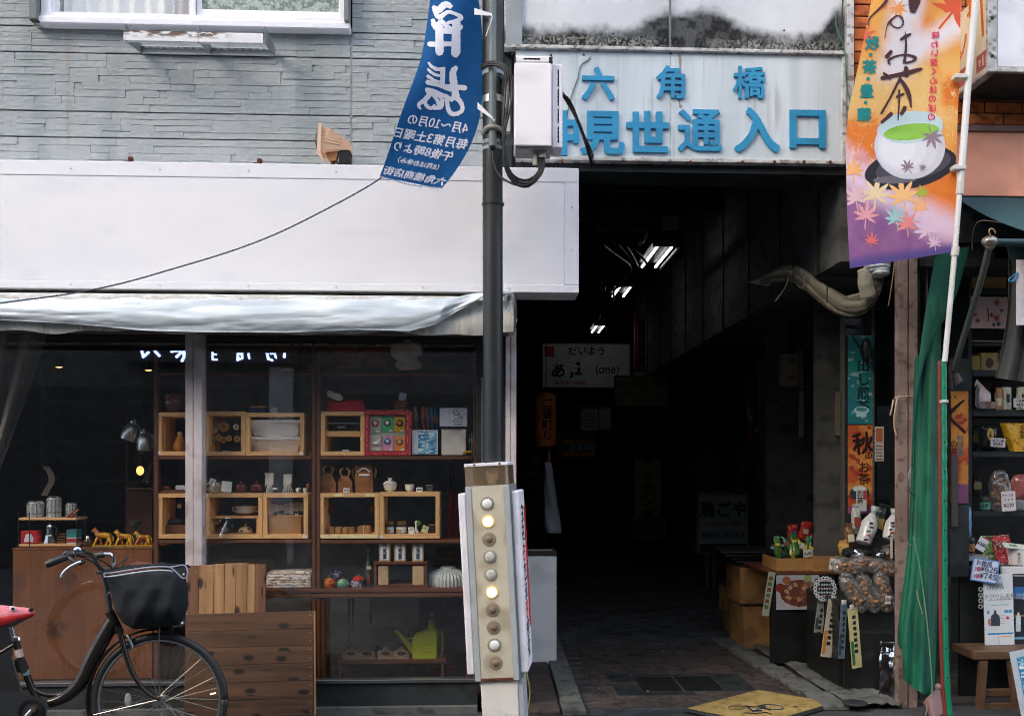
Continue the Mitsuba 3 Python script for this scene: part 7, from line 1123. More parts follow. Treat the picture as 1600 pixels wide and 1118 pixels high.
part(ts, 'interior', cat_(box(PX(1440, 1.2), 7.5, 1.2, 1.3, 0, 3.0), box(PX(1440, 0), 7.5, .03, 1.2, 2.75, 2.8), box(PX(1402, .85), PX(1440, 1.2) + .02, .84, .88, 0, 2.8)), 'matte', '2a2b2b'); part(ts, 'floor', box(2.4, 7.5, .0, 1.2, -.02, .02), 'matte', '3c3a38')
pst = part(ts, 'post', cat_(box(PX(1401, 0), PX(1415, 0), -.03, .03, -.02, PZ(380, 0)), box(PX(1417.5, 0), PX(1430, 0), -.032, .03, -.02, PZ(380, 0))), 'post_paint', label='weathered pink grey steel post'); bx(pst, 'groove', 1415.2, 380, 1417.3, 1125, -.015, .02, 'satin', '4b3a33', 0)
bx(ts, 'dark_post', 1433, 395, 1438, 1100, .1, .06, 'dark_paint'); bx(ts, 'dark_post', 1447, 400, 1450, 1100, .12, .03, 'post_paint')
# side window of the shop beside the alley
sw = part(ts, 'side_window', cat_(pbox(1316, 470, 1320, 1000, .86, .05), pbox(1364, 480, 1366.5, 830, .86, .03)), 'satin', '4a4c48'); bx(sw, 'pane', 1320.3, 475, 1400, 860, .9, .002, 'glass_pane', None, 0); bx(sw, 'backing', 1316, 470, 1405, 1000, 1.1, .05, 'matte', '232828', 0)
def printed(fn, rough=.6): return two(prin(tx(fn), rough, specular=.3))
q = thing('teal_poster', 'teal and blue vertical tea poster in the side window', 'poster'); bx(q, 'sheet', 1325, 525, 1364, 662, .87, .004, 'teal_print', None, 0); txt(q, 'lettering', '出し煎茶', .098, 1349, 603, .869, '14292e', True, .012); bx(q, 'edge', 1324, 524, 1365, 525, .868, .006, 'print', '8aa3a6', 0); part(q, 'cup_print', lettering(unary_union([ell(0, 0, .055, .03), sbox(-.035, -.045, .035, 0)]), 1346, 641, .869), 'print', '9fc3cc'); part(q, 'cup_print', lettering(ell(0, .008, .04, .014), 1346, 641, .866), 'print', '3f7f86')
q = thing('wall_phone', 'black bracket fitting hanging before the teal poster', 'fitting'); part(q, 'body', crumple(ellipsoid(P(1353, 548, .8), (.035, .04, .09), 2), .008, 14, 1), 'satin', '14181a', smooth=True); part(q, 'arm', tube([P(1330, 522, .82), P(1345, 545, .8)], .007, 6), 'satin', '14181a', smooth=True)
q = thing('orange_poster', 'orange autumn tea poster below the teal one in the side window', 'poster'); bx(q, 'sheet', 1325, 664, 1365, 802, .87, .004, 'orange_print', None, 0); txt(q, 'lettering', '秋', .16, 1349, 692, .869, '241414', False, .025, rot=6); txt(q, 'lettering', 'の', .06, 1357, 712, .869, '241414', False, .01); txt(q, 'lettering', 'お茶', .085, 1350, 739, .869, '241414', True, .01); part(q, 'bowl_print', lettering(ell(0, 0, .07, .05), 1343, 770, .869), 'print', '2e3a40'); part(q, 'bowl_print', lettering(ell(0, .03, .05, .02), 1343, 770, .867), 'print', 'b9c3bc'); bx(q, 'purple_band', 1325.2, 790, 1364.8, 801.8, .8688, .001, 'print', '8a4a6b', 0)
q = thing('menu_strip', 'narrow white printed strip beside the orange poster', 'notice'); bx(q, 'sheet', 1367, 666, 1381, 720, .86, .003, 'print', 'a9a49e', 0); bx(q, 'picture', 1369, 669, 1379, 690, .858, .003, 'print', '9a5a38', 0); [bx(q, 'print_mark', 1369, 696 + 5 * i, 1379, 697.6 + 5 * i, .858, .003, 'print', ('6b3038', '44423e')[i % 2], 0) for i in range(5)]
q = thing('tea_leaflet', 'small white leaflet hanging over the foot of the orange poster', 'leaflet'); bx(q, 'sheet', 1338, 765, 1354, 798, .80, .003, 'print', 'b3b5b4', 0); txt(q, 'lettering', 'お茶', .05, 1344, 776, .8, '3a3432', True, .02); bx(q, 'red_mark', 1349, 766, 1353.5, 780, .798, .003, 'print', 'a8353a', 0)
# alley side stall
st = thing('snack_table', 'black cloth covered snack table inside the arcade mouth', 'table'); bx(st, 'front', 1318, 947, 1397, 1096, .33, .03, 'satin', '121415', .004); x0, x1 = PX(1318, .33), PX(1397, .33)
part(st, 'top', box(x0 - .03, x1, .32, 1.05, PZ(947, .33), PZ(947, .33) + .02, .003), 'satin', '1c1f20'); part(st, 'side_cloth', box(x0 - .02, x0, .36, 1.05, .05, PZ(947, .33) - .001), 'satin', '0f1112'); bx(st, 'band', 1319, 985, 1396, 990, .327, .004, 'satin', '1f2324', 0)
bx(st, 'foot', 1318, 1097, 1345, 1104, .34, .05, 'satin', '6b4a30', .002)
t2 = thing('produce_table', 'low black table carrying cardboard trays behind the snack table', 'table'); y2 = 1.25; bx(t2, 'front', 1205, 897, 1306, 1036, y2, .05, 'satin', '101213', .004); bx(t2, 'top', 1203, 893, 1330, 897, y2 - .01, .8, 'darkwood', None, .002)
def bagof(name, label, pts, rad, seed, cont='snacks', n=26, size=.016):
    q = thing(name, label, 'bag'); c9, ax = (np.array(pts[0]) + pts[-1]) / 2, np.array(pts[-1]) - pts[0]; hh = np.linalg.norm(ax) / 2 + max(rad); m = trimesh.creation.icosphere(subdivisions=4); v9 = np.array(m.vertices); v9 = np.sign(v9) * np.abs(v9) ** .72; v9 = v9 * (max(rad) * 1.12, max(rad) * .8, hh); up9 = ax / (np.linalg.norm(ax) + 1e-9)
    m = move(trimesh.Trimesh(v9, m.faces, process=False), tuple(c9), ry=math.atan2(up9[0], up9[2])); part(q, 'film', crumple(crumple(m, .012, 22, seed), .006, 60, seed + 1), 'clearbag', smooth=True); r0 = random.Random(seed); bits = []
    for _ in range(n):
        i = r0.randrange(len(pts) - 1); t = r0.random(); c0 = np.array(pts[i]) * (1 - t) + np.array(pts[i + 1]) * t; rr = (rad[i] * (1 - t) + rad[i + 1] * t) * .78; d_ = np.array([r0.gauss(0, 1) for _ in range(3)]); d_ /= np.linalg.norm(d_); bits.append(crumple(ellipsoid(c0 + d_ * rr * r0.random() ** .5, [size * r0.uniform(.7, 1.3) for _ in range(3)], 1), .004, 40, r0.randrange(99)))
    part(q, 'content', cat_(*bits), cont, smooth=True, kind='stuff'); part(q, 'seal', hullpts([np.array(pts[0]) + d_ for d_ in ((-rad[0], 0, rad[0] * .9), (rad[0], 0, rad[0] * .9), (-rad[0], .006, rad[0] * .9), (rad[0], .006, rad[0] * .9), (-rad[0] * .8, 0, rad[0] * 1.3), (rad[0] * .8, 0, rad[0] * 1.3))]), 'clearbag'); return q
ysn_ = .3
for i, pts in enumerate((((1322, 905), (1332, 925), (1345, 944)), ((1348, 908), (1356, 926), (1366, 945)), ((1376, 904), (1381, 924), (1385, 944)))): bagof('snack_bag', ('left', 'middle', 'right')[i] + ' clear bag of brown rice crackers hanging on the snack table front', [P(a, b_, ysn_) for a, b_ in pts], [.03, .045, .05], 20 + i, n=34)
for i, (px, py) in enumerate(((1325, 884), (1352, 880), (1380, 886))): bagof('cracker_pack', ('left', 'middle', 'right')[i] + ' clear pack of mixed crackers lying on top of the snack table', [P(px - 12, py, .45), P(px + 14, py + 2, .47)], [.05, .05], 30 + i, n=40, size=.014)
q = thing('shop_card', 'dark card with white scroll border and pale lettering on the snack table', 'sign'); bx(q, 'card', 1274, 903, 1304, 936, .62, .006, 'print', '1a2a33', .001)
for i in range(18):
    a = i / 18 * 2 * PI; part(q, 'scroll', lettering(Point(0, 0).buffer(.014, 6).difference(Point(0, 0).buffer(.006, 6)), 1289 + 15.5 * math.cos(a), 919.5 + 17 * math.sin(a), .619), 'print', 'a9b6b8')
for i in range(5): part(q, 'lettering', lettering(unary_union([sbox(-.045 + .018 * k, -.005, -.034 + .018 * k, .006) for k in range(6)]), 1289, 907 + 6 * i, .618), 'print', 'a3b0b2' if i % 2 else 'b89a9a')
for i, (px, py0, py1, w, y, tilt_, col, c2, lab) in enumerate(((1285, 938, 988, 16, .66, .16, '8c8f86', '3f4a48', 'greyish picture'), (1303, 936, 1026, 20, .5, .17, 'b9b4a4', 'c98a3c', 'white and orange'), (1319, 942, 1028, 12, .315, .06, '5b6f80', '33424e', 'blue grey'), (1332, 949, 1044, 19, .30, -.10, 'c3bb8a', '3f6f4a', 'yellow and green'))):
    q = thing('hanging_label', f'{lab} product label strip hanging from the snack table edge', 'label'); pv = tuple(P(px, py0, y)); mm = lambda m: move(m, ry=tilt_, rz=.35, about=pv)
    part(q, 'sheet', mm(pbox(px - w / 2, py0, px + w / 2, py1, y, .003)), 'print', col); part(q, 'clip', mm(pbox(px - 4, py0 - 5, px + 4, py0 + 2, y - .004, .01, .002)), 'satin', 'c3c8c8')
    for j in range(7): part(q, 'print_mark', mm(pbox(px - w * .1, py0 + 12 + 9 * j, px + w * .22, py0 + 17.5 + 9 * j, y - .0012, .001)), 'print', '25282a')
    part(q, 'colour_band', mm(pbox(px - w * .45, py0 + (py1 - py0) * .55, px - w * .15, py1 - 5, y - .0012, .001)), 'print', c2)
q = thing('food_photo', 'white poster with a photograph of a bowl of nuts on the low black table', 'poster'); yq = y2 - .02; bx(q, 'sheet', 1213, 898, 1280, 952, yq, .004, 'print', '9fa2aa', 0); part(q, 'bowl_print', lettering(ell(0, 0, .155, .105), 1250, 926, yq), 'print', '5f3a30'); part(q, 'bowl_rim', lettering(ell(0, -.002, .162, .112).difference(ell(0, .0, .15, .1)), 1250, 926, yq, .0022), 'print', 'b3a09a')
r0 = random.Random(5)
for i in range(40):
    a, r_ = r0.random() * 2 * PI, .13 * r0.random() ** .5; part(q, 'nut_print', lettering(ell(0, 0, r0.uniform(.012, .024), r0.uniform(.010, .018), r0.uniform(0, 180)), 1250 + math.cos(a) * r_ * 205, 926 + math.sin(a) * r_ * 135, yq, .0028 + .0001 * i), 'print', r0.choice(('8a5a3e', '6b3a2a', 'a8795a', '9a8a80', '5a2a24', '70503c')))
for px, py, r_, col in ((1229, 906, .03, '8a5638'), (1219, 918, .035, '743028'), (1224, 924, .02, '642a24'), (1262, 904, .03, '7d8a5a')): part(q, 'nut_print', lettering(Point(0, 0).buffer(r_, 8), px, py, yq, .0024), 'print', col)
q = thing('green_label', 'narrow green and white label strip hanging at the corner of the cardboard boxes', 'label'); pv = tuple(P(1205, 893, 1.24)); mm = lambda m: move(m, ry=.16, about=pv); part(q, 'sheet', mm(pbox(1201, 893, 1212, 962, 1.23, .003)), 'print', '8d9482'); [part(q, 'print_mark', mm(pbox(1203, 900 + 9 * j, 1209, 906 + 9 * j, 1.2285, .001)), 'print', '55683a' if j % 2 else '6b4038') for j in range(6)]
# cardboard boxes and trays
for i, (a, b_, c_, d, y, dep, lab) in enumerate(((1162, 947, 1214, 1018, 1.98, .5, 'lower cardboard box of the front stack in the alley'), (1157, 886, 1214, 944, 1.99, .5, 'upper cardboard box of the front stack in the alley'), (1139, 918, 1157, 960, 2.6, .4, 'cardboard box showing behind the front stack'), (1146, 960, 1163, 1000, 2.6, .4, 'lower cardboard box showing behind the front stack'))):
    q = thing('cardboard_box', lab, 'box'); bx(q, 'carton', a, b_, c_, d, y, dep, 'cardboard', None, .004); bx(q, 'bottom_edge', a + .2, d - 2, c_ - .2, d, y - .0015, .002, 'satin', '3c332a', 0); bx(q, 'lid_edge', a - .5, b_ - 1.5, c_ + .5, b_, y - .003, dep, 'satin', '4a3a2a', .001)
q = thing('flat_trays', 'stack of dark flat trays lying on the cardboard boxes', 'trays')
for i in range(5): part(q, 'tray', move(pbox(1132 + 5 * i, 861 + i * 4.6, 1212, 864.6 + i * 4.6, 1.98 + .03 * i, .55, .004), rz=.05 * (i - 2), about=tuple(P(1180, 870, 2.2))), 'satin', ('1f2425', '33302a', '15191a', '3c3a34', '22282a')[i])
for i, (a, b_, c_, d, y) in enumerate(((1213, 872, 1270, 893, y2 + .1), (1272, 868, 1320, 893, y2 + .05))): q = thing('cardboard_tray', ('left' if i == 0 else 'right') + ' open cardboard tray of packets on the low black table', 'tray'); bx(q, 'front', a, b_, c_, d, y, .01, 'cardboard', None, .001); bx(q, 'side', a, b_, a + 2.5, d, y + .0105, .4, 'cardboard', None, .001); bx(q, 'side', c_ - 2.5, b_, c_, d, y + .0105, .4, 'cardboard', None, .001); bx(q, 'base', a + 2.6, d - 2, c_ - 2.6, d, y + .0105, .4, 'cardboard', None, .001)
r0 = random.Random(11)
cols = [('3f6b2a', 'dark green'), ('1c2420', 'black'), ('4f8a3a', 'green'), ('27332a', 'dark'), ('a8a03a', 'yellow green'), ('2f7a52', 'bright green')]
for i in range(20):
    px, py = 1217 + i * 4.8 + r0.uniform(-2, 2), 858 + r0.uniform(-8, 4); col, nm = cols[i % 6]; q = thing('tea_packet', f'{nm} foil packet in the cardboard trays', 'packet', 'packets in the cardboard trays')
    labels[q]['label'] = f'{nm} foil packet standing in the cardboard trays, ' + ('leftmost', 'second from the left', 'third from the left', 'fourth from the left', 'fifth from the left', 'sixth from the left', 'seventh from the left', 'eighth from the left', 'ninth from the left', 'tenth from the left', 'tenth from the right', 'ninth from the right', 'eighth from the right', 'seventh from the right', 'sixth from the right', 'fifth from the right', 'fourth from the right', 'third from the right', 'second from the right', 'rightmost')[i]
    m = pillow(px - 5.5, py - 20, px + 5.5, py + 16, y2 + .14 + .03 * (i % 3), .025, i, .007, .45, 3); mm = lambda m: move(m, rx=r0.uniform(-.5, -.1), ry=r0.uniform(-1.0, 1.0), about=tuple(P(px, py + 8, y2 + .17))); st8 = r0.getstate(); part(q, 'pack', mm(m), 'gloss', col, smooth=True); r0.setstate(st8); part(q, 'stripe', mm(pbox(px - 4, py - 8, px + 4, py - 4, y2 + .136 + .03 * (i % 3), .003)), 'print', ('c9b93a', 'b8c0b8', '9a3a34')[i % 3])
for i, (px, py, col, lab) in enumerate(((1240, 832, '9a2a26', 'tall dull red'), (1256, 828, 'a8302a', 'bright red'), (1248, 845, '8a2420', 'short dark red'), (1263, 846, 'b0382c', 'leaning red'), (1276, 848, '6b5a2c', 'olive'))):
    q = thing('red_packet', f'{lab} packet standing behind the cardboard trays', 'packet'); mm = lambda m: move(m, ry=.3 * math.sin(i * 2.1), about=tuple(P(px, py + 14, y2 + .4))); part(q, 'pack', mm(pillow(px - 9, py - 14, px + 9, py + 20, y2 + .37, .035, i, .01, .42)), 'gloss', col, smooth=True); part(q, 'label', mm(pbox(px - 4, py - 2, px + 4, py + 6, y2 + .366, .003)), 'print', ('3a6a8a', 'b3a890', '5f8a5a', 'c9a24a', 'a8a090')[i])
q = thing('grey_carton', 'open pale grey carton standing behind the right cardboard tray', 'box'); bx(q, 'front', 1291, 836, 1305, 866, y2 + .3, .01, 'matte', '8f9694', .001); bx(q, 'side', 1305.3, 836, 1309, 866, y2 + .3, .25, 'matte', 'aab0ae', .001); bx(q, 'panel', 1309.3, 838, 1328, 866, y2 + .33, .01, 'matte', '6f6a62', .001)
q = thing('tin_lid', 'pale strip leaning against the dark post above the grey carton', 'strip'); part(q, 'strip', tube([P(1300, 834, y2 + .35), P(1315, 803, y2 + .35)], [.02, .024], 8), 'satin', '7d7774', smooth=True); part(q, 'end', ellipsoid(P(1315, 803, y2 + .35), (.024, .02, .02), 1), 'satin', '8a8480', smooth=True)
for i, (p0, p1, r_, lab) in enumerate((((1364, 803), (1349, 848), .055, 'white printed rice cracker tube bag leaning above the snack packs'), ((1396, 805), (1388, 842), .045, 'pale tube bag standing next to the steel post'))):
    q = thing('tube_bag', lab, 'bag'); a, b_ = P(*p0, .55), P(*p1, .52); part(q, 'pack', crumple(tube([a, a * .7 + b_ * .3, a * .3 + b_ * .7, b_], [r_ * .35, r_ * .95, r_, r_ * .9], 20, 30), .008, 16, i), 'gloss', 'b9bcbc', smooth=True); part(q, 'top_tie', tube([a, a + (a - b_) * .25], [.014, .03], 10, 0), 'gloss', '9aa0a0', smooth=True)
    d_ = (b_ - a); 
    for j in range(5): part(q, 'print_mark', ellipsoid(a + d_ * (.3 + .14 * j) + (-.012 + .01 * (j % 2), -r_ * .97, 0), (.016, .004, .009), 1), 'print', 'b0403a' if j in (3,) else '4a3f44', smooth=True)
q = thing('silver_packs', 'crumpled silver and black packs lying above the snack packs', 'packs')
for i, px in enumerate((1325, 1340, 1356, 1372)): part(q, 'pack', crumple(ellipsoid(P(px, 862 + 3 * (i % 2), .6), (.04, .05, .03), 3), .02, 24, i), 'foil' if i % 2 else 'gloss', None if i % 2 else '202426', smooth=True)
q = thing('foil_bag', 'tall crumpled silver foil bag standing at the foot of the steel post', 'bag'); m = hullpts([P(px, py, .2 + dy) for px, py, dy in ((1377, 1004, .03), (1397, 1004, .03), (1374, 1040, -.03), (1398, 1040, -.03), (1373, 1108, -.05), (1398, 1108, -.05), (1374, 1108, .08), (1398, 1108, .08), (1376, 1040, .07), (1398, 1040, .07))])
for _ in range(4): m = m.subdivide()
part(q, 'bag', crumple(m, .022, 13, 6), 'foil', smooth=50); part(q, 'fold', crumple(pbox(1376, 1001, 1398, 1008, .2, .05, .006).subdivide().subdivide(), .006, 20, 1), 'foil', smooth=50)
solo('green_price_tag', 'slim white tag by the steel post above the snacks', 'tag', pbox(1391, 838, 1395, 872, .3, .004), 'print', 'a9aaa4')
# ramp plate on the ground with a bicycle sign
rp = thing('ramp_plate', 'yellow board with a drawn bicycle lying on the alley floor', 'board'); A_, B_, D_ = G(1185, 1084), G(1301, 1104), G(1074, 1113); C_ = B_ + D_ - A_
m = hullpts([v + np.array([0, 0, z]) for v in (A_, B_, C_, D_) for z in (.006, .03)]); m = m.subdivide().subdivide(); part(rp, 'board', m, 'yellow_board')
cen = (A_ + B_ + C_ + D_) / 4; ring_ = [A_, B_, C_, D_, A_]
for a, b_ in zip(ring_, ring_[1:]): o1, o2 = (a - cen) * .012, (b_ - cen) * .012; part(rp, 'rubber_edge', tube([a + o1 + (0, 0, .013), b_ + o2 + (0, 0, .013)], .014, 8), 'rubber')
def ground_print(g, z, col): 
    v, f = tri2d(g); part(rp, 'drawn_line', trimesh.Trimesh(np.array([(*G(px, py)[:2] * (1 - z / EYE_H) + EYE[:2] * (z / EYE_H), z) for px, py in v]), f), 'print', col)
ground_print(ell(1151, 1104.5, 13, 3.4).difference(ell(1151, 1104.7, 11.6, 2.6)), .0315, '20262c'); ground_print(ell(1207, 1103.5, 18, 4.2, 6).difference(ell(1207, 1103.5, 15.8, 3.0, 6)), .0315, '3c4650')
for pts, w in (([(1164, 1102), (1178, 1103.5), (1196, 1103)], 1.3), ([(1168, 1103), (1176, 1110), (1190, 1109)], 1.6), ([(1176, 1110), (1190, 1105), (1204, 1108)], 1.4), ([(1162, 1112.5), (1180, 1113.5), (1197, 1112), (1206, 1115)], 1.1), ([(1186, 1101.5), (1196, 1100)], 1.2)): ground_print(LineString(pts).buffer(w * .62), .0318, '1d242a')
ground_print(ell(1183, 1108.5, 8, 2.2), .0312, '8fa0a8'); ground_print(ell(1243, 1103.5, 4.2, 1.1), .0312, '3a3a34')
mc = G(1336, 1110); solo('round_cover', 'small round iron cover in the pavement by the snack table', 'cover', lathe([(.0005, .012), (.07, .012), (.075, .006), (.075, 0)], (mc[0], mc[1], .045), 24), 'dark_paint')
# green cloth, taped pole
def gsheet(L, R, dep, nu=30, nv=60):
    L, R = spline(np.array(L, float), 200), spline(np.array(R, float), 200)
    def at(u, v): k = min(199, int(v * 199)); p = L[k] + (R[k] - L[k]) * u; return P(p[0], p[1], dep(u, v))
    return grid(at, nu, nv)[0]
gc = thing('green_tarp', 'green awning tarp hanging in folds beside the steel post', 'tarp')
part(gc, 'upper_fold', thick(gsheet([(1464, 392), (1454, 440), (1444, 500), (1436, 560), (1428, 640), (1424, 720)], [(1514, 386), (1504, 425), (1490, 470), (1468, 510), (1448, 535), (1434, 575)][:5] + [(1440, 590)], lambda u, v: -.30 - .03 * math.sin(u * 3 + v * 2) + .05 * v), .003), 'tarp_green', None, smooth=60)
part(gc, 'hanging_fold', thick(gsheet([(1446, 520), (1436, 600), (1431, 700), (1428, 800), (1426, 850), (1422, 900), (1414, 960), (1410, 1000), (1412, 1050), (1412, 1062)], [(1470, 500), (1470, 600), (1471, 700), (1470, 800), (1468, 860), (1466, 920), (1464, 980), (1462, 1030), (1460, 1070), (1458, 1094)], lambda u, v: -.17 - .085 * math.sin(min(1, u * 1.05) * PI) - .028 * math.sin(u * 10 + v * 2.5 + math.sin(v * 5)) * (.35 + v * .8)), .003), 'tarp_green', None, smooth=60)
part(gc, 'back_fold', thick(gsheet([(1430, 560), (1426, 680), (1422, 800), (1414, 900), (1403, 1000), (1408, 1012)], [(1442, 545), (1434, 680), (1432, 800), (1430, 900), (1424, 1000), (1424, 1016)], lambda u, v: -.10 - .03 * math.sin(u * 4)), .003), 'tarp_green', None, smooth=60)
part(gc, 'seam', tube([P(a, b_, -.275) for a, b_ in ((1427, 838), (1434, 870), (1440, 905), (1447, 960), (1453, 1020), (1457, 1092))], .004, 6, 40), 'satin', '6a8a72', smooth=True)
for px, py in ((1421, 850), (1452, 1090)): part(gc, 'eyelet', lathe([(.004, 0), (.008, .003), (.011, 0)], tuple(P(px, py, -.29)), 14, 'y'), 'metal', '6d6a5a')
part(gc, 'cord', tube([P(a, b_, -.28) for a, b_ in ((1432, 921), (1436, 940), (1442, 960))], .003, 6, 12), 'satin', 'a08a68', smooth=True); part(gc, 'cord', tube([P(a, b_, -.28) for a, b_ in ((1452, 1092), (1449, 1105), (1444, 1125))], .003, 6, 12), 'satin', '9a8a70', smooth=True)
part(gc, 'handle', tube([P(1428, 733, -.2), P(1421, 737, -.22), P(1421, 764, -.22), P(1429, 772, -.2)], .005, 6, 20), 'metal', '8f9490', smooth=True)
tp = thing('taped_pole', 'slim pole wound with bright green tape beside a red strip', 'pole'); tpp = [(1474.5, 560), (1475.5, 700), (1476, 850), (1477.5, 1000), (1480, 1060), (1486, 1140)]
part(tp, 'tape', crumple(tube([P(a, b_, -.5) for a, b_ in tpp], .0155, 12, 120), .004, 26, 2), 'gloss', '15795a', smooth=True); part(tp, 'red_strip', tube([P(a - 7, b_ + 4, -.46) for a, b_ in tpp], .0105, 10, 40), 'satin', '7d352c', smooth=True)
for i in range(9): part(tp, 'staple', ellipsoid(P(np.interp(700 + 46 * i, [p[1] for p in tpp], [p[0] for p in tpp]), 690 + 46 * i, -.517), (.005, .003, .005), 1), 'satin', '15221c', smooth=True)
part(tp, 'tie', lathe([(.022, -.008), (.026, 0), (.022, .008)], tuple(P(1475, 627, -.5)), 16), 'satin', 'b9bdb8', smooth=True)
for i, pts in enumerate((((1398, 622, -.05), (1412, 619, -.07), (1430, 621, -.05)), ((1402, 622, -.06), (1398, 645, -.07), (1397, 662, -.06), (1401, 680, -.06)), ((1396, 624, -.06), (1393, 640, -.07), (1391, 648, -.06)), ((1414, 1030, -.1), (1402, 1024, -.1), (1396, 1034, -.1), (1398, 1058, -.08), (1402, 1085, -.08), (1412, 1106, -.08), (1422, 1125, -.08)))): solo('twine', ('twine wound round the steel post', 'long loop of twine hanging from the steel post', 'short end of twine beside the steel post', 'brown cord hanging low on the steel post')[i], 'twine', tube([P(*p) for p in pts], .006 if i < 3 else .004, 6, 24), 'satin', 'a99a84' if i < 3 else '7d6a52', smooth=True)
# awning of the tea shop, its arm and cloths
an = thing('tea_awning', 'dark teal canvas awning of the tea shop', 'awning'); a0 = P(1500, 312, -.02)
m, _ = grid(lambda u, v: (PX(1494, -.02) + .05 * v + 4.0 * u, -.02 - .75 * v, PZ(310, -.02, 1500) - .38 * v - .02 * math.sin(v * PI) + .006 * math.sin(u * 30)), 40, 10); part(an, 'canvas', thick(m, .004), 'cloth', '27444a', smooth=60)
part(an, 'front_bar', tube([(PX(1553, -.77), -.79, PZ(379, -.79, 1580)), (PX(1553, -.77) + 2, -.79, PZ(379, -.79, 1580))], .022, 12), 'satin', '1c3a40', smooth=40); part(an, 'arm', tube([P(1546, 380, -.77), P(1540, 410, -.70), P(1520, 480, -.48), P(1500, 545, -.28), P(1490, 580, -.15)], .018, 12, 30), 'satin', '4a504c', smooth=True)
part(an, 'knuckle', crumple(ellipsoid(P(1547, 378, -.78), (.045, .035, .035), 3), .006, 30, 2), 'metal', '9a958c', smooth=True); part(an, 'taped_joint', crumple(tube([P(1541, 388, -.77), P(1555, 376, -.79)], .026, 12), .003, 30, 1), 'satin', '7d6a52', smooth=True); part(an, 'hook', tube([P(1548, 370, -.8), P(1547, 358, -.8), P(1551, 358, -.8), P(1555, 365, -.8)], .005, 6, 16), 'metal', 'a08a68', smooth=True)
solo('thin_cord', 'thin cord arching from the green tarp over the awning knuckle', 'cord', tube([P(*p) for p in ((1519, 390, -.4), (1521, 360, -.45), (1530, 346, -.5), (1550, 346, -.5), (1600, 354, -.5), (1660, 362, -.5))], .003, 6, 40), 'satin', '5d5348', smooth=True)
q = thing('dark_drape', 'dark grey cloth hanging under the tea shop awning', 'drape'); part(q, 'cloth', thick(gsheet([(1574, 386), (1576, 430), (1572, 500), (1562, 560), (1555, 590)], [(1640, 386), (1640, 430), (1635, 500), (1630, 560), (1625, 600)], lambda u, v: -.28 + .04 * math.sin(u * 14 + v)), .003), 'cloth', '4a4c4c', smooth=60); part(q, 'valance', thick(gsheet([(1572, 384), (1580, 410), (1590, 440)], [(1650, 384), (1650, 400), (1650, 420)], lambda u, v: -.33), .003), 'cloth', '23363a', smooth=60)
q = thing('paper_sheet', 'bright white paper sheet tied with a blue cord under the awning', 'paper'); part(q, 'sheet', pbox(1588, 406, 1650, 508, -.42, .003), 'print', 'd9d4de'); part(q, 'blue_cord', tube([P(a, b_, -.43) for a, b_ in ((1590, 425), (1584, 430), (1576, 438), (1582, 439), (1590, 426), (1586, 438), (1582, 436))], .0035, 6, 40), 'satin', '3f9ad0', smooth=True)
# box sign sticking out of the brick wall
bsn = thing('box_sign', 'white projecting light box sign with orange writing on its cream side', 'sign'); x0 = PX(1545, -.47); y0, y1 = -.47, .0; zt_, zb_ = PZ(-40, -.47), PZ(112, -.47, 1560)
part(bsn, 'side_face', box(x0, x0 + .01, y0 + .03, -.03, zb_ + .02, zt_), 'satin', 'd9cfae'); part(bsn, 'front_face', box(x0 + .055, x0 + .9, y0 + .002, y0 + .02, zb_ + .03, zt_), 'satin', 'dde0ea', label='blank white front face'); part(bsn, 'corner_rail', box(x0 - .004, x0 + .05, y0, y0 + .03, zb_, zt_, .003), 'sign_metal'); part(bsn, 'bottom_rail', box(x0 + .05, x0 + .9, y0 + .001, y0 + .03, zb_, zb_ + .028, .003), 'sign_metal'); part(bsn, 'side_rail', box(x0 - .003, x0 + .05, y0 + .03, -.0, zb_, zb_ + .018, .002), 'sign_metal')
part(bsn, 'underside', box(x0, x0 + .9, y0 + .03, -.01, zb_ + .001, zb_ + .012), 'dark_paint')
for z in (zb_ + .09, zb_ + .31): part(bsn, 'bolt', lathe([(.0005, .008), (.009, .006), (.011, 0)], (x0 + .02, y0, z), 12, 'y'), 'satin', '2a2622')
def side_print(g, yc, zc, col): m = prism(g, 0, .001); v = np.array(m.vertices); part(bsn, 'lettering', trimesh.Trimesh(np.stack([x0 - .0008 - v[:, 1] * 0 + (v[:, 1] - .001), yc - v[:, 0], zc + v[:, 2]], 1), m.faces), 'print', col)
g = text('ンガ', .24, False, bold=.03); side_print(unary_union([stroke(np.array([(-.05, .0), (-.03, -.03)]), .02), stroke(np.array([(-.06, -.07), (.0, -.04), (.045, .05)]), .022)]), -.14, zb_ + .28, 'cf6a2c'); side_print(unary_union([stroke(np.array([(-.04, .16), (-.02, .0), (.0, -.12)]), .026), stroke(np.array([(-.06, .08), (.03, .1)]), .024)]), -.27, zb_ + .36, 'cf6a2c'); side_print(unary_union([stroke(np.array([(-.03, .18), (.0, -.12)]), .028), stroke(np.array([(.02, .2), (.035, .08)]), .02)]), -.4, zb_ + .36, 'cf6a2c')
for yc in (-.15, -.38): side_print(sbox(-.06, -.05, .06, .05).difference(sbox(-.03, -.02, -.01, .02)).difference(sbox(.01, -.03, .03, .03)), yc, zb_ + .09, 'a8605a')
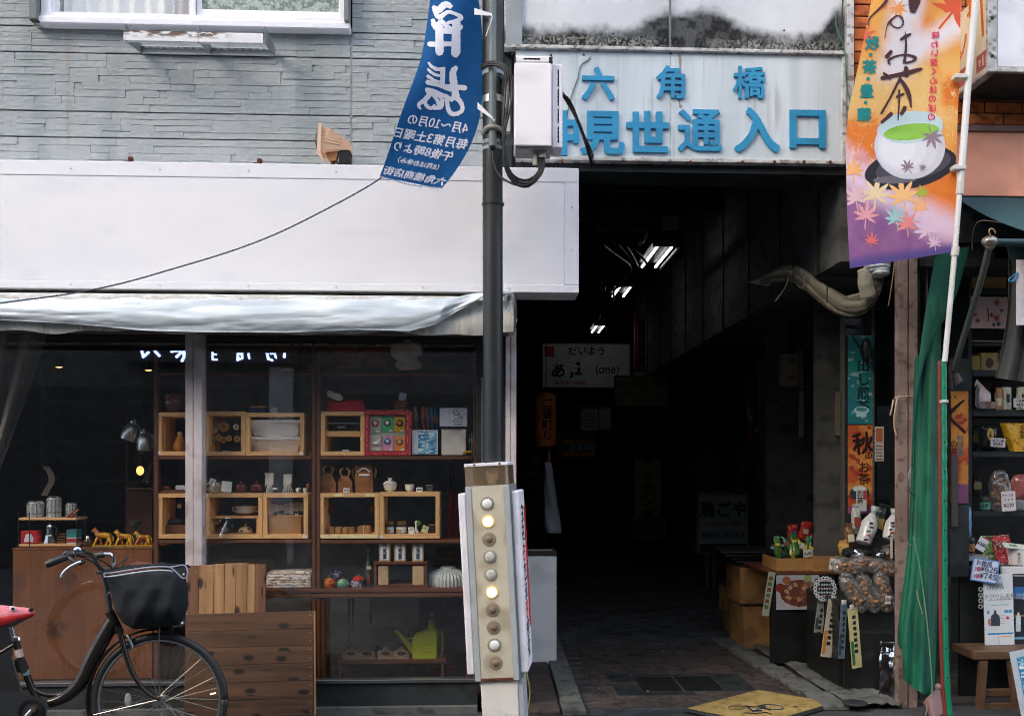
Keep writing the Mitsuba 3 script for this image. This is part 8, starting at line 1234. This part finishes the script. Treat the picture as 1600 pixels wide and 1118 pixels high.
# shelf of goods
sf = thing('goods_shelf', 'dark shelf unit full of tea goods inside the tea shop', 'shelf'); yg = .35
bx(sf, 'upright', 1513, 395, 1519, 905, yg, .4, 'dark_paint'); 
for y0_, y1_ in ((451, 461), (536, 541), (578, 588), (640, 650), (705, 714), (798, 806)): bx(sf, 'board', 1519.5, y0_, 1680, y1_, yg + .01, .38, 'dark_paint', None, .002)
bx(sf, 'light_strip', 1519.5, 532, 1680, 534, yg + .005, .01, 'satin', '8d8672', 0)
q = thing('kraft_sheet', 'kraft paper panel with a cut corner on the top of the goods shelf', 'panel'); s = 1 / scale(yg); g = Polygon([(1517, 421), (1572, 402), (1561, 420), (1574, 422), (1574, 451), (1517, 451)]); c0 = P(1545, 430, yg + .02); part(q, 'sheet', prism(affinity.affine_transform(g, [s, 0, 0, -s, c0[0] - 1545 * s, c0[2] + 430 * s]), yg + .02, .004), 'matte', 'ab8552'); bx(q, 'batten', 1517, 397, 1574, 402, yg + .05, .02, 'dark_paint')
q = thing('maple_picture', 'pinkish picture sheet with printed maple leaves on the goods shelf', 'picture'); bx(q, 'sheet', 1516, 464, 1574, 513, yg + .0, .004, 'print', 'cdb0a8', 0)
for px, py, r_, rot, col in ((1557, 474, 9, 2.6, 'a8502e'), (1548, 492, 6, 1.4, '8a4a30'), (1557, 498, 8, 3.0, '9a4a2c'), (1560, 507, 6, 3.3, '2f4a66'), (1552, 508, 5, 2.4, '3a4a5a'), (1524, 493, 7, 3.4, 'a84a30'), (1527, 502, 6, 2.8, '8a3f34'), (1521, 478, 5, 3.6, '9a4a34'), (1565, 486, 5, 3.2, '2f5a5a')): part(q, 'printed_leaf', lettering(affinity.scale(leafshape((0, 0), r_ * s, rot), 1, -1, origin=(0, 0)), px, py, yg), 'print', col)
part(q, 'twig', lettering(LineString([(0, .03), (.008, -.02), (.0, -.05)]).buffer(.003), 1543, 490, yg), 'print', '4a382c')
q = thing('yellow_box', 'left dull yellow tea box on the shelf below the picture', 'box'); bx(q, 'carton', 1516, 556, 1532, 578, yg + .03, .1, 'satin', '8a7a34', .002); bx(q, 'flap', 1516.4, 554.8, 1531.6, 556, yg + .031, .098, 'satin', '6f6228', 0)
q = thing('yellow_box', 'dull yellow tea box with a grey round picture on the shelf', 'box'); bx(q, 'carton', 1533.5, 551, 1560, 578, yg + .03, .1, 'satin', '8f7f36', .002); bx(q, 'picture', 1537, 557, 1556, 578, yg + .0285, .002, 'print', '8d8676', 0); part(q, 'motif', lettering(ell(0, 0, .026, .034), 1546, 567, yg + .0285), 'print', '4a3a34')
q = thing('grey_pack', 'grey pack with a gold stripe at the end of the top goods row', 'pack'); bx(q, 'pack', 1562, 545, 1592, 578, yg + .05, .08, 'satin', '5d5f5c', .004); bx(q, 'stripe', 1596.5, 552, 1599, 575, yg + .048, .01, 'satin', 'b0923c', .001)
q = thing('foil_pack', 'pink and white foil pouch standing at the left of the tea cans', 'pouch'); m = hullpts([P(a, b_, yg + dy) for a, b_, dy in ((1526, 592, .03), (1523, 604, .02), (1524, 622, .0), (1530, 638, .0), (1549, 638, .02), (1548, 614, .02), (1536, 604, .0), (1532, 618, -.02), (1526, 600, .05), (1548, 638, .07), (1526, 638, .06))])
for _ in range(3): m = m.subdivide()
part(q, 'pouch', crumple(m, .008, 22, 3), 'gloss', 'cbb6b6', smooth=35); part(q, 'dark_side', crumple(hullpts([P(a, b_, yg - .01 + dy) for a, b_, dy in ((1522, 604, .02), (1527, 600, .0), (1531, 607, .0), (1524, 612, .0), (1523, 632, .01), (1527, 638, .0))]), .002, 20, 1), 'foil', smooth=30)
for i, (a, lab) in enumerate(((1566, 'left'), (1590, 'right'))): q = thing('tea_can', f'{lab} green and white tea can on the second goods row', 'can'); px = a + 6; lat(q, 'can', px, 640, yg + .08, [(7.4, 0), (7.4, 33), (6.8, 34), (.1, 34)], 'satin', 'b9bdb0'); m, _ = grid(lambda u, v: (lambda c_, r_: (c_[0] + r_ * math.sin(-.2 + 1.3 * u), c_[1] - r_ * math.cos(-.2 + 1.3 * u), c_[2] + (2 + 29 * v) * s))(P(px, 640, yg + .08), 7.6 * s), 10, 2); part(q, 'label', m, 'print', '8a9a34', smooth=True); txt(q, 'lettering', '煎茶', .03, px + 3.5, 622, yg + .045, '2a3018', True, .02)
q = thing('brown_can', 'narrow brown and cream tin left of the tea cans', 'tin'); lat(q, 'tin', 1561, 640, yg + .06, [(4.5, 0), (4.5, 32), (4, 33), (.1, 33)], 'satin', 'a8805c'); lat(q, 'band', 1561, 634, yg + .06, [(4.7, 0), (4.7, 12)], 'print', 'cfc6b3')
def tag(label, a, b_, c_, d, y, rot, lines, col='c9c6cc', name='price_tag'):
    q = thing(name, label, 'price tag'); pv = tuple(P((a + c_) / 2, (b_ + d) / 2, y)); mm = lambda m: move(m, ry=rot, about=pv); part(q, 'card', mm(pbox(a, b_, c_, d, y, .003)), 'print', col)
    for t_, h, px, py, cl in lines: part(q, 'lettering', mm(lettering(text(t_, h, bold=.015), px, py, y)), 'print', cl)
    part(q, 'holder', mm(pbox((a + c_) / 2 - 2, d - 1, (a + c_) / 2 + 2, d + 1.5, y + .004, .01)), 'satin', '3c3c3a'); return q
tag('greyish price tag under the foil pouch', 1532, 627, 1556, 638, yg - .03, .0, (('新茶', .02, 1544, 630, '8a3a40'), ('420', .02, 1544, 635, '3a3a40')), '8f8580'); tag('white price tag under the right tea can', 1584, 622, 1604, 636, yg - .03, 0, (('くき茶', .022, 1594, 626, '3a3c48'), ('¥430', .024, 1594, 632, '23252c')))
q = thing('black_pouch', 'glossy black tea pouch with a gold oval label', 'pouch'); part(q, 'pouch', pillow(1533, 660, 1565, 705, yg + .024, .07, 7), 'gloss', '1c2022', smooth=True); part(q, 'label', lettering(ell(0, 0, .022, .04), 1547.5, 678, yg + .02), 'print', 'c9a95c'); txt(q, 'lettering', '上茶', .026, 1547.5, 678, yg + .018, '4a3418', True, .01)
tag('white price tag reading 540 before the black pouch', 1548, 684, 1571, 698, yg - .02, .06, (('ほうじ茶', .02, 1559.5, 688, '3a3a40'), ('¥540', .03, 1559.5, 693.5, '23242a')))
q = thing('yellow_pouch', 'large yellow tea bag leaning on the third goods row', 'pouch'); m = hullpts([P(a, b_, yg + dy) for a, b_, dy in ((1562, 661, .06), (1572, 662, .02), (1640, 660, .02), (1586, 705, -.0), (1640, 705, 0), (1576, 704, .06), (1566, 664, .09), (1640, 664, .09), (1640, 705, .09))])
for _ in range(4): m = m.subdivide()
part(q, 'pouch', crumple(m, .007, 16, 9), 'yellow_pack', smooth=40); txt(q, 'lettering', '玄米茶', .03, 1597, 675, yg + .008, '5a3a14', True, .01)
bagof('nut_bag', 'clear bag of mixed nuts and dried fruit on the fourth goods row', [P(1561, 748, yg + .03), P(1562, 770, yg + .03), P(1562, 786, yg + .03)], [.04, .062, .06], 51, n=60, size=.015)
tag('white price tag reading 270 before the nut bag', 1565, 767, 1587, 798, yg - .05, -.06, (('ミックス', .02, 1575, 773, '3a3a44'), ('ナッツ', .022, 1576, 780, '3a3a44'), ('¥270', .032, 1576, 789, '23242a')))
q = thing('pink_pouch', 'pink pouch with a silver foot at the end of the fourth goods row', 'pouch'); part(q, 'pouch', pillow(1584, 740, 1640, 782, yg + .03, .09, 5), 'gloss', '9a5a58', smooth=True); part(q, 'foot', crumple(pbox(1586, 780.5, 1640, 798, yg + .04, .06, .01).subdivide().subdivide().subdivide(), .006, 22, 6), 'gloss', '7d8488', smooth=40)
q = thing('teal_jar', 'small jar with a teal label left of the nut bag', 'jar'); lat(q, 'glass_body', 1539, 798, yg + .06, [(8, 0), (8.3, 1), (8.3, 17)], 'gloss', '3a3a30'); lat(q, 'lid', 1539, 781, yg + .06, [(8.4, 0), (8.4, 5), (7.8, 5.6), (.1, 5.6)], 'metal', '8f9494'); lat(q, 'label', 1539, 795, yg + .06, [(8.5, 0), (8.5, 11)], 'print', '5f9a8c'); txt(q, 'lettering', 'ゆず', .026, 1539, 789.5, yg + .02, '2a2a24', bold=.02)
# low display in front
ld = thing('display_stand', 'low dark stand with goods and price sheets in front of the tea shop', 'stand'); yl_ = .12; bx(ld, 'top', 1497, 884, 1680, 890, yl_, .4, 'dark_paint'); bx(ld, 'front', 1500, 890.5, 1680, 1100, yl_ + .05, .03, 'satin', '141819', 0); bx(ld, 'white_ledge', 1565, 884.5, 1680, 896, yl_ - .02, .018, 'satin', 'c9ccd0', .002); bx(ld, 'grey_ledge', 1503, 868, 1545, 876, yl_ + .06, .2, 'satin', '9a9894', .002)
q = thing('orange_jar', 'dark jar with an orange and white label on the low stand', 'jar'); lat(q, 'glass_body', 1512, 862.5, yl_ + .1, [(9.5, 0), (10, 1), (10, 18)], 'gloss', '2c2420'); lat(q, 'lid', 1512, 844, yl_ + .1, [(10, 0), (10, 4.5), (9.4, 5), (.1, 5)], 'metal', '6d7274'); lat(q, 'label', 1512, 860, yl_ + .1, [(10.3, 0), (10.3, 11)], 'print', 'c98a54'); txt(q, 'lettering', 'くれ', .034, 1512, 854.5, yl_ + .055, '2c2018', bold=.02)
q = thing('blue_film_bag', 'blue plastic bag with a white strip standing by the shelf upright', 'bag'); part(q, 'bag', pillow(1496, 788, 1524, 844, yl_ + .09, .1, 8), 'gloss', '6b93b4', smooth=True); part(q, 'strip', pbox(1505.5, 791, 1511, 841, yl_ + .085, .006), 'print', 'b9b8b4'); bx(q, 'dark_edge', 1490, 791, 1497, 842, yl_ + .12, .05, 'satin', '23425c', .004); txt(q, 'lettering', '海苔', .03, 1508, 806, yl_ + .085, '2a2a2a', True, .01)
tag('slanted white price tag beside the orange jar', 1527, 840, 1542, 860, yl_ + .02, .5, (('¥380', .03, 1534.5, 850, '33343a'),), 'c3c9d0')
for i, (a, b_, c_, d, y, col) in enumerate(((1537, 836, 1558, 884, yl_ + .12, '6f8a52'), (1558.5, 836, 1586, 884, yl_ + .1, '9a3a3c'))):
    q = thing('seed_packet', ('green leafy' if i == 0 else 'red berry') + ' picture packet standing on the low stand', 'packet'); part(q, 'pack', move(pbox(a, b_, c_, d, y, .012, .002), rx=-.2, ry=-.1 * i, about=tuple(P(a, d, y))), f'packet_print_{i}'); part(q, 'title', move(pbox(a + 3, b_ + 3, a + 12, b_ + 7, y - .0015, .002), rx=-.2, ry=-.1 * i, about=tuple(P(a, d, y))), 'print', 'b8342c')
q = thing('leaflet', 'white leaflet with green print lying over the packets', 'leaflet'); part(q, 'sheet', move(pbox(1569, 846, 1610, 858, yl_ + .04, .003), rx=-.9, ry=.12, about=tuple(P(1590, 855, yl_ + .04))), 'print', 'b9c3ba'); part(q, 'print_mark', move(pbox(1578, 849, 1590, 854, yl_ + .0385, .001), rx=-.9, ry=.12, about=tuple(P(1590, 855, yl_ + .04))), 'print', '6f8a6a')
q = thing('white_tub', 'white round tub with a small leaf mark on the low stand', 'tub'); lat(q, 'tub', 1597, 883.5, yl_ + .12, [(20, 0), (23, 3), (24.5, 27), (25, 28), (23, 27), (.1, 25)], 'satin', 'd0cfd4', 32); part(q, 'leaf_mark', lettering(leafshape((0, 0), .02, 0, 5), 1592, 866, yl_ + .02), 'print', '3f5a44'); txt(q, 'lettering', '茶の', .02, 1592, 874, yl_ + .02, '5a5a5a', True)
q = tag('white price sheet with blue edge reading 626 and 745', 1519, 874, 1559, 908, yl_ - .06, .16, (('お徳用', .035, 1536, 880, '2a3a66'), ('¥626', .05, 1545, 888, '20304a'), ('2個', .03, 1527, 890, 'a83a5a'), ('¥745', .05, 1545, 899, '20304a'), ('3個', .03, 1527, 901, 'a83a5a')), 'c6cfe2', 'price_sheet'); pv = tuple(P(1539, 891, yl_ - .06)); part(q, 'border', move(cat_(pbox(1518, 873, 1560, 875, yl_ - .0615, .001), pbox(1518, 907, 1560, 909, yl_ - .0615, .001), pbox(1518, 875, 1520, 907, yl_ - .0615, .001), pbox(1558, 875, 1560, 907, yl_ - .0615, .001)), ry=.16, about=pv), 'print', '5f8ac6')
q = thing('water_poster', 'white poster of a dark water bottle hanging on the low stand', 'poster'); yw = yl_ - .03; mm = lambda m: move(m, ry=-.03, about=tuple(P(1560, 896, yw))); part(q, 'sheet', mm(pbox(1536, 896, 1582, 1010, yw, .004)), 'print', 'c9d0d6')
for a, b_, c_, d, col in ((1541, 988, 1581, 990.5, '2f7fb8'), (1541, 1007, 1581, 1010, '2f7fb8'), (1543, 935.5, 1580, 937, '8a979c'), (1546, 944, 1575, 945.2, '7fb0c6'), (1568, 952.5, 1573, 957, '3f8fc6'), (1574.5, 952.5, 1579.5, 957, '3f8fc6'), (1541, 953, 1544, 958, '3f6fa8'), (1542, 966, 1545, 976, 'b8604a'), (1570, 963, 1575, 967, 'b84a44'), (1557.5, 991, 1558.2, 1006, 'a08a84'), (1560, 993, 1578, 994.2, 'c98a6a')): part(q, 'print_mark', mm(pbox(a, b_, c_, d, yw - .0012, .001)), 'print', col)
part(q, 'bottle_print', mm(lettering(unary_union([ell(0, 0, .03, .035), sbox(-.03, -.045, .03, 0), sbox(-.008, .03, .008, .055)]), 1553, 966, yw)), 'print', '39444c'); part(q, 'lettering', mm(lettering(text('バナジウム天然水', .034, bold=.01), 1561, 931, yw)), 'print', '6f8088')
for i in range(6): part(q, 'script_mark', mm(lettering(stroke(np.array([(-.012, -.02), (.0, .02), (.004, -.014), (.014, .012)]), [.003, .004, .003, .003]), 1545 + 4 * i, 916, yw)), 'print', '7d8a90')
for i in range(4): part(q, 'print_mark', mm(pbox(1560, 961 + 4 * i, 1568, 962 + 4 * i, yw - .0012, .001)), 'print', '9aa3a8')
q = thing('clear_film', 'folded clear film lying on top of the water poster', 'film'); part(q, 'film', crumple(pbox(1534, 900, 1566, 910, yw - .02, .012, .003).subdivide().subdivide().subdivide(), .006, 24, 3), 'clearbag', smooth=40); part(q, 'edge', pbox(1534, 909, 1566, 910, yw - .024, .004), 'print', 'a9b0b4')
q = thing('bottle_poster', 'black and blue poster with a pale bottle at the right edge', 'poster'); bx(q, 'sheet', 1583, 898, 1650, 1008, yl_ - .01, .004, 'print', '232a33', 0); bx(q, 'blue_band', 1583, 916, 1650, 934, yl_ - .0112, .001, 'print', '2f5f9a', 0); txt(q, 'lettering', '深層', .04, 1596, 931, yl_ - .01, 'b9c3cc', bold=.02); part(q, 'bottle_print', lettering(unary_union([sbox(-.016, -.06, .016, .04), sbox(-.008, .04, .008, .06)]), 1591, 971, yl_ - .01), 'print', 'b3c3cc'); bx(q, 'gold_line', 1585, 960, 1650, 962, yl_ - .0112, .001, 'print', 'a08a3c', 0); bx(q, 'print_mark', 1584, 994, 1650, 998, yl_ - .0112, .001, 'print', '5f93b4', 0); bx(q, 'white_edge', 1583, 897, 1650, 899.6, yl_ - .0115, .001, 'print', '9aa3ac', 0)
q = thing('link_chain', 'short white ring chain hanging left of the water poster', 'chain')
for i in range(4): part(q, 'link', move(torus(P(1532, 920 + 9 * i, yl_ - .03), .012, .003, 20, 6), (0, 0, 0)), 'satin', 'a9adb0', smooth=True)
q = thing('wooden_stool', 'rough wooden stool under the hanging posters', 'stool'); yo = -.12; bx(q, 'seat', 1522, 1016, 1680, 1030, yo, .3, 'stool_wood', None, .006)
for dy in (.02, .24): part(q, 'leg', hullpts([P(1536, 1031, yo + dy) + (sx * .022, sy * .02, 0) for sx in (-1, 1) for sy in (-1, 1)] + [P(1527, 1160, yo + dy) + (sx * .02, sy * .018, 0) for sx in (-1, 1) for sy in (-1, 1)]), 'stool_wood'); part(q, 'leg', hullpts([P(1580, 1031, yo + dy) + (sx * .022, sy * .02, 0) for sx in (-1, 1) for sy in (-1, 1)] + [P(1594, 1160, yo + dy) + (sx * .02, sy * .018, 0) for sx in (-1, 1) for sy in (-1, 1)])  , 'stool_wood')
for y0_, y1_ in ((1076, 1087), (1098, 1109)): bx(q, 'stretcher', 1534, y0_, 1590, y1_, yo + .03, .03, 'stool_wood', None, .003)
q = thing('blue_sheet', 'glossy white sheet with a blue picture leaning at the lower right corner', 'poster'); mm = lambda m: move(m, ry=-.19, about=tuple(P(1577, 1018, -.3))); part(q, 'sheet', mm(pbox(1577, 1018, 1670, 1160, -.3, .004)), 'gloss', 'b6c3cf'); part(q, 'picture', mm(pbox(1588, 1030, 1670, 1160, -.3015, .001)), 'sea_print'); part(q, 'picture_frame', mm(cat_(pbox(1586.5, 1028.5, 1670, 1030, -.302, .001), pbox(1586.5, 1030, 1588, 1160, -.302, .001))), 'print', '2f7fb0')
q = thing('tall_poster', 'narrow orange autumn poster on the dark board behind the taped pole', 'poster'); bx(q, 'sheet', 1486, 611, 1513, 786, .1, .004, 'orange_print', None, 0); bx(q, 'purple_band', 1486.2, 756, 1512.8, 785.8, .0985, .001, 'print', '74476a', 0); part(q, 'brush_stroke', lettering(stroke(np.array([(.04, .1), (-.02, .05), (-.05, .0), (-.01, -.05), (.045, -.1)]), [.012, .018, .022, .016, .02]), 1496, 650, .1), 'print', '241618'); txt(q, 'lettering', 'の茶', .05, 1490.5, 700, .1, '241618', True); txt(q, 'lettering', '秋茶豊', .045, 1500, 695, .1, '4a6a6a', True, .01)
bx(q, 'grey_strip', 1487, 710, 1497, 822, .08, .01, 'satin', '4a4543', .001); bx(q, 'backing', 1484, 560, 1514, 900, .11, .02, 'dark_paint', None, 0)
q = thing('small_tools', 'dark bunch of hooks and tools hanging above the narrow orange poster', 'tools'); [part(q, 'tool', crumple(tube([P(1484 + 4 * i, 575 + 3 * i, .05), P(1486 + 5 * i, 608 - 4 * i, .05)], [.01, .016], 8), .004, 20, i), 'satin', ('33302e', '1f2426', '5a4a3c', '6d7274')[i], smooth=True) for i in range(4)]
q = thing('umbrella_cloth', 'small pinkish cloth bundle at the foot of the taped pole', 'cloth'); part(q, 'cloth', thick(gsheet([(1442, 1096), (1450, 1110), (1455, 1130)], [(1468, 1070), (1472, 1100), (1474, 1130)], lambda u, v: -.25 - .04 * math.sin(u * 5)), .003), 'cloth', 'a0817e', smooth=60); part(q, 'knot', ellipsoid(P(1466, 1072, -.27), (.02, .02, .02), 1), 'cloth', '8a6d6a', smooth=True)
for i, (a, b_, c_, d, y, col, lab) in enumerate(((1519, 664, 1531, 704, .5, '3a4a3a', 'dark green pouch left of the black pouch'), (1521, 600, 1530, 639, .55, '5a4a3a', 'brown pouch behind the foil pouch'), (1590, 770, 1603, 797, .5, '4a5a4a', 'grey green pouch behind the pink pouch'), (1552, 600, 1560, 639, .6, '6a3a32', 'dull red pouch behind the narrow tin'), (1520, 742, 1536, 776, .6, '4d4438', 'dim brown pouch above the teal jar'))):
    q = thing('tea_pouch', lab, 'pouch'); part(q, 'pouch', pillow(a, b_, c_, d, y, .06, 60 + i), 'gloss', col, smooth=True); part(q, 'label', pbox(a + 2, b_ + (d - b_) * .35, c_ - 2, b_ + (d - b_) * .65, y - .006, .004), 'print', ('b9a86a', 'b3b0a4', '8fa07a', 'c2b49a', 'a09468')[i])
for i, (px, py, w, h, col, lab) in enumerate(((1340, 812, 8, 22, '9aa0a0', 'silver grey pack hanging left of the printed tube bag'), (1376, 815, 9, 26, '2c3230', 'black pack hanging between the two tube bags'), (1330, 838, 8, 18, '6f4a30', 'brown pack behind the grey carton'), (1388, 868, 7, 14, 'a8a08c', 'small cream pack by the steel post'), (1308, 852, 8, 14, '7a2f28', 'dark red pack inside the grey carton'), (1296, 846, 6, 14, '4f6a3a', 'green pack inside the grey carton'), (1322, 858, 9, 12, 'b08a4c', 'golden pack lying beside the silver packs'), (1285, 857, 8, 14, '8a8f8a', 'pale pack in the right cardboard tray'))):
    q = thing('snack_packet', lab, 'packet'); y = .62 if px > 1312 else y2 + .22; m = pillow(px - w, py - h, px + w, py + h, y, .06, 70 + i, .008); part(q, 'pack', move(m, ry=.25 * math.sin(i * 1.7), about=tuple(P(px, py, y))), 'gloss', col, smooth=True); part(q, 'label', move(pbox(px - w * .6, py - h * .2, px + w * .6, py + h * .45, y - .010, .004), ry=.25 * math.sin(i * 1.7), about=tuple(P(px, py, y))), 'print', ('8a3a34', 'b9a45c', 'c2b8a0', '6a4a3a', 'd0c08a', 'b8b8a8', '7a2a22', '6a7a8a')[i])
    part(q, 'seal', move(pbox(px - w * .95, py - h - 3, px + w * .95, py - h + .5, y + .018, .006), ry=.25 * math.sin(i * 1.7), about=tuple(P(px, py, y))), 'gloss', col)
for i, (a, b_, c_, d, y, lab) in enumerate(((1296, 872, 1312, 890, .5, 'tilted white price card among the snack packs'), (1383, 930, 1392, 943, .24, 'small white price card at the right snack bag'), (1255, 858, 1270, 870, y2 + .12, 'white price card in the left cardboard tray'))):
    tag(lab, a, b_, c_, d, y, .2 - .15 * i, (('¥' + ('300', '250', '180')[i], .028, (a + c_) / 2, (b_ + d) / 2, '33343a'),), 'b9b9b4')
